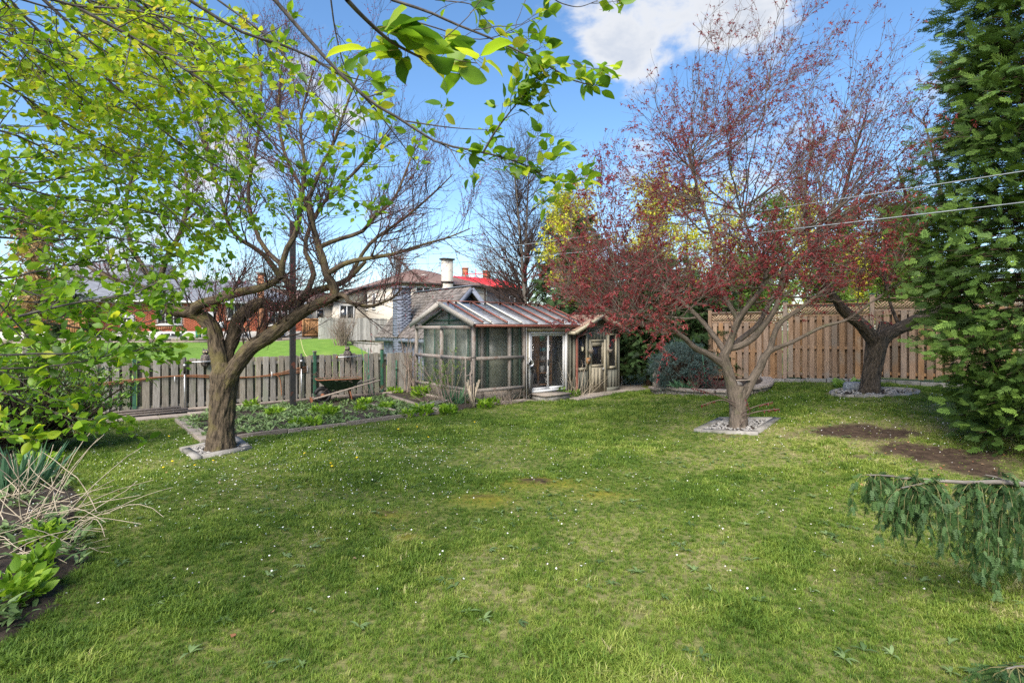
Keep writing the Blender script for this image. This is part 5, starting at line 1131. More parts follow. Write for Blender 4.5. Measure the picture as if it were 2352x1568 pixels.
def timbers():
    L = [((885, 911), (957, 936), .13, .1, 'long grey timber on the left of the small grass patch'), ((957, 936), (1016, 951), .13, .1, 'dark timber at the near corner of the small grass patch'), ((937, 903), (1022, 921), .08, .08, 'thin timber edging at the greenhouse side of the grass patch'),
         ((843, 932), (925, 955), .07, .07, 'pale split log lying across the vegetable bed'), ((720, 920), (870, 911), .1, .12, 'long brown sleeper along the fence behind the wheelbarrow'), ((880, 911), (950, 901), .06, .14, 'short board on edge between fence and grass patch')]
    for a, b, wd, th, lab in L:
        p, q = G(*a), G(*b); tag(put('timber', Acc().bar((p[0], p[1], .07), (q[0], q[1], .07), wd, th), m_timber), lab, 'timber')
    for k, (o0, o1, z, off, lab) in enumerate(((-7.6, -3.0, .05, .30, 'lowest grey plank stacked against the fence foot'), (-7.4, -3.15, .10, .26, 'middle grey plank stacked against the fence foot'), (-7.7, -3.3, .15, .22, 'topmost grey plank stacked against the fence foot'))):
        tag(put('plank', Acc().bar(FP(o0, off, z), FP(o1, off + .04, z + .01), .2 - .03 * k, .045), m_timber), lab, 'plank')
    # small white trellis lying on the bed
    t = thing('trellis', 'white wooden trellis panel lying on the bed by the greenhouse', 'trellis', G(1000, 934)); a, b, c, d = G(958, 945), G(1037, 924), G(972, 947), G(1046, 928)
    for k, (p, q) in enumerate(((a, b), (a * .5 + c * .5, b * .5 + d * .5), (c, d))): put('slat', Acc().bar(p + (0, 0, .13), q + (0, 0, .17), .025, .015), m_barge, t)
    for f in (.3, .72): p = a * (1 - f) + b * f; q = c * (1 - f) + d * f; put('cross_slat', Acc().bar(p + (0, 0, .16), q + (0, 0, .16), .03, .012), m_barge, t)
    # stake frame in front of the greenhouse corner
    s = thing('stake_frame', 'rough wooden stake frame with tied canes at the greenhouse corner', 'stakes', G(1075, 938)); p = G(1069, 940); q = G(1088, 936)
    for x, h in ((p, .98), (p + (.12, .1, 0), .62), (q, 1.02), (q + (-.06, -.03, 0), .9)): put('stake', Acc().bar(x, x + (0, 0, h + .35), .03, .03, up=(1, 0, 0)), m_timber, s)
    put('cross_bar', Acc().bar(p + (0, 0, 1.33), q + (.05, 0, 1.36), .03, .03), m_timber, s); put('cross_bar', Acc().bar(p + (0, 0, .88), q + (-.04, 0, .9), .03, .03), m_timber, s)
    g = np.random.default_rng(18)
    for k in range(11): a = p + np.array((.10 + .03 * g.normal(), .02 * g.normal(), .05)); put('cane', Acc().tube([a + (.1, 0, 0), a + (g.uniform(-.16, .36), g.normal() * .05, g.uniform(.5, .75))], .01, 5), m_straw, s)
timbers()
def build_wall():
    p = np.array(WALL_ARC); pts, _ = resample(np.c_[p, np.zeros(len(p))], np.ones(len(p)), 200); s = np.concatenate([[0], np.cumsum(np.linalg.norm(np.diff(pts, axis=0), axis=1))]); L = s[-1]
    t = thing('retaining_wall', 'low curved wall of concrete blocks holding the raised bed', 'retaining wall', (5.2, 15.3, .2)); g = np.random.default_rng(19)
    def at(q): return np.array([np.interp(q, s, pts[:, k]) for k in range(2)])
    for r, (ln, wd, h, mt, z, pn) in enumerate(((.3, .18, .15, m_block, -.03, 'block'), (.27, .30, .075, m_cap, .122, 'cap_block'))):
        n = int(L / ln); me = boxmesh(pn, ln - .008, wd, h, mt, .01)
        for k in range(n):
            q = (k + .5) * L / n; c = at(q); d = at(min(q + .05, L)) - at(max(q - .05, 0)); put(pn, me, None, t, mat4((c[0], c[1], float(zg(*c)) + z), math.atan2(d[1], d[0]) + g.normal() * .01))
    # higher column at the shed end
    cw = thing('block_pier', 'taller stacked block pier at the shed end of the curved wall', 'wall', (4.75, 17.3, .2)); me = boxmesh('block', .29, .2, .125, m_block, .012)
    for r in range(5):
        for k in range(3):
            q = .06 + k * .3 + (r % 2) * .15; c = at(q) + np.array((.12, 0)); d = at(q + .05) - at(max(q - .05, 0)); put('block', me, None, cw, mat4((c[0], c[1], float(zg(*c)) + .2 + r * .127), math.atan2(d[1], d[0])))
    slab_row('border_kerb', 'straight concrete kerb along the planting border under the tan fence', 'kerb', KERB, .6, .11, .16, m_concrete, .03, .003, 'kerb_stone')
build_wall()
def build_shed_bits():
    # hose on its hanger
    t = thing('garden_hose', 'black hose coiled on a grey horn-shaped hanger beside the patio door', 'hose', GH(1.9, -.12, .2)); g = np.random.default_rng(20)
    for k in range(6):
        th = np.linspace(0, 2 * np.pi, 30); w_, h_ = .12 + .015 * k * .5, .46 + .03 * g.normal(); cz = 1.08 - h_
        pts = [GH(1.90 + w_ * math.sin(q) * (.75 + .25 * math.cos(q)) * .9, -.12 - .012 * k, cz + h_ * math.cos(q) + .01 * k) for q in th]; put('coil', Acc().tube(pts, .011, 6), m_rubber, t)
    ho = Acc(); Rm = np.stack([u3, z3, -v3], 1); ho.lathe([(.04, -.02), (.05, .05), (.075, .12), (.10, .15), (.092, .15), (.065, .11), (.04, .05), (.001, .02)], GH(1.90, -.06, 1.1), 16, Rm); put('hanger', ho.mesh('hanger', True), m_steel, t); put('hanger_arm', Acc().tube(resample([GH(1.9, -.04, 1.12), GH(1.9, -.12, 1.26), GH(1.93, -.2, 1.2), GH(1.93, -.2, 1.1)], [.012] * 4, 12)[0], .012, 6), m_steel, t)
    # lantern
    ln = thing('wall_lantern', 'black carriage lantern with glass cage hanging by the left shed window', 'lantern', GH(4.0, -.18, 1.4)); c = GH(4.02, -.2, 1.42)
    put('roof_cap', Acc().lathe([(.075, .15), (.05, .18), (.02, .21), (.012, .26)], c, 8), m_black, ln); put('glass_cage', Acc().lathe([(.035, 0), (.055, .145)], c, 6), pm('lantern_glass', (.45, .42, .3), (.55, .5, .36), 5, (1, 1, 1), .2, 0, spec=.5), ln); put('hanger', Acc().tube([c + (0, 0, .25), c + (0, 0, .42), c + (0, .1, .46)], .008, 5), m_black, ln)
    for k in range(6): a = k * math.pi / 3; put('cage_bar', Acc().bar(c + (.037 * math.cos(a), .037 * math.sin(a), 0), c + (.057 * math.cos(a), .057 * math.sin(a), .147), .006, .006, up=(math.sin(a), -math.cos(a), 0)), m_black, ln)
    for a, lab in ((4.41, 'small brown pot hung on the left door casing of the shed'), (5.31, 'small brown pot hung right of the shed door')):
        pt = Acc(); pt.lathe([(.03, 0), (.06, .01), (.085, .09), (.09, .11), (.08, .11), (.07, .05)], GH(a, -.19, 1.33), 12); tag(put('hanging_pot', pt.mesh('pot', True), m_timber), lab, 'pot', 'pots on the shed front')
    bx_ = thing('bird_plaque', 'small wooden plaque with carved bird under the left pot', 'plaque', GH(4.37, -.12, 1.0)); gpart('plaque_board', bx_, m_brownwood, (4.28, 4.46, -.13, -.105, 1.0, 1.19)); 
    put('carving', Acc().ball(GH(4.35, -.135, 1.1), (.05, .015, .035), 8, 5).ball(GH(4.39, -.138, 1.13), (.025, .012, .022), 6, 4), m_timber, bx_)
    th = np.linspace(0, 2 * np.pi, 17); tag(put('horseshoe', Acc().tube([GH(4.83 + .06 * math.sin(q), -.105, 2.02 + .07 * math.cos(q)) for q in th[2:-2]], .012, 6), m_steel), 'pale horseshoe nailed above the shed door', 'horseshoe')
    # folded garden chair frame and clutter in the dark behind the shed
    c = GH(6.55, .7, 0); fr = thing('folding_frame', 'pale metal ladder-like frame leaning in the dark beside the shed', 'frame', c)
    for dx in (-.22, .22): put('side_rail', Acc().tube([c + np.array((dx, 0, .02)), c + np.array((dx + .1, .3, .95))], .014, 6), m_steel, fr)
    for k in range(4): put('rung', Acc().tube([c + np.array((-.22 + .022 * k, .06 * k, .12 + .2 * k)), c + np.array((.22 + .022 * k, .06 * k, .12 + .2 * k))], .01, 6), m_steel, fr)
    put('cross_brace', Acc().tube([c + (-.5, .2, 1.5), c + (.5, .3, .7)], .02, 5), m_timber, fr)
    # birdbath stones, plank tray in the raised bed and feeder hung on the maple
    tag(put('bed_stone', build_mesh('bed_stone', np.array([tuple(v.co) for v in PEB[1].vertices]), None, np.array([tuple(p.vertices) for p in PEB[1].polygons])), m_block, None, mat4((6.35, 15.3, .55), .4, (.2, .15, .2))), 'pale rough stone standing in the raised bed', 'stone')
    tag(put('green_stake', Acc().tube([(5.55, 15.5, .3), (5.42, 15.55, 1.55)], .011, 6), m_green), 'thin green plant stake in front of the blue spruce', 'stake')
    fd = thing('bird_feeder', 'dark bird feeder fixed behind the fork of the red maple', 'feeder', P(1714, 905, 10.9)); q = P(1714, 905, 10.9); put('bowl', Acc().lathe([(.03, -.05), (.09, -.03), (.1, .01), (.09, .01), (.02, -.02)], q, 12), m_black, fd); put('bracket', Acc().bar(q, q + (-.2, -.05, .05), .02, .03), m_black, fd)
    tag(put('maple_board', Acc().bar(P(1690, 873, 10.75), P(1722, 872, 10.75), .1, .018), m_timber), 'thin board wedged across the fork of the red maple', 'board')
build_shed_bits()

# ---------------------------------------------------------------- trees and plants
def limb(px, Y, w, K=16):
    # px: picture points of the limb, Y: depths along it, w: width along it in picture units
    n = len(px); Ys = np.interp(np.linspace(0, 1, n), np.linspace(0, 1, len(Y)), Y); ws = np.interp(np.linspace(0, 1, n), np.linspace(0, 1, len(w)), w)
    p = np.array([P(x, y, q) for (x, y), q in zip(px, Ys)]); return resample(p, ws / 2 / F * Ys, K)
def woody(name, levels, mat, parent, smooth=True, gnarl=0.0):
    ac = Acc()
    for Pn, Rn, sides in levels:
        V, Q, A = tubes(Pn, Rn, sides)
        if gnarl and sides > 8:
            r = np.repeat(Rn.reshape(-1), sides); c = np.repeat(Pn.reshape(-1, 3), sides, axis=0); th = np.arctan2(A[:, 1], A[:, 0]); ln = A[:, 2]
            d = (fbm(np.cos(th) * 1.6 + 40, np.sin(th) * 1.6 + ln * 2.2, .35, 4, 41) - .5) * gnarl + (fbm(th * 4 + 9, ln * 1.2, .5, 3, 43) - .5) * gnarl * .5
            if sides >= 20:
                w1 = np.abs(fbm(th * r / .022 + ln * 2, ln / .16, 1.0, 2, 45) - .5) * 2; d = d + (w1 - .35) * np.minimum(.010 / np.maximum(r, .02), .16) * 1.6
            V = c + (V - c) * (1 + d)[:, None]
        ac.add(V, Q, None, buv=A)
    return put(name, ac.mesh(name, smooth), mat, parent, kind='stuff' if name in ('twigs', 'hanging_stems', 'branches') else None)
def stack(ls): return np.stack([l[0] for l in ls]), np.stack([l[1] for l in ls])
def spray_tpl(g, n=9, sub=2, wd=.02):
    V = []; Q = []
    def dia(p, d, L, w, zc=0.0):
        p = np.array(p); d = np.array(d); s = np.array((-d[1], d[0], 0)) * w; m = p + d * L * .22; k = len(V)
        V.extend([m + s, p + d * L, m - s]); Q.append((k, k + 1, k + 2))
    dia((0, 0, 0), (1, 0, 0), 1.0, wd * .8)
    for i in range(n):
        t = .12 + .8 * i / n; L = .46 * (1 - t * .72) * g.uniform(.8, 1.15)
        for s in (-1, 1):
            a = math.radians(g.uniform(36, 50)) * s; d = np.array((math.cos(a), math.sin(a), g.uniform(-.18, .1))); p = np.array((t, 0, 0)); dia(p, d, L, wd * 1.1)
            for j in range(sub):
                tt = .35 + .35 * j; a2 = a - s * math.radians(g.uniform(25, 45)) * (1 if j % 2 == 0 else -1); dia(p + d * L * tt, np.array((math.cos(a2), math.sin(a2), g.uniform(-.2, .1))), L * .5, wd)
    return (np.array(V), None, Q)
_gs = np.random.default_rng(50); SPRAYS = [spray_tpl(_gs, 7, 1, .038) for _ in range(4)]; SPRAY_SM = spray_tpl(_gs, 5, 0, .06); SPRAY_MD = [spray_tpl(_gs, 5, 1, .05) for _ in range(2)]

def conifer(name, lab, base, h, rad, nb, per, size, mat, seed, cat='cedar', group=None, zmin=.15, tpls=None, tr=.14, lean=(0, 0), up=-.1, lump=.25):
    g = np.random.default_rng(seed); base = np.asarray(base, float); t = thing(name, lab, cat, base, group)
    z = zmin + (1 - zmin) * (1 - np.sqrt(1 - g.random(nb) * .985)) if False else g.uniform(zmin, .99, nb) ** 1.0
    wgt = rad(z) + .08; keep = g.random(nb) < wgt / wgt.max(); z = z[keep]; nb = len(z)
    th = g.uniform(0, 2 * np.pi, nb); R = rad(z) * (1 + lump * (fbm(th * 1.3 + 20, z * h * .9, 1.0, 2, seed % 30) - .5) * 2) * g.uniform(.82, 1.1, nb)
    d = np.stack([np.cos(th), np.sin(th), np.full(nb, up)], 1); ax = base[None] + np.stack([lean[0] * z, lean[1] * z, z * h], 1)
    tip = ax + d * R[:, None]
    Pb = np.stack([ax, ax + d * R[:, None] * .5 + (0, 0, .04), tip], 1); Rb = np.stack([.012 + .012 * (1 - z), .009 + 0 * z, .004 + 0 * z], 1)
    tk = np.stack([base + (lean[0] * q, lean[1] * q, h * q) for q in np.linspace(0, .97, 10)])[None]; Rt = (tr * np.linspace(1, .08, 10))[None]
    woody('trunk', [(tk, Rt, 10), (Pb, Rb, 4)], m_bark_cedar, t)
    f = g.uniform(.3, 1.03, (nb, per)) ** .7; pos = ax[:, None] + d[:, None] * (R[:, None] * f)[..., None]; pos = pos + g.normal(size=pos.shape) * (.10 * R[:, None] + .02)[..., None] * (1, 1, .9)
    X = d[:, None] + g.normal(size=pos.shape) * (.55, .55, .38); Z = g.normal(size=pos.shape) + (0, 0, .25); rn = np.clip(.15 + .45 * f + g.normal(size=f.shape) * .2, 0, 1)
    pos = pos.reshape(-1, 3); X = nrmz(X.reshape(-1, 3)); Z = Z.reshape(-1, 3); s = g.uniform(size[0], size[1], len(pos)); rn = rn.ravel(); ac = Acc(); tpls = tpls or SPRAYS
    k = g.integers(0, len(tpls), len(pos))
    for i, tp in enumerate(tpls):
        m = k == i
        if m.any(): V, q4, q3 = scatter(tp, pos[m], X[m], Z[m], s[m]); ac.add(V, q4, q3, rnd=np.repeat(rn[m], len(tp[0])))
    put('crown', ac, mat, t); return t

# --- plum tree by the back fence -------------------------------------------------
def build_plum():
    g = np.random.default_rng(60); Y = 9.44
    t = thing('plum_tree', 'old plum tree with three thick mossy limbs and red budded twigs', 'tree', G(507, 1035))
    trunk = limb([(507, 1046), (507, 1030), (508, 980), (512, 905), (517, 862), (521, 830)], [Y, Y], [86, 66, 53, 54, 60, 52], 110)
    big = [limb([(514, 880), (505, 830), (497, 794), (488, 754), (464, 728), (444, 718), (414, 716), (385, 708), (362, 676), (340, 630)], [Y, Y - .1, Y - .4], [40, 36, 34, 34, 30, 30, 25, 22, 18, 13]),
           limb([(519, 870), (521, 814), (534, 781), (544, 741), (564, 716), (597, 694), (614, 701), (640, 704), (664, 699), (673, 684), (663, 656), (652, 632)], [Y + .05, Y + .35, Y + .5], [34, 30, 29, 29, 28, 26, 22, 21, 19, 17, 15, 13]),
           limb([(516, 885), (531, 857), (551, 828), (577, 798), (620, 771), (657, 744), (687, 722), (730, 698), (773, 678)], [Y - .05, Y - .1, Y - .2], [40, 37, 35, 33, 32, 30, 27, 24, 22])]
    mid = [limb([(446, 716), (454, 701), (498, 688), (551, 671), (597, 662), (634, 645), (645, 632)], [Y - .2, Y - .6], [22, 24, 21, 20, 17, 15, 14]),
           limb([(684, 722), (687, 696), (717, 671), (770, 655), (800, 640), (840, 600)], [Y - .15, Y + .3, Y + .7], [22, 20, 18, 15, 12, 8]),
           limb([(770, 680), (765, 655), (752, 634), (742, 596), (731, 563), (717, 511), (710, 456)], [Y - .2, Y - .3, Y - .2], [22, 21, 19, 17, 15, 12, 10]),
           limb([(776, 676), (793, 680), (800, 692), (829, 702), (855, 702), (881, 694), (904, 683), (925, 660)], [Y - .2, Y - .5], [12, 12, 11, 9, 7, 6, 5, 3]),
           limb([(757, 625), (780, 612), (808, 600), (872, 589), (906, 583), (968, 563), (1030, 545), (1080, 525)], [Y - .3, Y - .6, Y - .9], [13, 12, 11, 9, 8, 6, 4, 2]),
           limb([(645, 634), (655, 579), (682, 531), (689, 477), (700, 380), (690, 280), (720, 160)], [Y - .6, Y - .7, Y - .5], [14, 13, 12, 10, 8, 6, 3]),
           limb([(643, 636), (614, 593), (580, 566), (532, 531), (500, 430), (470, 330), (440, 220)], [Y - .6, Y - 1.1, Y - 1.3], [13, 12, 10, 9, 7, 5, 3]),
           limb([(737, 566), (770, 552), (833, 531), (860, 497), (901, 463), (930, 400), (960, 320)], [Y - .25, Y + .2, Y + .6], [11, 10, 9, 8, 6, 5, 2]),
           limb([(655, 640), (640, 600), (600, 560), (570, 450), (590, 330), (600, 200), (590, 90)], [Y + .5, Y + .8, Y + 1.0], [12, 11, 10, 8, 6, 5, 3]),
           limb([(710, 456), (740, 380), (770, 320), (800, 230), (850, 110)], [Y - .2, Y, Y + .2], [10, 8, 7, 5, 2]),
           limb([(717, 511), (690, 430), (650, 340), (640, 220), (660, 60)], [Y - .2, Y + .4, Y + .8], [10, 9, 7, 5, 2]),
           limb([(690, 690), (720, 640), (712, 600), (700, 560), (740, 470), (830, 380), (900, 290)], [Y - .1, Y + .5, Y + 1.1], [14, 13, 12, 10, 8, 6, 3]),
           limb([(362, 676), (380, 600), (420, 520), (430, 420), (400, 300)], [Y - .4, Y - .7, Y - .6], [14, 12, 10, 7, 3]),
           limb([(340, 632), (300, 560), (290, 460), (320, 340), (310, 220)], [Y - .4, Y - .2, Y], [12, 10, 8, 5, 3]),
           limb([(800, 640), (850, 560), (930, 500), (1000, 440), (1040, 400)], [Y + .6, Y + .9, Y + 1.1], [10, 8, 6, 4, 2]),
           limb([(370, 690), (330, 660), (260, 640), (200, 610), (150, 560)], [Y - .4, Y - .2, Y + .3], [13, 11, 9, 6, 3])]
    bP, bR = stack(big); mP, mR = stack(mid)
    l1 = spawn(g, np.concatenate([mP, bP[:, :]]), np.concatenate([mR, bR * .4]), 300, .22, 1.0, (25, 65), (.5, 1.6), 8, .22, .10, .45, .3, .004, .35, .014)
    l2 = spawn(g, np.concatenate([l1[0]]), l1[1], 2700, .12, 1.0, (20, 60), (.25, .95), 6, .16, .09, .55, .4, .0026, .3, .006)
    l2b = spawn(g, mP, mR, 260, .2, 1.0, (35, 80), (.3, .9), 6, .2, .10, .3, .4, .0026, .2, .006)
    l2 = (np.concatenate([l2[0], l2b[0]]), np.concatenate([l2[1], l2b[1]]))
    l3 = spawn(g, l2[0], l2[1], 6200, .1, 1.0, (25, 70), (.08, .38), 4, .10, .10, .7, .5, .0018, .3, .003)
    woody('trunk', [(trunk[0][None], trunk[1][None], 84)], m_bark_plum, t, True, .22)
    for b in big:
        q = resample(b[0], b[1], 120); woody('limb', [(q[0][None], q[1][None], 48)], m_bark_plum, t, True, .20)
    woody('branches', [(mP, mR, 10)], m_bark_plum, t, True, .12)
    woody('twigs', [(l1[0], l1[1], 5), (l2[0], l2[1], 4), (l3[0], l3[1], 3)], m_twig_plum, t)
    pos, d = along(g, l3[0], 17000, .1, 1.0); p2, d2 = along(g, l2[0], 14000, .3, 1.0); pos = np.concatenate([pos, p2]); d = np.concatenate([d, d2]); n = len(pos)
    k = fbm(pos[:, 0] + pos[:, 1], pos[:, 2], .5, 2, 61) > .42; pos, d = pos[k], d[k]; n = len(pos)
    X = nrmz(perp(g, d) + d * .5); V, q4, q3 = scatter(([(0, 0, 0), (.5, .3, .1), (1, 0, 0), (.5, -.3, .1), (.5, 0, -.3)], None, [(0, 1, 2), (0, 2, 3), (0, 4, 1), (1, 4, 2)]), pos, X, perp(g, X), g.uniform(.014, .026, n))
    rn = g.random(n) ** 1.3 * .8; rn[pos[:, 2] < 2.5] = np.clip(rn[pos[:, 2] < 2.5] + .3, 0, 1); put('buds', Acc().add(V, q4, q3, rnd=np.repeat(rn, 5)), m_bud, t, kind='stuff')
build_plum()

# --- red maple ---------------------------------------------------------------------
def bez(a, b, c, K):
    s = np.linspace(0, 1, K)[:, None]; return a * (1 - s) ** 2 + 2 * b * s * (1 - s) + c * s * s
def build_maple():
    g = np.random.default_rng(70); Y = 10.85; zb = float(zg(4.5, 10.85))
    t = thing('red_maple', 'spreading japanese maple with dark red young leaves in a stone bed', 'tree', (4.5, Y, zb))
    trunk = limb([(1697, 992), (1696, 978), (1695, 940), (1694, 905), (1695, 885)], [Y, Y], [58, 42, 35, 37, 44], 80)
    big = [limb([(1690, 925), (1684, 898), (1676, 868), (1668, 840), (1662, 818), (1672, 800), (1681, 775), (1697, 738), (1725, 690)], [Y, Y - .15, Y - .2], [30, 28, 25, 23, 22, 18, 15, 13, 11]),
           limb([(1662, 838), (1642, 823), (1621, 810), (1596, 800), (1579, 782), (1558, 766), (1537, 751), (1514, 742), (1480, 732), (1420, 718)], [Y - .1, Y - .5, Y - 1.0], [17, 16, 14, 13, 12, 11, 9, 8, 6, 3]),
           limb([(1665, 808), (1651, 786), (1635, 765), (1619, 745), (1580, 705), (1530, 665), (1480, 630)], [Y - .1, Y + .4, Y + .9], [15, 13, 12, 11, 9, 7, 4]),
           limb([(1674, 800), (1698, 795), (1720, 784), (1739, 768), (1755, 745), (1765, 735), (1788, 690), (1800, 625), (1830, 540)], [Y - .1, Y - .2, Y - .4], [16, 15, 14, 14, 13, 12, 11, 9, 6]),
           limb([(1685, 793), (1698, 781), (1725, 760), (1744, 742), (1772, 690), (1830, 605), (1900, 520)], [Y, Y + .4, Y + .9], [13, 12, 12, 11, 10, 8, 4]),
           limb([(1700, 918), (1718, 890), (1732, 863), (1746, 844), (1753, 823), (1768, 806), (1777, 770), (1794, 738), (1834, 712), (1900, 660)], [Y, Y - .1, Y - .1], [26, 22, 19, 18, 17, 15, 12, 11, 9, 6]),
           limb([(1766, 808), (1790, 796), (1810, 790), (1850, 770), (1890, 750), (1946, 734), (1990, 702), (2050, 660)], [Y - .1, Y - .6, Y - 1.1], [12, 10, 9, 8, 7, 6, 4, 2]),
           limb([(1681, 775), (1697, 730), (1750, 662), (1758, 614), (1735, 570), (1700, 480)], [Y - .2, Y - .5, Y - .7], [12, 12, 11, 10, 8, 5]),
           limb([(1697, 738), (1650, 650), (1640, 560), (1610, 460), (1580, 360)], [Y - .2, Y + .3, Y + .6], [11, 10, 8, 6, 3])]
    ends = [(1290, 660), (1275, 600), (1285, 540), (1310, 480), (1340, 420), (1370, 370), (1410, 330), (1470, 260), (1490, 170), (1540, 190), (1600, 120), (1620, 40), (1660, 70), (1700, 20), (1740, 60), (1790, 20), (1830, 60), (1880, 10), (1920, 70), (1970, 50), (2010, 130), (2060, 110), (2090, 210), (2130, 190), (2150, 300), (2170, 380), (2160, 460), (2130, 540), (2080, 600), (2040, 660), (1340, 700), (1400, 745), (1360, 600), (1450, 560)]
    nodes = np.concatenate([b[0][6:] for b in big]); nr = np.concatenate([b[1][6:] for b in big]); sec = []
    def grow(px, py, dy, first=True):
        e = P(px, py, Y + dy); dd = np.linalg.norm(nodes - e, axis=1) + 2.2 * np.maximum(0, nodes[:, 2] - e[2] + .3) + g.uniform(0, 1.0, len(nodes)); i = int(np.argmin(dd)); s = nodes[i]
        c = s * .5 + e * .5; c = c + np.array(((s[0] - e[0]) * -.12, 0, -.12 * np.linalg.norm((e - s)[:2]) + .0)) + g.normal(size=3) * .14
        p = bez(s, c, e, 16); p[1:-1] += np.cumsum(g.normal(size=(14, 3)) * .022, axis=0); L = np.linalg.norm(e - s); r0 = min(nr[i] * .62, .008 + .0075 * L); sec.append((p, np.linspace(r0, .0035, 16)))
    for (px, py) in ends: grow(px, py, g.normal() * 1.0)
    for k in range(210):
        px = g.uniform(1300, 2150); top = np.interp(px, [1270, 1330, 1470, 1620, 1800, 1950, 2100, 2180], [560, 440, 230, 60, 20, 40, 130, 330]); bot = np.interp(px, [1280, 1400, 1500, 1700, 1900, 2100, 2180], [690, 735, 720, 640, 640, 620, 520]); grow(px, top + (bot - top) * g.random() ** .7, g.uniform(-2.6, 2.8))
    bP, bR = stack(big); sP, sR = stack(sec)
    l1 = spawn(g, sP, sR, 2100, .18, 1.0, (18, 55), (.45, 1.25), 7, .10, .10, .5, .3, .0042, .35, .010)
    l1b = spawn(g, bP, bR, 70, .5, 1.0, (25, 60), (.4, 1.0), 7, .12, .10, .3, .3, .0032, .2, .010); l1 = tuple(np.concatenate([a, b]) for a, b in zip(l1, l1b))
    l2 = spawn(g, l1[0], l1[1], 8200, .15, 1.0, (20, 55), (.18, .6), 5, .08, .10, .6, .4, .0030, .3, .005)
    woody('trunk', [(trunk[0][None], trunk[1][None], 60)], m_bark_maple, t, True, .2)
    for b in big: woody('limb', [(b[0][None], b[1][None], 16)], m_bark_maple, t, True, .12)
    woody('branches', [(sP, sR, 6)], m_bark_maple, t)
    woody('twigs', [(l1[0], l1[1], 4), (l2[0], l2[1], 3)], m_twig_maple, t)
    # hanging young leaves in bunches along the twigs
    pos, d = along(g, l2[0], 36000, .2, 1.0); p1, d1 = along(g, l1[0], 6000, .3, 1.0); pos = np.concatenate([pos, p1]); zt = pos[:, 2]
    dens = np.interp(zt, [1.0, 2.6, 4.5, 6.2, 8.5], [1.0, 1.0, .8, .4, .28]) * np.interp(fbm(pos[:, 0], pos[:, 2], .8, 3, 71), [.3, .6], [.5, 1.1]); k = g.random(len(pos)) < dens; pos = pos[k]; n = len(pos)
    m = 3; pp = np.repeat(pos, m, 0) + g.normal(size=(n * m, 3)) * .010; X = nrmz(g.normal(size=(n * m, 3)) * (.75, .75, .5) + (0, 0, -.55)); rn = np.clip(np.repeat(.30 + .5 * fbm(pos[:, 0] * 1.0, pos[:, 2] + pos[:, 1], .9, 3, 72) - .05, m) + g.normal(size=n * m) * .18 - .0 * np.repeat(zt[k], m), 0, 1)
    V, q4, q3 = scatter(LEAF_NARROW, pp, X, g.normal(size=X.shape), g.uniform(.035, .072, n * m)); put('crown', Acc().add(V, q4, q3, rnd=np.repeat(rn, 4)), m_leaf_red, t)
    # low shoots at the trunk
    sh = []
    for (a, b, c) in (((1690, 935), (1660, 918), (1610, 930)), ((1690, 925), (1640, 905), (1590, 890)), ((1702, 950), (1730, 935), (1775, 922)), ((1705, 955), (1740, 945), (1790, 938)), ((1700, 975), (1722, 950), (1714, 915))): sh.append(limb([a, b, c], [Y - .2, Y - .55], [3, 2.4, 1.4], 8))
    sP2, sR2 = stack(sh); woody('low_shoots', [(sP2, sR2, 4)], m_twig_maple, t); pos, d = along(g, sP2, 110, .6, 1.0); X = nrmz(g.normal(size=pos.shape) * .5 + (0, 0, -.8)); V, q4, q3 = scatter(LEAF_NARROW, pos, X, g.normal(size=X.shape), g.uniform(.04, .07, len(pos))); put('low_leaves', Acc().add(V, q4, q3, rnd=np.repeat(g.random(len(pos)) * .5, 4)), m_leaf_red, t, kind='stuff')
build_maple()

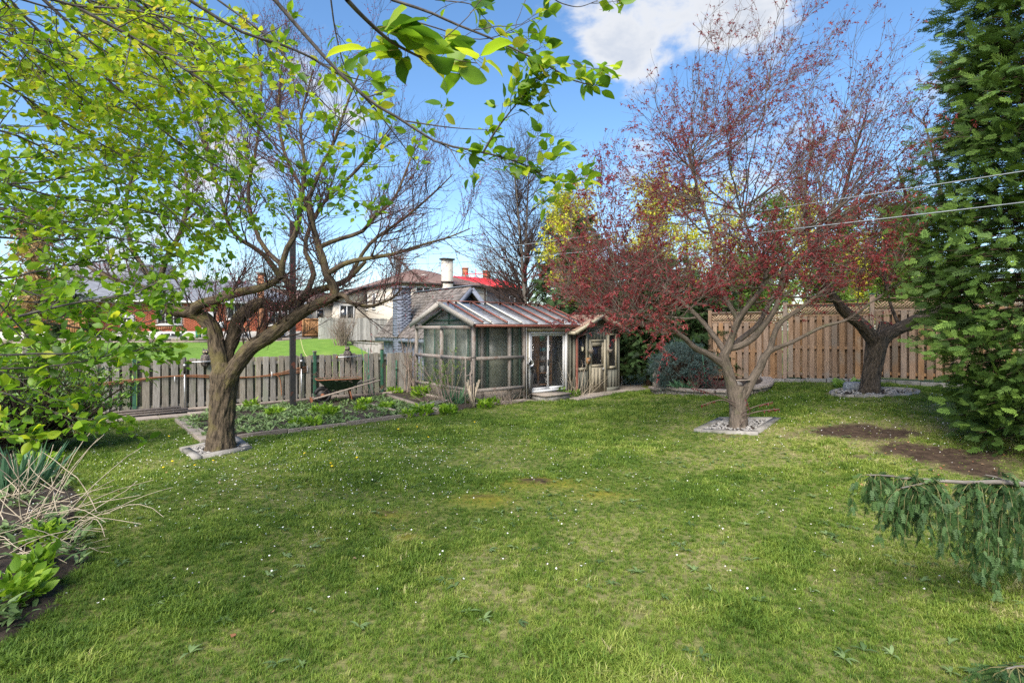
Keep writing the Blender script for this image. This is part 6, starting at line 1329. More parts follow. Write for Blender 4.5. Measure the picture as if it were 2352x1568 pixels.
# --- old tree by the tan fence -------------------------------------------------------
def build_old_tree():
    g = np.random.default_rng(80); Y = TREE_R[1]; t = thing('old_plum_tree', 'old dark forked tree with a cut stump between its limbs before the tan fence', 'tree', TREE_R)
    trunk = limb([(1996, 918), (1997, 905), (2000, 870), (2006, 838), (2012, 800), (2014, 772)], [Y, Y], [60, 44, 37, 37, 42, 46], 90)
    big = [limb([(2012, 800), (2002, 774), (1970, 738), (1940, 716), (1931, 700), (1912, 680), (1893, 640), (1880, 560), (1890, 470)], [Y, Y - .2, Y - .4], [34, 31, 27, 24, 19, 17, 14, 11, 6]), limb([(2016, 800), (2030, 773), (2066, 754), (2118, 730), (2160, 702), (2200, 640), (2215, 540)], [Y, Y - .1, Y + .3], [34, 32, 28, 27, 23, 17, 9])]
    st = limb([(2018, 790), (2030, 762), (2036, 744)], [Y + .1, Y + .15], [30, 30, 30], 8)
    mid = [limb([(1893, 640), (1860, 560), (1850, 440), (1870, 320)], [Y - .4, Y + .3], [11, 9, 6, 3]), limb([(1880, 560), (1930, 470), (1960, 360), (1990, 260)], [Y - .4, Y - .8], [10, 8, 6, 3]), limb([(2160, 700), (2130, 600), (2090, 480), (2060, 380)], [Y + .2, Y - .2], [14, 11, 7, 3]), limb([(2205, 620), (2170, 500), (2150, 380), (2120, 270)], [Y + .3, Y + .6], [12, 9, 6, 3]), limb([(1912, 680), (1850, 640), (1800, 600), (1740, 540)], [Y - .3, Y + .4], [8, 6, 5, 3]), limb([(2066, 752), (2040, 680), (2030, 600), (2050, 500)], [Y, Y + .6], [8, 6, 5, 3])]
    bP, bR = stack(big); mP, mR = stack(mid); woody('trunk', [(trunk[0][None], trunk[1][None], 72)], m_bark_dark, t, True, .2)
    for b in big:
        q = resample(b[0], b[1], 90); woody('limb', [(q[0][None], q[1][None], 40)], m_bark_dark, t, True, .2)
    woody('stump', [(st[0][None], st[1][None], 14)], m_bark_dark, t, True, .15); e = st[0][-1]; dd = nrmz(st[0][-1] - st[0][-2]); put('stump_cut', Acc().tube([e, e + dd * .012], st[1][-1] * .96, 12), m_timber, t)
    l1 = spawn(g, np.concatenate([mP, bP]), np.concatenate([mR, bR * .4]), 130, .3, 1, (25, 60), (.6, 1.6), 7, .16, .1, .5, .3, .004, .3, .012); l2 = spawn(g, l1[0], l1[1], 1100, .1, 1, (20, 60), (.2, .8), 5, .12, .1, .6, .4, .0028, .3, .005)
    woody('branches', [(mP, mR, 8)], m_bark_dark, t); woody('twigs', [(l1[0], l1[1], 5), (l2[0], l2[1], 3)], m_twig_plum, t)
    pos, d = along(g, l2[0], 3600, .2, 1); X = nrmz(perp(g, d) + d * .3 + (0, 0, -.2)); V, q4, q3 = scatter(LEAF_NARROW, pos, X, perp(g, X), g.uniform(.03, .06, len(pos))); put('crown', Acc().add(V, q4, q3, rnd=np.repeat(g.random(len(pos)) * .7, 4)), m_leaf_red, t)
    sp = spawn(g, trunk[0][None], trunk[1][None], 9, .55, .9, (8, 30), (.5, 1.3), 6, .3, .06, .06, .5, .004, 0, .008); woody('water_shoots', [(sp[0], sp[1], 4)], m_bush_twig, t)
build_old_tree()

# --- cherry hanging into the picture from the left --------------------------------------
def build_cherry():
    g = np.random.default_rng(90); t = thing('bird_cherry_tree', 'leafy tree whose long bright green branches hang in from the upper left', 'tree', (-4.7, 2.4, 0))
    L = [([(22, 0), (74, 56), (141, 115), (223, 163), (297, 230), (371, 297), (438, 349), (520, 393)], (3.0, 3.6), (7, 3)),
         ([(126, 0), (178, 15), (260, 19), (371, 37), (445, 70), (486, 108), (534, 178), (594, 282)], (2.8, 3.2), (6, 2)),
         ([(186, 22), (297, 82), (408, 148), (520, 223), (579, 271), (650, 356), (742, 419), (858, 486)], (2.8, 3.4), (8, 2)),
         ([(0, 33), (37, 82), (111, 137), (186, 197), (297, 260), (445, 334)], (3.4, 4.2), (7, 2)),
         ([(434, 0), (556, 74), (650, 104), (742, 148), (830, 215), (900, 300), (960, 380)], (2.2, 2.8), (8, 2)),
         ([(631, 0), (700, 80), (779, 167), (857, 237), (922, 275), (1007, 328), (1110, 350), (1204, 378), (1266, 412), (1330, 412)], (1.9, 2.3), (10, 2)),
         ([(900, 0), (985, 28), (1047, 56), (1141, 94), (1250, 147), (1322, 187), (1366, 194)], (1.8, 2.0), (7, 2.5)),
         ([(797, 0), (829, 34), (876, 78), (910, 103), (970, 134), (1010, 150)], (.95, 1.15), (11, 4)),
         ([(879, 55), (935, 47), (1016, 69), (1079, 89), (1141, 84), (1235, 39)], (2.0, 2.2), (4, 1.5)),
         ([(1110, 350), (1141, 297), (1188, 237), (1235, 181)], (2.15, 2.0), (5, 2)),
         ([(930, 278), (1010, 290), (1070, 296), (1120, 298)], (2.1, 2.2), (4, 1.5)),
         ([(760, 0), (770, 70), (790, 150), (830, 250), (850, 330)], (2.4, 2.7), (4, 1.5)),
         ([(1270, -4), (1290, 8), (1330, 16), (1372, 2)], (2.0, 2.1), (3, 1.5)),
         ([(1000, 0), (1060, 6), (1090, 12)], (2.1, 2.1), (3, 2)),
         ([(0, 190), (80, 240), (180, 300), (300, 370), (420, 440), (500, 520)], (3.6, 4.6), (6, 2)), ([(0, 120), (90, 200), (200, 260), (330, 330), (470, 450)], (4.2, 5.4), (6, 2)),
         ([(0, 300), (100, 340), (220, 400), (350, 450), (470, 560)], (3.2, 4.0), (6, 2)), ([(0, 420), (120, 450), (260, 470), (390, 500), (480, 540)], (3.4, 4.2), (6, 2)),
         ([(0, 545), (110, 552), (235, 545), (340, 560), (430, 600)], (3.0, 3.8), (6, 2)), ([(0, 640), (100, 620), (230, 600), (330, 590), (410, 580)], (3.6, 4.2), (6, 2)),
         ([(0, 735), (60, 722), (122, 707), (185, 693), (294, 676), (365, 645), (420, 600)], (2.6, 3.2), (8, 2)), ([(0, 760), (120, 735), (220, 722), (330, 715), (400, 690)], (3.0, 3.6), (5, 2)),
         ([(0, 740), (100, 742), (200, 757), (270, 776), (330, 800)], (2.9, 3.5), (6, 2)), ([(0, 815), (80, 812), (160, 812), (200, 800)], (2.4, 2.7), (6, 2.5)),
         ([(0, 846), (122, 840), (216, 825), (263, 812), (310, 806), (354, 782)], (2.5, 3.0), (5, 2)), ([(0, 900), (60, 925), (120, 945), (180, 960), (230, 965)], (2.4, 2.8), (5, 2)),
         ([(-10, 690), (60, 770), (120, 860), (170, 900)], (2.8, 3.2), (4, 2)), ([(0, 990), (40, 1000), (85, 990)], (2.2, 2.5), (4, 2)),
         ([(300, 0), (420, 90), (560, 200), (680, 300), (760, 340)], (3.4, 4.0), (6, 2)), ([(200, 0), (330, 110), (460, 240), (560, 380), (620, 480)], (4.4, 5.4), (7, 2)), ([(500, 0), (620, 90), (700, 190), (800, 290), (880, 330)], (3.2, 3.6), (5, 2)),
         ([(60, 200), (190, 240), (330, 250), (460, 230)], (4.6, 5.2), (5, 2)), ([(0, 480), (140, 520), (260, 540), (330, 620), (380, 700)], (4.8, 5.6), (6, 2)), ([(120, 330), (260, 340), (400, 370), (520, 440), (580, 520)], (4.6, 5.4), (5, 2))]
    for k in range(34):                       # finer shoots filling the left of the crown
        x0 = g.uniform(-30, 60) if k % 2 else g.uniform(0, 330); y0 = g.uniform(-5, 720) if k % 2 else -4
        if k % 2: x0 = 0
        ln = g.uniform(220, 520); an_ = g.uniform(.05, .8) if y0 < 350 else g.uniform(-.25, .25); d0 = g.uniform(2.6, 5.6)
        L.append(([(x0, y0), (x0 + ln * .33 * math.cos(an_ + .1), y0 + ln * .33 * math.sin(an_ + .1)), (x0 + ln * .66 * math.cos(an_), y0 + ln * .66 * math.sin(an_)), (x0 + ln * math.cos(an_ - .08), y0 + ln * math.sin(an_ - .04))], (d0, d0 * 1.15), (5, 1.6)))
    L = [(([(-150, a[0][1] - 8)] + a) if a[0][0] == 0 else a, b, c) for a, b, c in L]
    br = [limb(a, b, c, 18) for a, b, c in L]
    # main stem and the limbs that carry these branches, out to the left of and above the view
    stem = resample([(-4.7, 2.4, -.1), (-4.65, 2.4, .8), (-4.6, 2.45, 1.8), (-4.5, 2.4, 2.8), (-4.3, 2.3, 3.8)], [.17, .13, .12, .10, .07], 20); limbs = []
    for (p, r), l in zip(br, L):
        s = p[0]
        if l[0][0][0] > 5 and l[0][0][1] > 5: continue
        if l[0][0][1] <= 5 and l[0][0][0] > 5:
            b0 = np.array((-4.4, 2.35, 3.3)); m_ = np.array((s[0] * .6 - 4.4 * .4, min(s[1], 2.2) * .8 + s[1] * .2, max(4.2, s[2] + .4))); limbs.append(resample([b0, b0 * .4 + m_ * .6 + (0, 0, .45), m_, s * .8 + m_ * .2 + (0, 0, .16), s], [.022, .02, r[0] * 1.7, r[0] * 1.2, r[0]], 14)); continue
        else:
            b0 = np.array((-4.62, 2.42, float(np.clip(s[2] - .5, .8, 3.0)))); m_ = b0 * .5 + s * .5 + np.array((-.1, 0, .08))
        if np.linalg.norm(s - b0) > .3: limbs.append(resample([b0, m_, s], [max(r[0] * 2, .02), r[0] * 1.5, r[0]], 14))
    woody('trunk', [(stem[0][None], stem[1][None], 16)], m_bark_cherry, t, True, .1); lP, lR = stack(limbs); woody('limbs', [(lP, lR, 8)], m_bark_cherry, t)
    bP, bR = stack(br); woody('branches', [(bP, bR, 8)], m_bark_cherry, t)
    left = bP[:, :, 0].mean(1) / bP[:, :, 1].mean(1) < -.42
    twA = spawn(g, bP[left], bR[left], 1150, .03, 1, (20, 65), (.15, .55), 7, .10, .12, .5, .4, .0016, .3, .004)
    twB = spawn(g, bP[~left], bR[~left], 70, .1, 1, (20, 55), (.08, .3), 7, .12, .12, .5, .4, .0016, .3, .003)
    tw = tuple(np.concatenate([a, b]) for a, b in zip(twA, twB)); woody('twigs', [(tw[0], tw[1], 5)], m_bark_cherry, t)
    # leaf bunches: ends of twigs, along twigs, ends of branches
    an = []; 
    def bunch(pos, d, n, sp):
        for k in range(len(pos)):
            m = int(g.integers(n[0], n[1])); X = nrmz(d[k] * .55 + g.normal(size=(m, 3)) * (.7, .7, .45) + (0, 0, .12)); an.append(np.c_[np.tile(pos[k], (m, 1)) + g.normal(size=(m, 3)) * sp, X])
    e = tw[0]; bunch(e[:, -1], nrmz(e[:, -1] - e[:, -2]), (4, 8), .010)
    q, d = along(g, twA[0], 2700, .1, .95); bunch(q, d, (2, 5), .008)
    q, d = along(g, twB[0], 110, .1, .95); bunch(q, d, (1, 3), .006)
    q, d = along(g, bP[left], 300, .1, 1); bunch(q, d, (3, 6), .008)
    bunch(bP[:, -1], nrmz(bP[:, -1] - bP[:, -2]), (6, 10), .012)
    for k in (5, 6, 9): q, d = along(g, bP[k:k + 1], 9, .62, 1.0); bunch(q, d, (3, 6), .012)
    q, d = along(g, bP[7:8], 7, .3, 1.0); bunch(q, d, (3, 5), .012)
    a = np.concatenate(an); pos, X = a[:, :3], a[:, 3:]; n = len(pos)
    Z = nrmz(g.normal(size=(n, 3)) * .75 + (0, -.15, .75)); s = g.uniform(.034, .068, n) * np.where(pos[:, 1] < 1.4, 1.35, 1)
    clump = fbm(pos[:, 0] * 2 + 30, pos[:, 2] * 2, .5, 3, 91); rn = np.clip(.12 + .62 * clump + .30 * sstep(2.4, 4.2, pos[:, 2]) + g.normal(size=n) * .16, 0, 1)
    pos = pos + X * (s * .25)[:, None]        # short stalk
    sx = np.abs(pos[:, 0] / pos[:, 1]) < .95; sz = (pos[:, 2] - H) / pos[:, 1]; vis = sx & (sz < .61) & (sz > -.66) & (pos[:, 1] > .5)
    size = np.where(vis, s / pos[:, 1], 0); order = np.argsort(-size); one = order[:300]; rest = np.setdiff1d(np.arange(n), one)
    V, q4, q3 = scatter(LEAF, pos[rest], X[rest], Z[rest], s[rest]); put('foliage', Acc().add(V, q4, q3, rnd=np.repeat(rn[rest], len(LEAF[0]))).mesh('foliage', True), m_leaf_cherry, t, kind='stuff')
    hi = []
    for k, (wd, fo, dr) in enumerate(((.31, .05, .10), (.27, .09, .18), (.34, .03, .05))):
        me = build_mesh('leaf', *LEAFS_FINE(wd, fo, dr), None, None, True); me.materials.append(m_leaf_cherry1); hi.append(me)
    for j, i in enumerate(one):
        x = Vector(X[i]); zz = Vector(Z[i]); y = zz.cross(x).normalized(); x.normalize(); zz = x.cross(y); M = Matrix((x, y, zz)).transposed().to_4x4() @ Matrix.Diagonal((s[i], s[i], s[i], 1)); M.translation = Vector(pos[i]); put('leaf', hi[j % 3], None, t, M)
    # stalks
    st = Acc(); p0 = pos - X * (s * .3)[:, None]; V, Q, A = tubes(np.stack([p0, pos + X * .004], 1), np.full((n, 2), .0007), 3); st.add(V, Q); put('leaf_stalks', st, m_leafstalk, t, kind='stuff')
    # green flower spikes
    q, d = along(g, tw[0], 150, .5, 1); k = 26; X2 = nrmz(d * .4 + g.normal(size=d.shape) * .5 + (0, 0, .3)); L2 = g.uniform(.03, .07, len(q)); f = g.uniform(.1, 1, (len(q), k)); bp = q[:, None] + X2[:, None] * (f * L2[:, None])[..., None] + g.normal(size=(len(q), k, 3)) * .0035
    V, q4, q3 = scatter(([(-.5, -.4, 0), (.5, -.4, 0), (0, .5, 0), (0, 0, .6)], None, [(0, 1, 2), (0, 1, 3), (1, 2, 3), (2, 0, 3)]), bp.reshape(-1, 3), g.normal(size=(len(q) * k, 3)), g.normal(size=(len(q) * k, 3)), .005); put('flower_spikes', Acc().add(V, q4, q3, rnd=np.full(len(V), .25)), m_leaf_green, t, kind='stuff')
def LEAFS_FINE(wd, fold, droop):
    # finer leaf: pointed oval, folded along the midrib, edges slightly wavy
    rows = np.linspace(0, 1, 8); V = []; Q = []
    for i, r in enumerate(rows):
        w_ = wd * math.sin(math.pi * r ** .85) ** .8 * (1 - .25 * r) * 1.1 if 0 < r < 1 else .004; z = .03 * math.sin(math.pi * r) - droop * r * r
        for j, y in enumerate((-1, -.5, 0, .5, 1)): V.append((r, y * w_, z + fold * abs(y) * (1 if 0 < r < 1 else 0) + .012 * math.sin(i * 2.1 + j) * (abs(y) == 1)))
    for i in range(7):
        for j in range(4): k = i * 5 + j; Q.append((k, k + 5, k + 6, k + 1))
    return np.array(V), Q
m_leafstalk = pm('leaf_stalk', (.16, .13, .03), (.24, .2, .05), 9, (1, 1, 1), .7, 0)
build_cherry()

# --- evergreens on the right ---------------------------------------------------------------
def prof(zs, rs): return lambda z: np.interp(z, zs, rs)
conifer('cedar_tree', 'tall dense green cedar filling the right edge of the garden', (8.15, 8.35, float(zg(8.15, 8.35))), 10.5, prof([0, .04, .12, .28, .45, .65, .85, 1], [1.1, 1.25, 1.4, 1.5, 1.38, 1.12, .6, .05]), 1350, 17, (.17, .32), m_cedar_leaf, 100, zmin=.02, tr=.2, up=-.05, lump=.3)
def build_weeping():
    g = np.random.default_rng(110); t = thing('weeping_cypress', 'drooping feathery cypress branch reaching in at the lower right', 'cypress', (5.3, 4.3, float(zg(5.3, 4.3))))
    stem = resample([(5.3, 4.3, -.1), (5.28, 4.3, .8), (5.3, 4.35, 2.0), (5.25, 4.3, 3.2)], [.11, .09, .07, .03], 16); woody('trunk', [(stem[0][None], stem[1][None], 12)], m_bark_cedar, t)
    L = [limb([(2560, 1175), (2440, 1135), (2352, 1112), (2290, 1106), (2230, 1108), (2150, 1103), (2080, 1098), (2040, 1092), (1990, 1090)], (4.15, 3.95), (14, 9, 3), 22), limb([(2400, 1126), (2330, 1112), (2290, 1096), (2262, 1090)], (4.15, 4.1), (7, 5, 3), 22), limb([(2640, 1560), (2450, 1540), (2352, 1530), (2310, 1535)], (2.9, 2.8), (10, 8, 3), 22), limb([(2150, 1103), (2110, 1112), (2070, 1120)], (4.0, 3.8), (5, 3), 22)]
    cl = np.concatenate([stem[0][-8:-7], L[0][0][:1]]); bP, bR = stack(L); c = resample([stem[0][6], L[0][0][0] * .5 + stem[0][6] * .5 + (0, 0, .1), L[0][0][0]], [.03, .026, L[0][1][0]], 22); c2 = resample([stem[0][3], L[2][0][0] * .5 + stem[0][3] * .5 + (0, 0, .1), L[2][0][0]], [.03, .026, L[2][1][0]], 22)
    woody('limb', [(np.concatenate([bP, c[0][None], c2[0][None]]), np.concatenate([bR, c[1][None], c2[1][None]]), 8)], m_bark_grey, t)
    ac = Acc(); sac = []
    n1 = 150; p, d = along(g, bP[[0, 1, 3]], n1, .02, 1.0); p2, d2 = along(g, bP[2:3], 40, .3, 1.0); p = np.concatenate([p, p2]); n = len(p)
    tipf = np.clip((p[:, 0] / p[:, 1] - .63) / .3, .12, 1); Ls = g.uniform(.35, .85, n) * (.35 + .75 * tipf); K = 9
    dirs = nrmz(np.stack([g.normal(size=n) * .45 - .3, g.normal(size=n) * .5 - .1, g.uniform(-.5, .2, n)], 1)); cur = p; pts = [p]
    for k in range(K - 1): cur = cur + dirs * (Ls / (K - 1))[:, None]; pts.append(cur); dirs = nrmz(dirs + np.array((0, 0, -.75)) + g.normal(size=(n, 3)) * .10)
    S = np.stack(pts, 1); V, Q, A = tubes(S, np.broadcast_to(np.linspace(.003, .001, K), (n, K)), 4); sac.append((V, Q, A))
    woody('hanging_stems', [(S, np.broadcast_to(np.linspace(.003, .001, K), (n, K)), 4)], m_weepstem, t)
    pos, dd = along(g, S, 6800, .02, 1.0); side = perp(g, dd); X = nrmz(side * .55 + dd * .9 + (0, 0, -.4)); tp = spray_tpl(g, 5, 1, .045); V, q4, q3 = scatter(tp, pos, X, perp(g, X), g.uniform(.045, .10, len(pos))); rn = np.clip(np.repeat(.25 + .5 * fbm(pos[:, 0] * 3, pos[:, 2] * 3, .5, 3, 111), len(tp[0])) + np.repeat(g.normal(size=len(pos)) * .15, len(tp[0])), 0, 1); put('foliage', Acc().add(V, q4, q3, rnd=rn), m_weep, t, kind='stuff')
m_weepstem = pm('weeping_stem', (.10, .10, .04), (.18, .16, .07), 9, (1, 1, 1), .8, 0)
build_weeping()
def build_spruce():
    g = np.random.default_rng(120); c = np.array((5.15, 16.35, 1.0)); t = thing('blue_spruce', 'dwarf blue spruce mound growing in the raised bed', 'spruce', (c[0], c[1], .35)); n = 330; d = nrmz(g.normal(size=(n, 3)) * (1, 1, .8) + (0, -.1, .25)); R = np.array((1.0, .85, .78)) * g.uniform(.78, 1.08, (n, 1)); R = R * np.where(d[:, 2:3] > .5, .9, 1); tip = c + d * R; b0 = np.tile(c + (0, 0, -.4), (n, 1)); Pn = np.stack([b0, b0 * .4 + tip * .6 + (0, 0, .05), tip], 1); woody('branches', [(Pn, np.broadcast_to([.014, .009, .004], (n, 3)), 4)], m_bark_dark, t); woody('trunk', [(np.array([[(c[0], c[1], .2), (c[0], c[1], .6), (c[0], c[1], 1.5)]]), np.array([[.07, .06, .01]]), 8)], m_bark_dark, t)
    f = g.uniform(.5, 1.02, (n, 22)); pos = Pn[:, None, 1] * (1 - f[..., None]) + tip[:, None] * f[..., None] + g.normal(size=(n, 22, 3)) * .05; pos = pos.reshape(-1, 3); X = nrmz(np.repeat(d, 22, 0) + g.normal(size=pos.shape) * .5); V = []; Q = []
    for k in range(9):
        a = k * 2 * math.pi / 9 * 2.6; y, z = math.cos(a), math.sin(a); x0 = k * .1; i = len(V); V += [(x0, 0, 0), (x0 + .2, y * .14 - z * .05, z * .14 + y * .09), (x0 + .36, y * .30, z * .30), (x0 + .12, y * .1 + z * .1, z * .1 - y * .1)]; Q.append((i + 1, i + 2, i + 3))
    V_, q4, q3 = scatter((V, None, Q), pos, X, g.normal(size=pos.shape), g.uniform(.06, .10, len(pos))); put('crown', Acc().add(V_, q4, q3, rnd=np.repeat(np.clip(.2 + .4 * f.ravel() + g.normal(size=len(pos)) * .2, 0, 1), len(V))), m_spruce, t)
build_spruce()
# dark cedars behind the shed
for k, (x, Y, h, r, lab) in enumerate(((1345, 21.8, 6.6, 1.5, 'dark cedar rising behind the shed roof'), (1425, 20.6, 5.2, 1.35, 'dark cedar just right of the shed'), (1490, 19.9, 5.0, 1.4, 'dark cedar with bare lower trunk between shed and curved wall'), (1560, 19.5, 4.6, 1.4, 'dark cedar behind the blue spruce'), (1632, 19.0, 4.2, 1.3, 'dark cedar behind the trunk of the red maple'))):
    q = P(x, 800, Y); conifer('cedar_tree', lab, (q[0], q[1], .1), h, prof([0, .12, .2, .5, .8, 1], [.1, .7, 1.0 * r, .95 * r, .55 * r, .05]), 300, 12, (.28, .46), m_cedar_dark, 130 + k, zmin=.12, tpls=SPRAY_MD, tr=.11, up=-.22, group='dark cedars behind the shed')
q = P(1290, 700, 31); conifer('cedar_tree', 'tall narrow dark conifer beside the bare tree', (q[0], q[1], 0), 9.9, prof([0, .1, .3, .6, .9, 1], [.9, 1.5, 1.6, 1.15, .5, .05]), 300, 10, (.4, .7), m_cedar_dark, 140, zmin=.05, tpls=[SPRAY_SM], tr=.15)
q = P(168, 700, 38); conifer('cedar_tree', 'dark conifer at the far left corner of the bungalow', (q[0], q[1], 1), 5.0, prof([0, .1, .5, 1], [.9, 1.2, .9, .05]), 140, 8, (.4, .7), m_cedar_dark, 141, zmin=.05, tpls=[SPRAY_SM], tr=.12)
# trees with bare or opening crowns beyond the fences
def broad(name, lab, base, h, spread, n1, n2, n3, mat_leaf, nleaf, ls, seed, stems=1, bark=None, tw=None, rt=.16, group=None, t0=.25, tpl=LEAF_SIMPLE, up=.25, ang=(25, 55), rmin=.006, kids=.35):
    g = np.random.default_rng(seed); base = np.asarray(base, float); t = thing(name, lab, 'tree', base, group); tk = []
    for k in range(stems):
        o = np.array((g.normal() * .3, g.normal() * .3, 0)) * (stems > 1); tp = base + o * 2 + np.array((g.normal() * spread * .12, g.normal() * spread * .12, h * g.uniform(.88, 1.0))); c = (base + o + tp) / 2 + g.normal(size=3) * (.15, .15, 0); tk.append((bez(base + o, c, tp, 16), np.linspace(rt, rt * .12, 16)))
    tP, tR = stack(tk); l1 = spawn(g, tP, tR, n1, t0, .97, ang, (spread * .5, spread * 1.15), 9, up, .07, .5, .25, rmin * 1.6, .62, rt * .4); l2 = spawn(g, l1[0], l1[1], n2, .12, 1, (22, 55), (spread * .14, spread * .45), 6, up * .5, .09, .55, .35, rmin, .3, .02); lev = [(tP, tR, 10), (l1[0], l1[1], 5), (l2[0], l2[1], 3)]; src = l2[0]
    if n3: l3 = spawn(g, l2[0], l2[1], n3, .1, 1, (22, 60), (spread * .06, spread * .2), 4, up * .3, .1, .7, .5, rmin * .7, .3, .012); lev.append((l3[0], l3[1], 3)); src = l3[0]
    woody('trunk', lev[:1], bark or m_bark_grey, t); woody('branches', lev[1:], tw or m_bush_twig, t)
    if nleaf:
        pos, d = along(g, src, nleaf, .2, 1); k = fbm(pos[:, 0] * .8 + pos[:, 1], pos[:, 2], spread * .22, 3, seed % 40) > .40; pos = pos[k] + g.normal(size=(k.sum(), 3)) * ls[1] * .6; X = g.normal(size=pos.shape); V, q4, q3 = scatter(tpl, pos, X, g.normal(size=X.shape), g.uniform(ls[0], ls[1], len(pos))); rn = np.clip(g.random(len(pos)) * .5 + .6 * fbm(pos[:, 0], pos[:, 2], .8, 2, 7), 0, 1); put('crown', Acc().add(V, q4, q3, rnd=np.repeat(rn, len(tpl[0]))), mat_leaf, t)
    return t
def at(x, Y, z=0.0): q = P(x, 700, Y); return (q[0], q[1], z)
broad('bare_tree', 'tall leafless twin-stemmed tree between the red roof and the cedars', at(1207, 33), 13.4, 5.6, 110, 1000, 4200, None, 0, (.1, .1), 150, 2, m_bark_grey, m_twig_plum, .17, t0=.16, up=.13, ang=(42, 66), rmin=.011)
broad('bare_tree', 'leafless tree far behind the stucco house', at(925, 72), 13, 5, 50, 500, 1200, None, 0, (.1, .1), 151, 1, m_bark_grey, m_bush_twig, .2, up=.3, rmin=.018)
broad('flowering_maple', 'yellow-green flowering maple behind the dark conifer', at(1325, 27.5), 9.0, 3.6, 60, 400, 1000, m_leaf_yel, 12000, (.10, .2), 152, 1, m_bark_grey, m_bush_twig, .2, rmin=.009)
broad('flowering_maple', 'yellow-green flowering maple seen through the red maple crown', at(1500, 32), 10.5, 4.2, 60, 400, 900, m_leaf_yel, 9000, (.12, .22), 153, 1, m_bark_grey, m_bush_twig, .2, rmin=.009)
for k, (x, Y, h, sp, ml, nl_, lab) in enumerate(((1600, 26, 8.0, 3.2, m_leaf_yel, 8000, 'yellow-green tree behind the dark cedars'), (1700, 19.5, 4.2, 2.0, m_leaf_green, 8000, 'low green tree close behind the left fence panel'), (1890, 19.0, 4.4, 2.0, m_leaf_green, 8000, 'low green tree close behind the middle fence panel'), (1990, 20.5, 4.6, 2.2, m_leaf_yel, 7000, 'low yellow-green tree behind the fence beside the old tree'), (2090, 19.5, 5.0, 2.2, m_leaf_green, 9000, 'low dense green tree behind the right fence panel'), (1660, 27, 8.5, 3.4, m_leaf_yel, 7000, 'loose yellow-green tree left of the lattice fence'), (1760, 23, 6.6, 2.8, m_leaf_green, 9000, 'fresh green tree above the lattice fence panel'), (1850, 25, 7.4, 3.0, m_leaf_yel, 8000, 'yellow-green tree behind the middle of the lattice fence'), (1935, 22, 6.2, 2.6, m_leaf_green, 9000, 'light green tree behind the tall fence post'), (2040, 23, 6.8, 2.8, m_leaf_green, 10000, 'green leafing tree behind the old plum'), (2130, 22, 7.0, 2.8, m_leaf_green, 9000, 'green leafing tree close behind the big cedar'))):
    broad('budding_tree', lab, at(x, Y, .5), h, sp, 36, 300, 400, ml, int(nl_ * .8), (.10, .19), 160 + k, 1, m_bark_grey, m_bush_twig, .13, 'budding trees beyond the lattice fence', rmin=.007, t0=.12)
broad('tan_leaf_tree', 'tree with dry tan foliage beyond the fence at far left', at(55, 24, .5), 7.2, 2.8, 50, 350, 600, m_brownleaf, 12000, (.10, .2), 170, 1, m_bark_grey, m_bush_twig, .16, t0=.08)
def build_bush(name, lab, base, h, w_, n, seed, mat=None):
    g = np.random.default_rng(seed); base = np.asarray(base, float); t = thing(name, lab, 'shrub', base); th = g.uniform(0, 6.28, n); d = nrmz(np.stack([np.cos(th) * g.uniform(.1, .8, n) * w_ / h, np.sin(th) * g.uniform(.1, .8, n) * w_ / h, np.full(n, 1.0)], 1)); p = base + g.normal(size=(n, 3)) * (.15, .15, 0); L = h * g.uniform(.6, 1.05, n); K = 7; pts = [p]; cur = p
    for k in range(K - 1): cur = cur + d * (L / (K - 1))[:, None]; pts.append(cur); d = nrmz(d + g.normal(size=(n, 3)) * .09)
    S = np.stack(pts, 1); R = np.broadcast_to(np.linspace(.022, .007, K), (n, K)); l2 = spawn(g, S, R, n * 9, .25, 1, (15, 50), (h * .12, h * .4), 5, .1, .1, .6, .4, .006, .2, .012); woody('stems', [(S, R, 4)], mat or m_bush_twig, t); woody('twigs', [(l2[0], l2[1], 3)], mat or m_bush_twig, t); return t
q = P(787, 803, 33); build_bush('bare_shrub', 'round leafless shrub in front of the pale board fence', (q[0], q[1], .85), 2.1, 1.3, 70, 171)
q = FP(3.35, .35); build_bush('bare_shrub', 'thin leafless shrub at the greenhouse end of the fence', (q[0], q[1], 0), 2.0, .7, 9, 172)

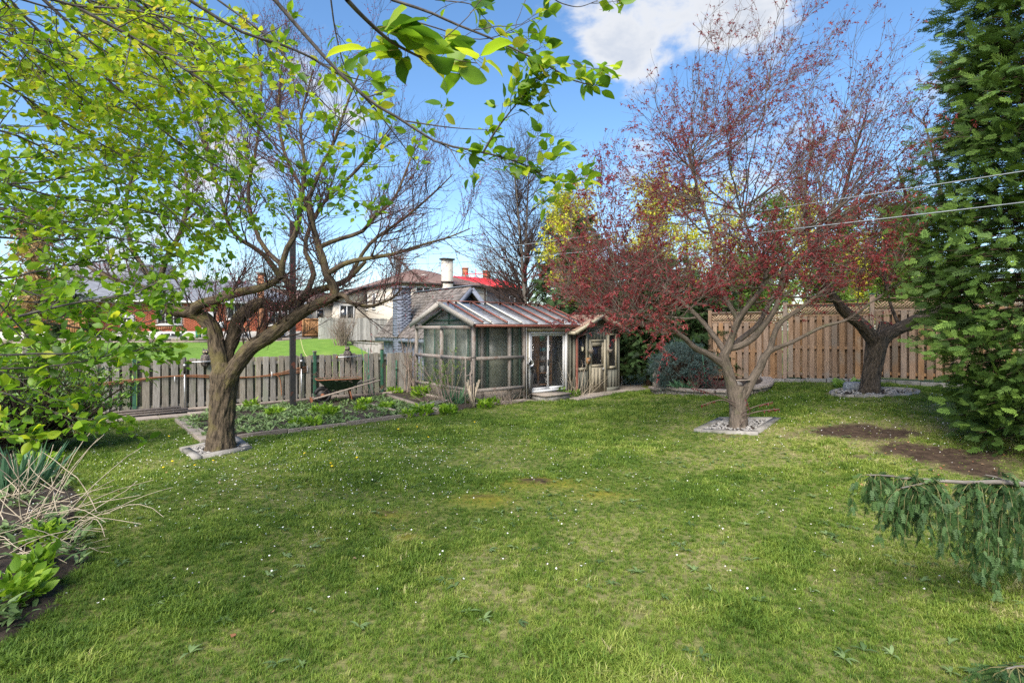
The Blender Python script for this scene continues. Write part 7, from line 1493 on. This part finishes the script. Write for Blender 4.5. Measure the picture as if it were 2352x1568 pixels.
# ---------------------------------------------------------------- low planting
def build_laurel():
    g = np.random.default_rng(180); c = np.array((-8.35, 9.35, .95)); t = thing('evergreen_shrub', 'broad evergreen shrub with yellow-green tips under the leafy branches', 'shrub', (c[0], c[1], 0)); n = 850; d = nrmz(g.normal(size=(n, 3)) * (1, 1, .8) + (.1, -.25, .2)); R = np.array((1.55, 1.25, .95)) * g.uniform(.6, 1.05, (n, 1)) * (1 + .3 * (fbm(d[:, 0] * 2 + 9, d[:, 2] * 2 + d[:, 1], .6, 2, 5) - .5))[:, None]; tip = c + d * R
    b0 = np.tile((c[0], c[1], .15), (n, 1)); Pn = np.stack([b0, b0 * .45 + tip * .55 + (0, 0, -.08), tip], 1); woody('branches', [(Pn, np.broadcast_to([.02, .011, .004], (n, 3)), 4)], m_bark_dark, t)
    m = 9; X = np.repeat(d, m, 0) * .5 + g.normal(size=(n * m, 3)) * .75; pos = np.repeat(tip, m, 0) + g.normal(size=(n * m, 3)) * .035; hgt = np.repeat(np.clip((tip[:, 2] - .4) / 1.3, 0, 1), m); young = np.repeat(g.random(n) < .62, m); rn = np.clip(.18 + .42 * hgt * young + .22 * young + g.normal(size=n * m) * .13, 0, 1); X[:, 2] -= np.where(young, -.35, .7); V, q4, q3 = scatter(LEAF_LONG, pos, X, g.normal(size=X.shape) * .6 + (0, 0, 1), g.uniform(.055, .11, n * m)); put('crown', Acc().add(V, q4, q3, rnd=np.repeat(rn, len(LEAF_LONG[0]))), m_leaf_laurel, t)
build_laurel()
def tufted(name, lab, cat, base, n, L, wd, mat, seed, group=None, spread=.18, up=1.2, tpl=LEAF_LONG, layers=1):
    g = np.random.default_rng(seed); base = np.asarray(base, float); t = thing(name, lab, cat, base, group); th = g.uniform(0, 6.28, n); r = np.sqrt(g.random(n)) * spread; pos = base + np.stack([np.cos(th) * r, np.sin(th) * r, g.uniform(0, .04, n) + (g.random(n) * wd if layers > 1 else 0)], 1); X = np.stack([np.cos(th) * (.25 + r / spread * .6), np.sin(th) * (.25 + r / spread * .6), g.uniform(.35, 1, n) * up], 1) + g.normal(size=(n, 3)) * .2; V, q4, q3 = scatter(tpl, pos, X, g.normal(size=(n, 3)) * .5 + (0, 0, .6) - X * .5, g.uniform(L[0], L[1], n)); ac = Acc().add(V, q4, q3, rnd=np.repeat(np.clip(.5 + g.normal(size=n) * .25, 0, 1), len(tpl[0]))); put('leaves', ac, mat, t); s = Acc().lathe([(.02, -.02), (.05, .0), (.03, .03), (.001, .035)], base, 6); put('crown_base', s, m_soil, t); return t
# swords and mounds of leaves
m_leafclump2 = leafm('mid_green_leaf', [(.04, .09, .012), (.10, .18, .025), (.20, .27, .05)], .3, .5, 'attr')
IR = ([(0, -.03, 0), (0, .03, 0), (.5, .034, .0), (.5, -.034, 0), (1, 0, -.04)], [(0, 1, 2, 3)], [(3, 2, 4)])
tufted('iris_clump', 'blue-green iris leaves at the corner of the netted greenhouse', 'iris', G(1046, 929), 85, (.30, .58), 0, m_iris, 190, None, .24, 2.6, IR)
tufted('iris_clump', 'upright iris leaves at the edge of the left border', 'iris', G(52, 1112), 60, (.35, .7), 0, m_iris, 191, None, .3, 2.6, IR)
tufted('iris_clump', 'second stand of iris leaves nearer the left picture edge', 'iris', G(12, 1135), 50, (.35, .65), 0, m_iris, 192, None, .25, 2.6, IR)
tufted('hosta_clump', 'pale green hosta leaves beside the boulder', 'hosta', G(1952, 897, .55), 34, (.22, .42), 0, m_hosta, 193, None, .2, 1.1, LEAF)
tufted('tulip_clump', 'low green bulb leaves in the raised bed before the spruce', 'bulb leaves', (4.95, 15.75, float(zg(4.95, 15.75)) + .18), 60, (.14, .28), 0, m_iris, 194, None, .3, 1.6, LEAF_LONG)
for k, (x, y, s, lab) in enumerate(((1280, 910, 1.0, 'leafy green clump beside the concrete step'), (1318, 914, .8, 'leafy green clump between step and shed door'), (908, 907, .9, 'low bright green mound at the greenhouse end of the fence'), (966, 911, 1.2, 'bright green mound in front of the netted gable'), (1030, 953, .9, 'yellow-green clump in front of the iris leaves'), (972, 956, 1.0, 'yellow-green clump at the end of the trellis'), (1114, 938, .9, 'bright clump in front of the netted front wall'), (1135, 931, .7, 'smaller bright clump beside the netted front wall'), (735, 953, .9, 'yellow-green clump in the middle of the vegetable bed'), (757, 958, .9, 'yellow-green clump right of another in the vegetable bed'), (835, 934, .8, 'upright green clump near the split log'), (888, 943, .8, 'bright clump between the log and the grass patch'), (718, 983, .8, 'bright clump near the front edge of the vegetable bed'), (937, 960, .7, 'bright clump by the near corner timber'), (827, 945, .6, 'small bright clump left of the split log'), (578, 938, .8, 'bright clump behind the plum trunk'), (632, 957, .8, 'bright clump left of the black post'), (680, 979, .6, 'low bright clump by the front edging'), (1843, 868, .9, 'broad-leaved plant in the fence border'), (1905, 866, .6, 'young green plant in the fence border'))):
    z = .62 if x > 1700 else 0; b = G(x, y, z); tufted('leafy_clump', lab, 'plant', b, int(110 * s), (.07 * s + .03, .14 * s + .04), .2 * s, m_clump if x < 1260 or x > 1700 else m_leafclump2, 200 + k, 'leafy clumps in the beds', .2 * s, 1.0, LEAF_SIMPLE, 2)
def near_clump(name, lab, px, py, seed, n=160, s=.24):
    b = G(px, py); tufted(name, lab, 'plant', b, n, (.06, .13), .16, m_clump, seed, 'leafy clumps in the left border', s, .9, LEAF, 2)
near_clump('border_plant', 'low bright green plant at the front of the left border', 20, 1385, 230)
near_clump('border_plant', 'bright green plant among the dry stalks of the left border', 105, 1255, 231, 90, .17)
near_clump('border_plant', 'small bright plant near the lawn edge of the left border', 85, 1325, 232, 60, .12)
near_clump('border_plant', 'leafy plant behind the iris at the far end of the left border', 95, 1075, 233, 120, .25)
def build_low():
    g = np.random.default_rng(240)
    # weeds of the vegetable bed
    p = np.array(BED); N = 4300; x = g.uniform(p[:, 0].min(), p[:, 0].max(), N); y = g.uniform(p[:, 1].min(), p[:, 1].max(), N); patch = [tuple(G(*q)[:2]) for q in ((880, 913), (940, 905), (1030, 923), (956, 937))]; k = inpoly(x, y, BED) & ~inpoly(x, y, patch) & (fence_d(x, y) < -.75) & (g.random(N) < .30 + .9 * sstep(.38, .6, fbm(x, y, .9, 3, 33))) & ~((x > -1.6) & (y > 13.0)); x, y = x[k], y[k]; n = len(x); m = 7; th = g.uniform(0, 6.28, (n, m)); X = np.stack([np.cos(th), np.sin(th), g.uniform(.35, 1.3, (n, m))], -1).reshape(-1, 3); pos = np.repeat(np.stack([x, y, zg(x, y) + .05], 1), m, 0) + g.normal(size=(n * m, 3)) * (.03, .03, .005); s = np.repeat(g.uniform(.07, .17, n), m) * g.uniform(.6, 1.1, n * m); V, q4, q3 = scatter(LEAF_LONG, pos, X, np.tile((0, 0, 1.), (n * m, 1)) + g.normal(size=(n * m, 3)) * .3, s); put('bed_weeds', Acc().add(V, q4, q3, rnd=np.repeat(np.clip(np.repeat(g.random(n) * .6, m) + g.normal(size=n * m) * .15 + .2, 0, 1), len(LEAF_LONG[0]))), m_weed, kind='stuff')
    # grey-green foliage and dry stalks of the left border
    p = np.array(LEFT_BED); N = 900; x = g.uniform(-8.5, -3, N); y = g.uniform(3.6, 9.3, N); k = inpoly(x, y, LEFT_BED) & (g.random(N) < .15 + .8 * sstep(.4, .6, fbm(x, y, .7, 3, 34))); x, y = x[k], y[k]; n = len(x); m = 9; th = g.uniform(0, 6.28, (n, m)); X = np.stack([np.cos(th), np.sin(th), g.uniform(.2, 1.1, (n, m))], -1).reshape(-1, 3); pos = np.repeat(np.stack([x, y, zg(x, y) + .04], 1), m, 0) + g.normal(size=(n * m, 3)) * (.05, .05, .02); V, q4, q3 = scatter(LEAF_LONG, pos, X, np.tile((0, 0, 1.), (n * m, 1)), g.uniform(.06, .2, n * m)); put('border_weeds', Acc().add(V, q4, q3, rnd=np.repeat(g.random(n * m) * .8, len(LEAF_LONG[0]))), m_weed, kind='stuff')
    def stalks(name, lab, base, n, L, tilt, rad, seed, mat):
        g = np.random.default_rng(seed); base = np.asarray(base); t = thing(name, lab, 'dry stalks', base); d = nrmz(np.stack([g.normal(size=n) * tilt + .35 * (tilt > .8), g.normal(size=n) * tilt, np.abs(g.normal(size=n)) * .5 + .35], 1)); pts = [base + g.normal(size=(n, 3)) * (.22, .22, .0)]; cur = pts[0]; le = g.uniform(L[0], L[1], n)
        for k in range(6): cur = cur + d * (le / 6)[:, None]; pts.append(cur); d = nrmz(d + g.normal(size=(n, 3)) * .10 + (0, 0, -.10 * (tilt > .8)))
        S = np.stack(pts, 1); S[:, :, 2] = np.maximum(S[:, :, 2], zg(S[:, :, 0], S[:, :, 1]) + .02)
        woody('stalk_bundle', [(S, np.broadcast_to(np.linspace(rad, rad * .5, 7), (n, 7)), 5)], mat, t); return t
    stalks('dry_stalks', 'tangle of long dry stalks sprawling over the left border', G(70, 1215), 55, (.5, 1.15), 1.0, .006, 241, m_straw); stalks('dry_stalks', 'dry pale stalks at the near end of the left border', G(15, 1290), 30, (.4, .9), 1.1, .005, 242, m_straw); stalks('dry_stalks', 'dry stalks standing among the iris of the left border', G(30, 1150), 30, (.5, .9), .6, .006, 243, m_straw)
    stalks('dry_stalks', 'thin dry stems standing between patio door and shed', G(1330, 912), 26, (.5, 1.3), .35, .005, 244, m_straw); stalks('dry_stalks', 'brown dead stems before the netted front wall', G(1150, 928), 60, (.2, .6), .55, .005, 245, m_bush_twig); stalks('dry_stalks', 'brown dead stems under the shrub at the netted gable', G(1015, 925), 60, (.25, .7), .5, .006, 246, m_bush_twig); stalks('dry_stalks', 'bare stems beside the green stakes at the fence', G(845, 915), 16, (.4, 1.2), .35, .006, 247, m_bush_twig)
    # leafy shrub in front of the netted gable
    c = G(1030, 931); t = thing('leafy_shrub', 'loose shrub with small yellow-green leaves before the netted gable', 'shrub', c); n = 16; d = nrmz(np.stack([g.normal(size=n) * .35 - .15, g.normal(size=n) * .3, np.full(n, 1.)], 1)); pts = [np.tile(c, (n, 1)) + g.normal(size=(n, 3)) * (.08, .08, 0)]; cur = pts[0]; L = g.uniform(.9, 1.75, n)
    for k in range(7): cur = cur + d * (L / 7)[:, None]; pts.append(cur); d = nrmz(d + g.normal(size=(n, 3)) * .08)
    S = np.stack(pts, 1); R = np.broadcast_to(np.linspace(.012, .004, 8), (n, 8)); l2 = spawn(g, S, R, 110, .3, 1, (25, 60), (.15, .4), 5, .1, .1, .5, .4, .003, .2, .005); woody('stems', [(S, R, 5), (l2[0], l2[1], 3)], m_bush_twig, t); pos, dd = along(g, l2[0], 1300, .2, 1); X = nrmz(dd * .4 + g.normal(size=pos.shape) * .6); V, q4, q3 = scatter(LEAF_SIMPLE, pos, X, g.normal(size=X.shape) + (0, 0, .6), g.uniform(.03, .06, len(pos))); put('crown', Acc().add(V, q4, q3, rnd=np.repeat(g.uniform(.2, .9, len(pos)), 4)), m_leafclump2, t)
    # small red maple seedlings in the raised bed, dandelions in the lawn
    for k, (x, y, Y, lab) in enumerate(((1640, 870, 15.2, 'low red-leaved shrub in the raised bed behind the maple trunk'), (1600, 872, 15.4, 'small red-leaved plant before the blue spruce'))):
        b = P(x, y, Y); b[2] = float(zg(b[0], b[1])) + .15; t = thing('red_leaf_shrub', lab, 'shrub', b); n = 18; d = nrmz(g.normal(size=(n, 3)) * .6 + (0, 0, .8)); S = np.stack([np.tile(b, (n, 1)), b + d * .3, b + d * .6 + g.normal(size=(n, 3)) * .08], 1); woody('stems', [(S, np.broadcast_to([.006, .004, .002], (n, 3)), 4)], m_twig_maple, t); pos, dd = along(g, S, 140, .3, 1); pos = pos + g.normal(size=pos.shape) * .06; X = nrmz(g.normal(size=pos.shape) + (0, 0, -.5)); V, q4, q3 = scatter(LEAF_NARROW, pos, X, g.normal(size=X.shape), g.uniform(.05, .09, len(pos))); put('crown', Acc().add(V, q4, q3, rnd=np.repeat(g.random(len(pos)) * .35, 4)), m_leaf_red, t)
    hd = Acc(); hd.lathe([(.001, 0), (.016, .003), (.02, .012), (.014, .017), (.001, .018)], (0, 0, 0), 10); hm = hd.mesh('flower_head', True); hm.materials.append(m_dandelion); sm = Acc().tube([(0, 0, -.06), (0, 0, .001)], .003, 5).mesh('stem'); sm.materials.append(m_leafstalk)
    for k, (px, py) in enumerate(((485, 1028), (396, 1067), (388, 1012), (490, 1066), (448, 1078), (376, 1081), (763, 1083), (757, 1020), (958, 986), (984, 1009), (760, 1076), (700, 1050), (820, 1061), (915, 992), (1090, 975))):
        b = G(px, py); b[2] = float(zg(b[0], b[1])) + .06; t = thing('dandelion', 'yellow dandelion flower in the short lawn grass', 'dandelion', b, 'dandelions in the lawn'); put('flower_head', hm, None, t, mat4(b, k, (1, 1, 1), .3)); put('stem', sm, None, t, mat4(b))
build_low()
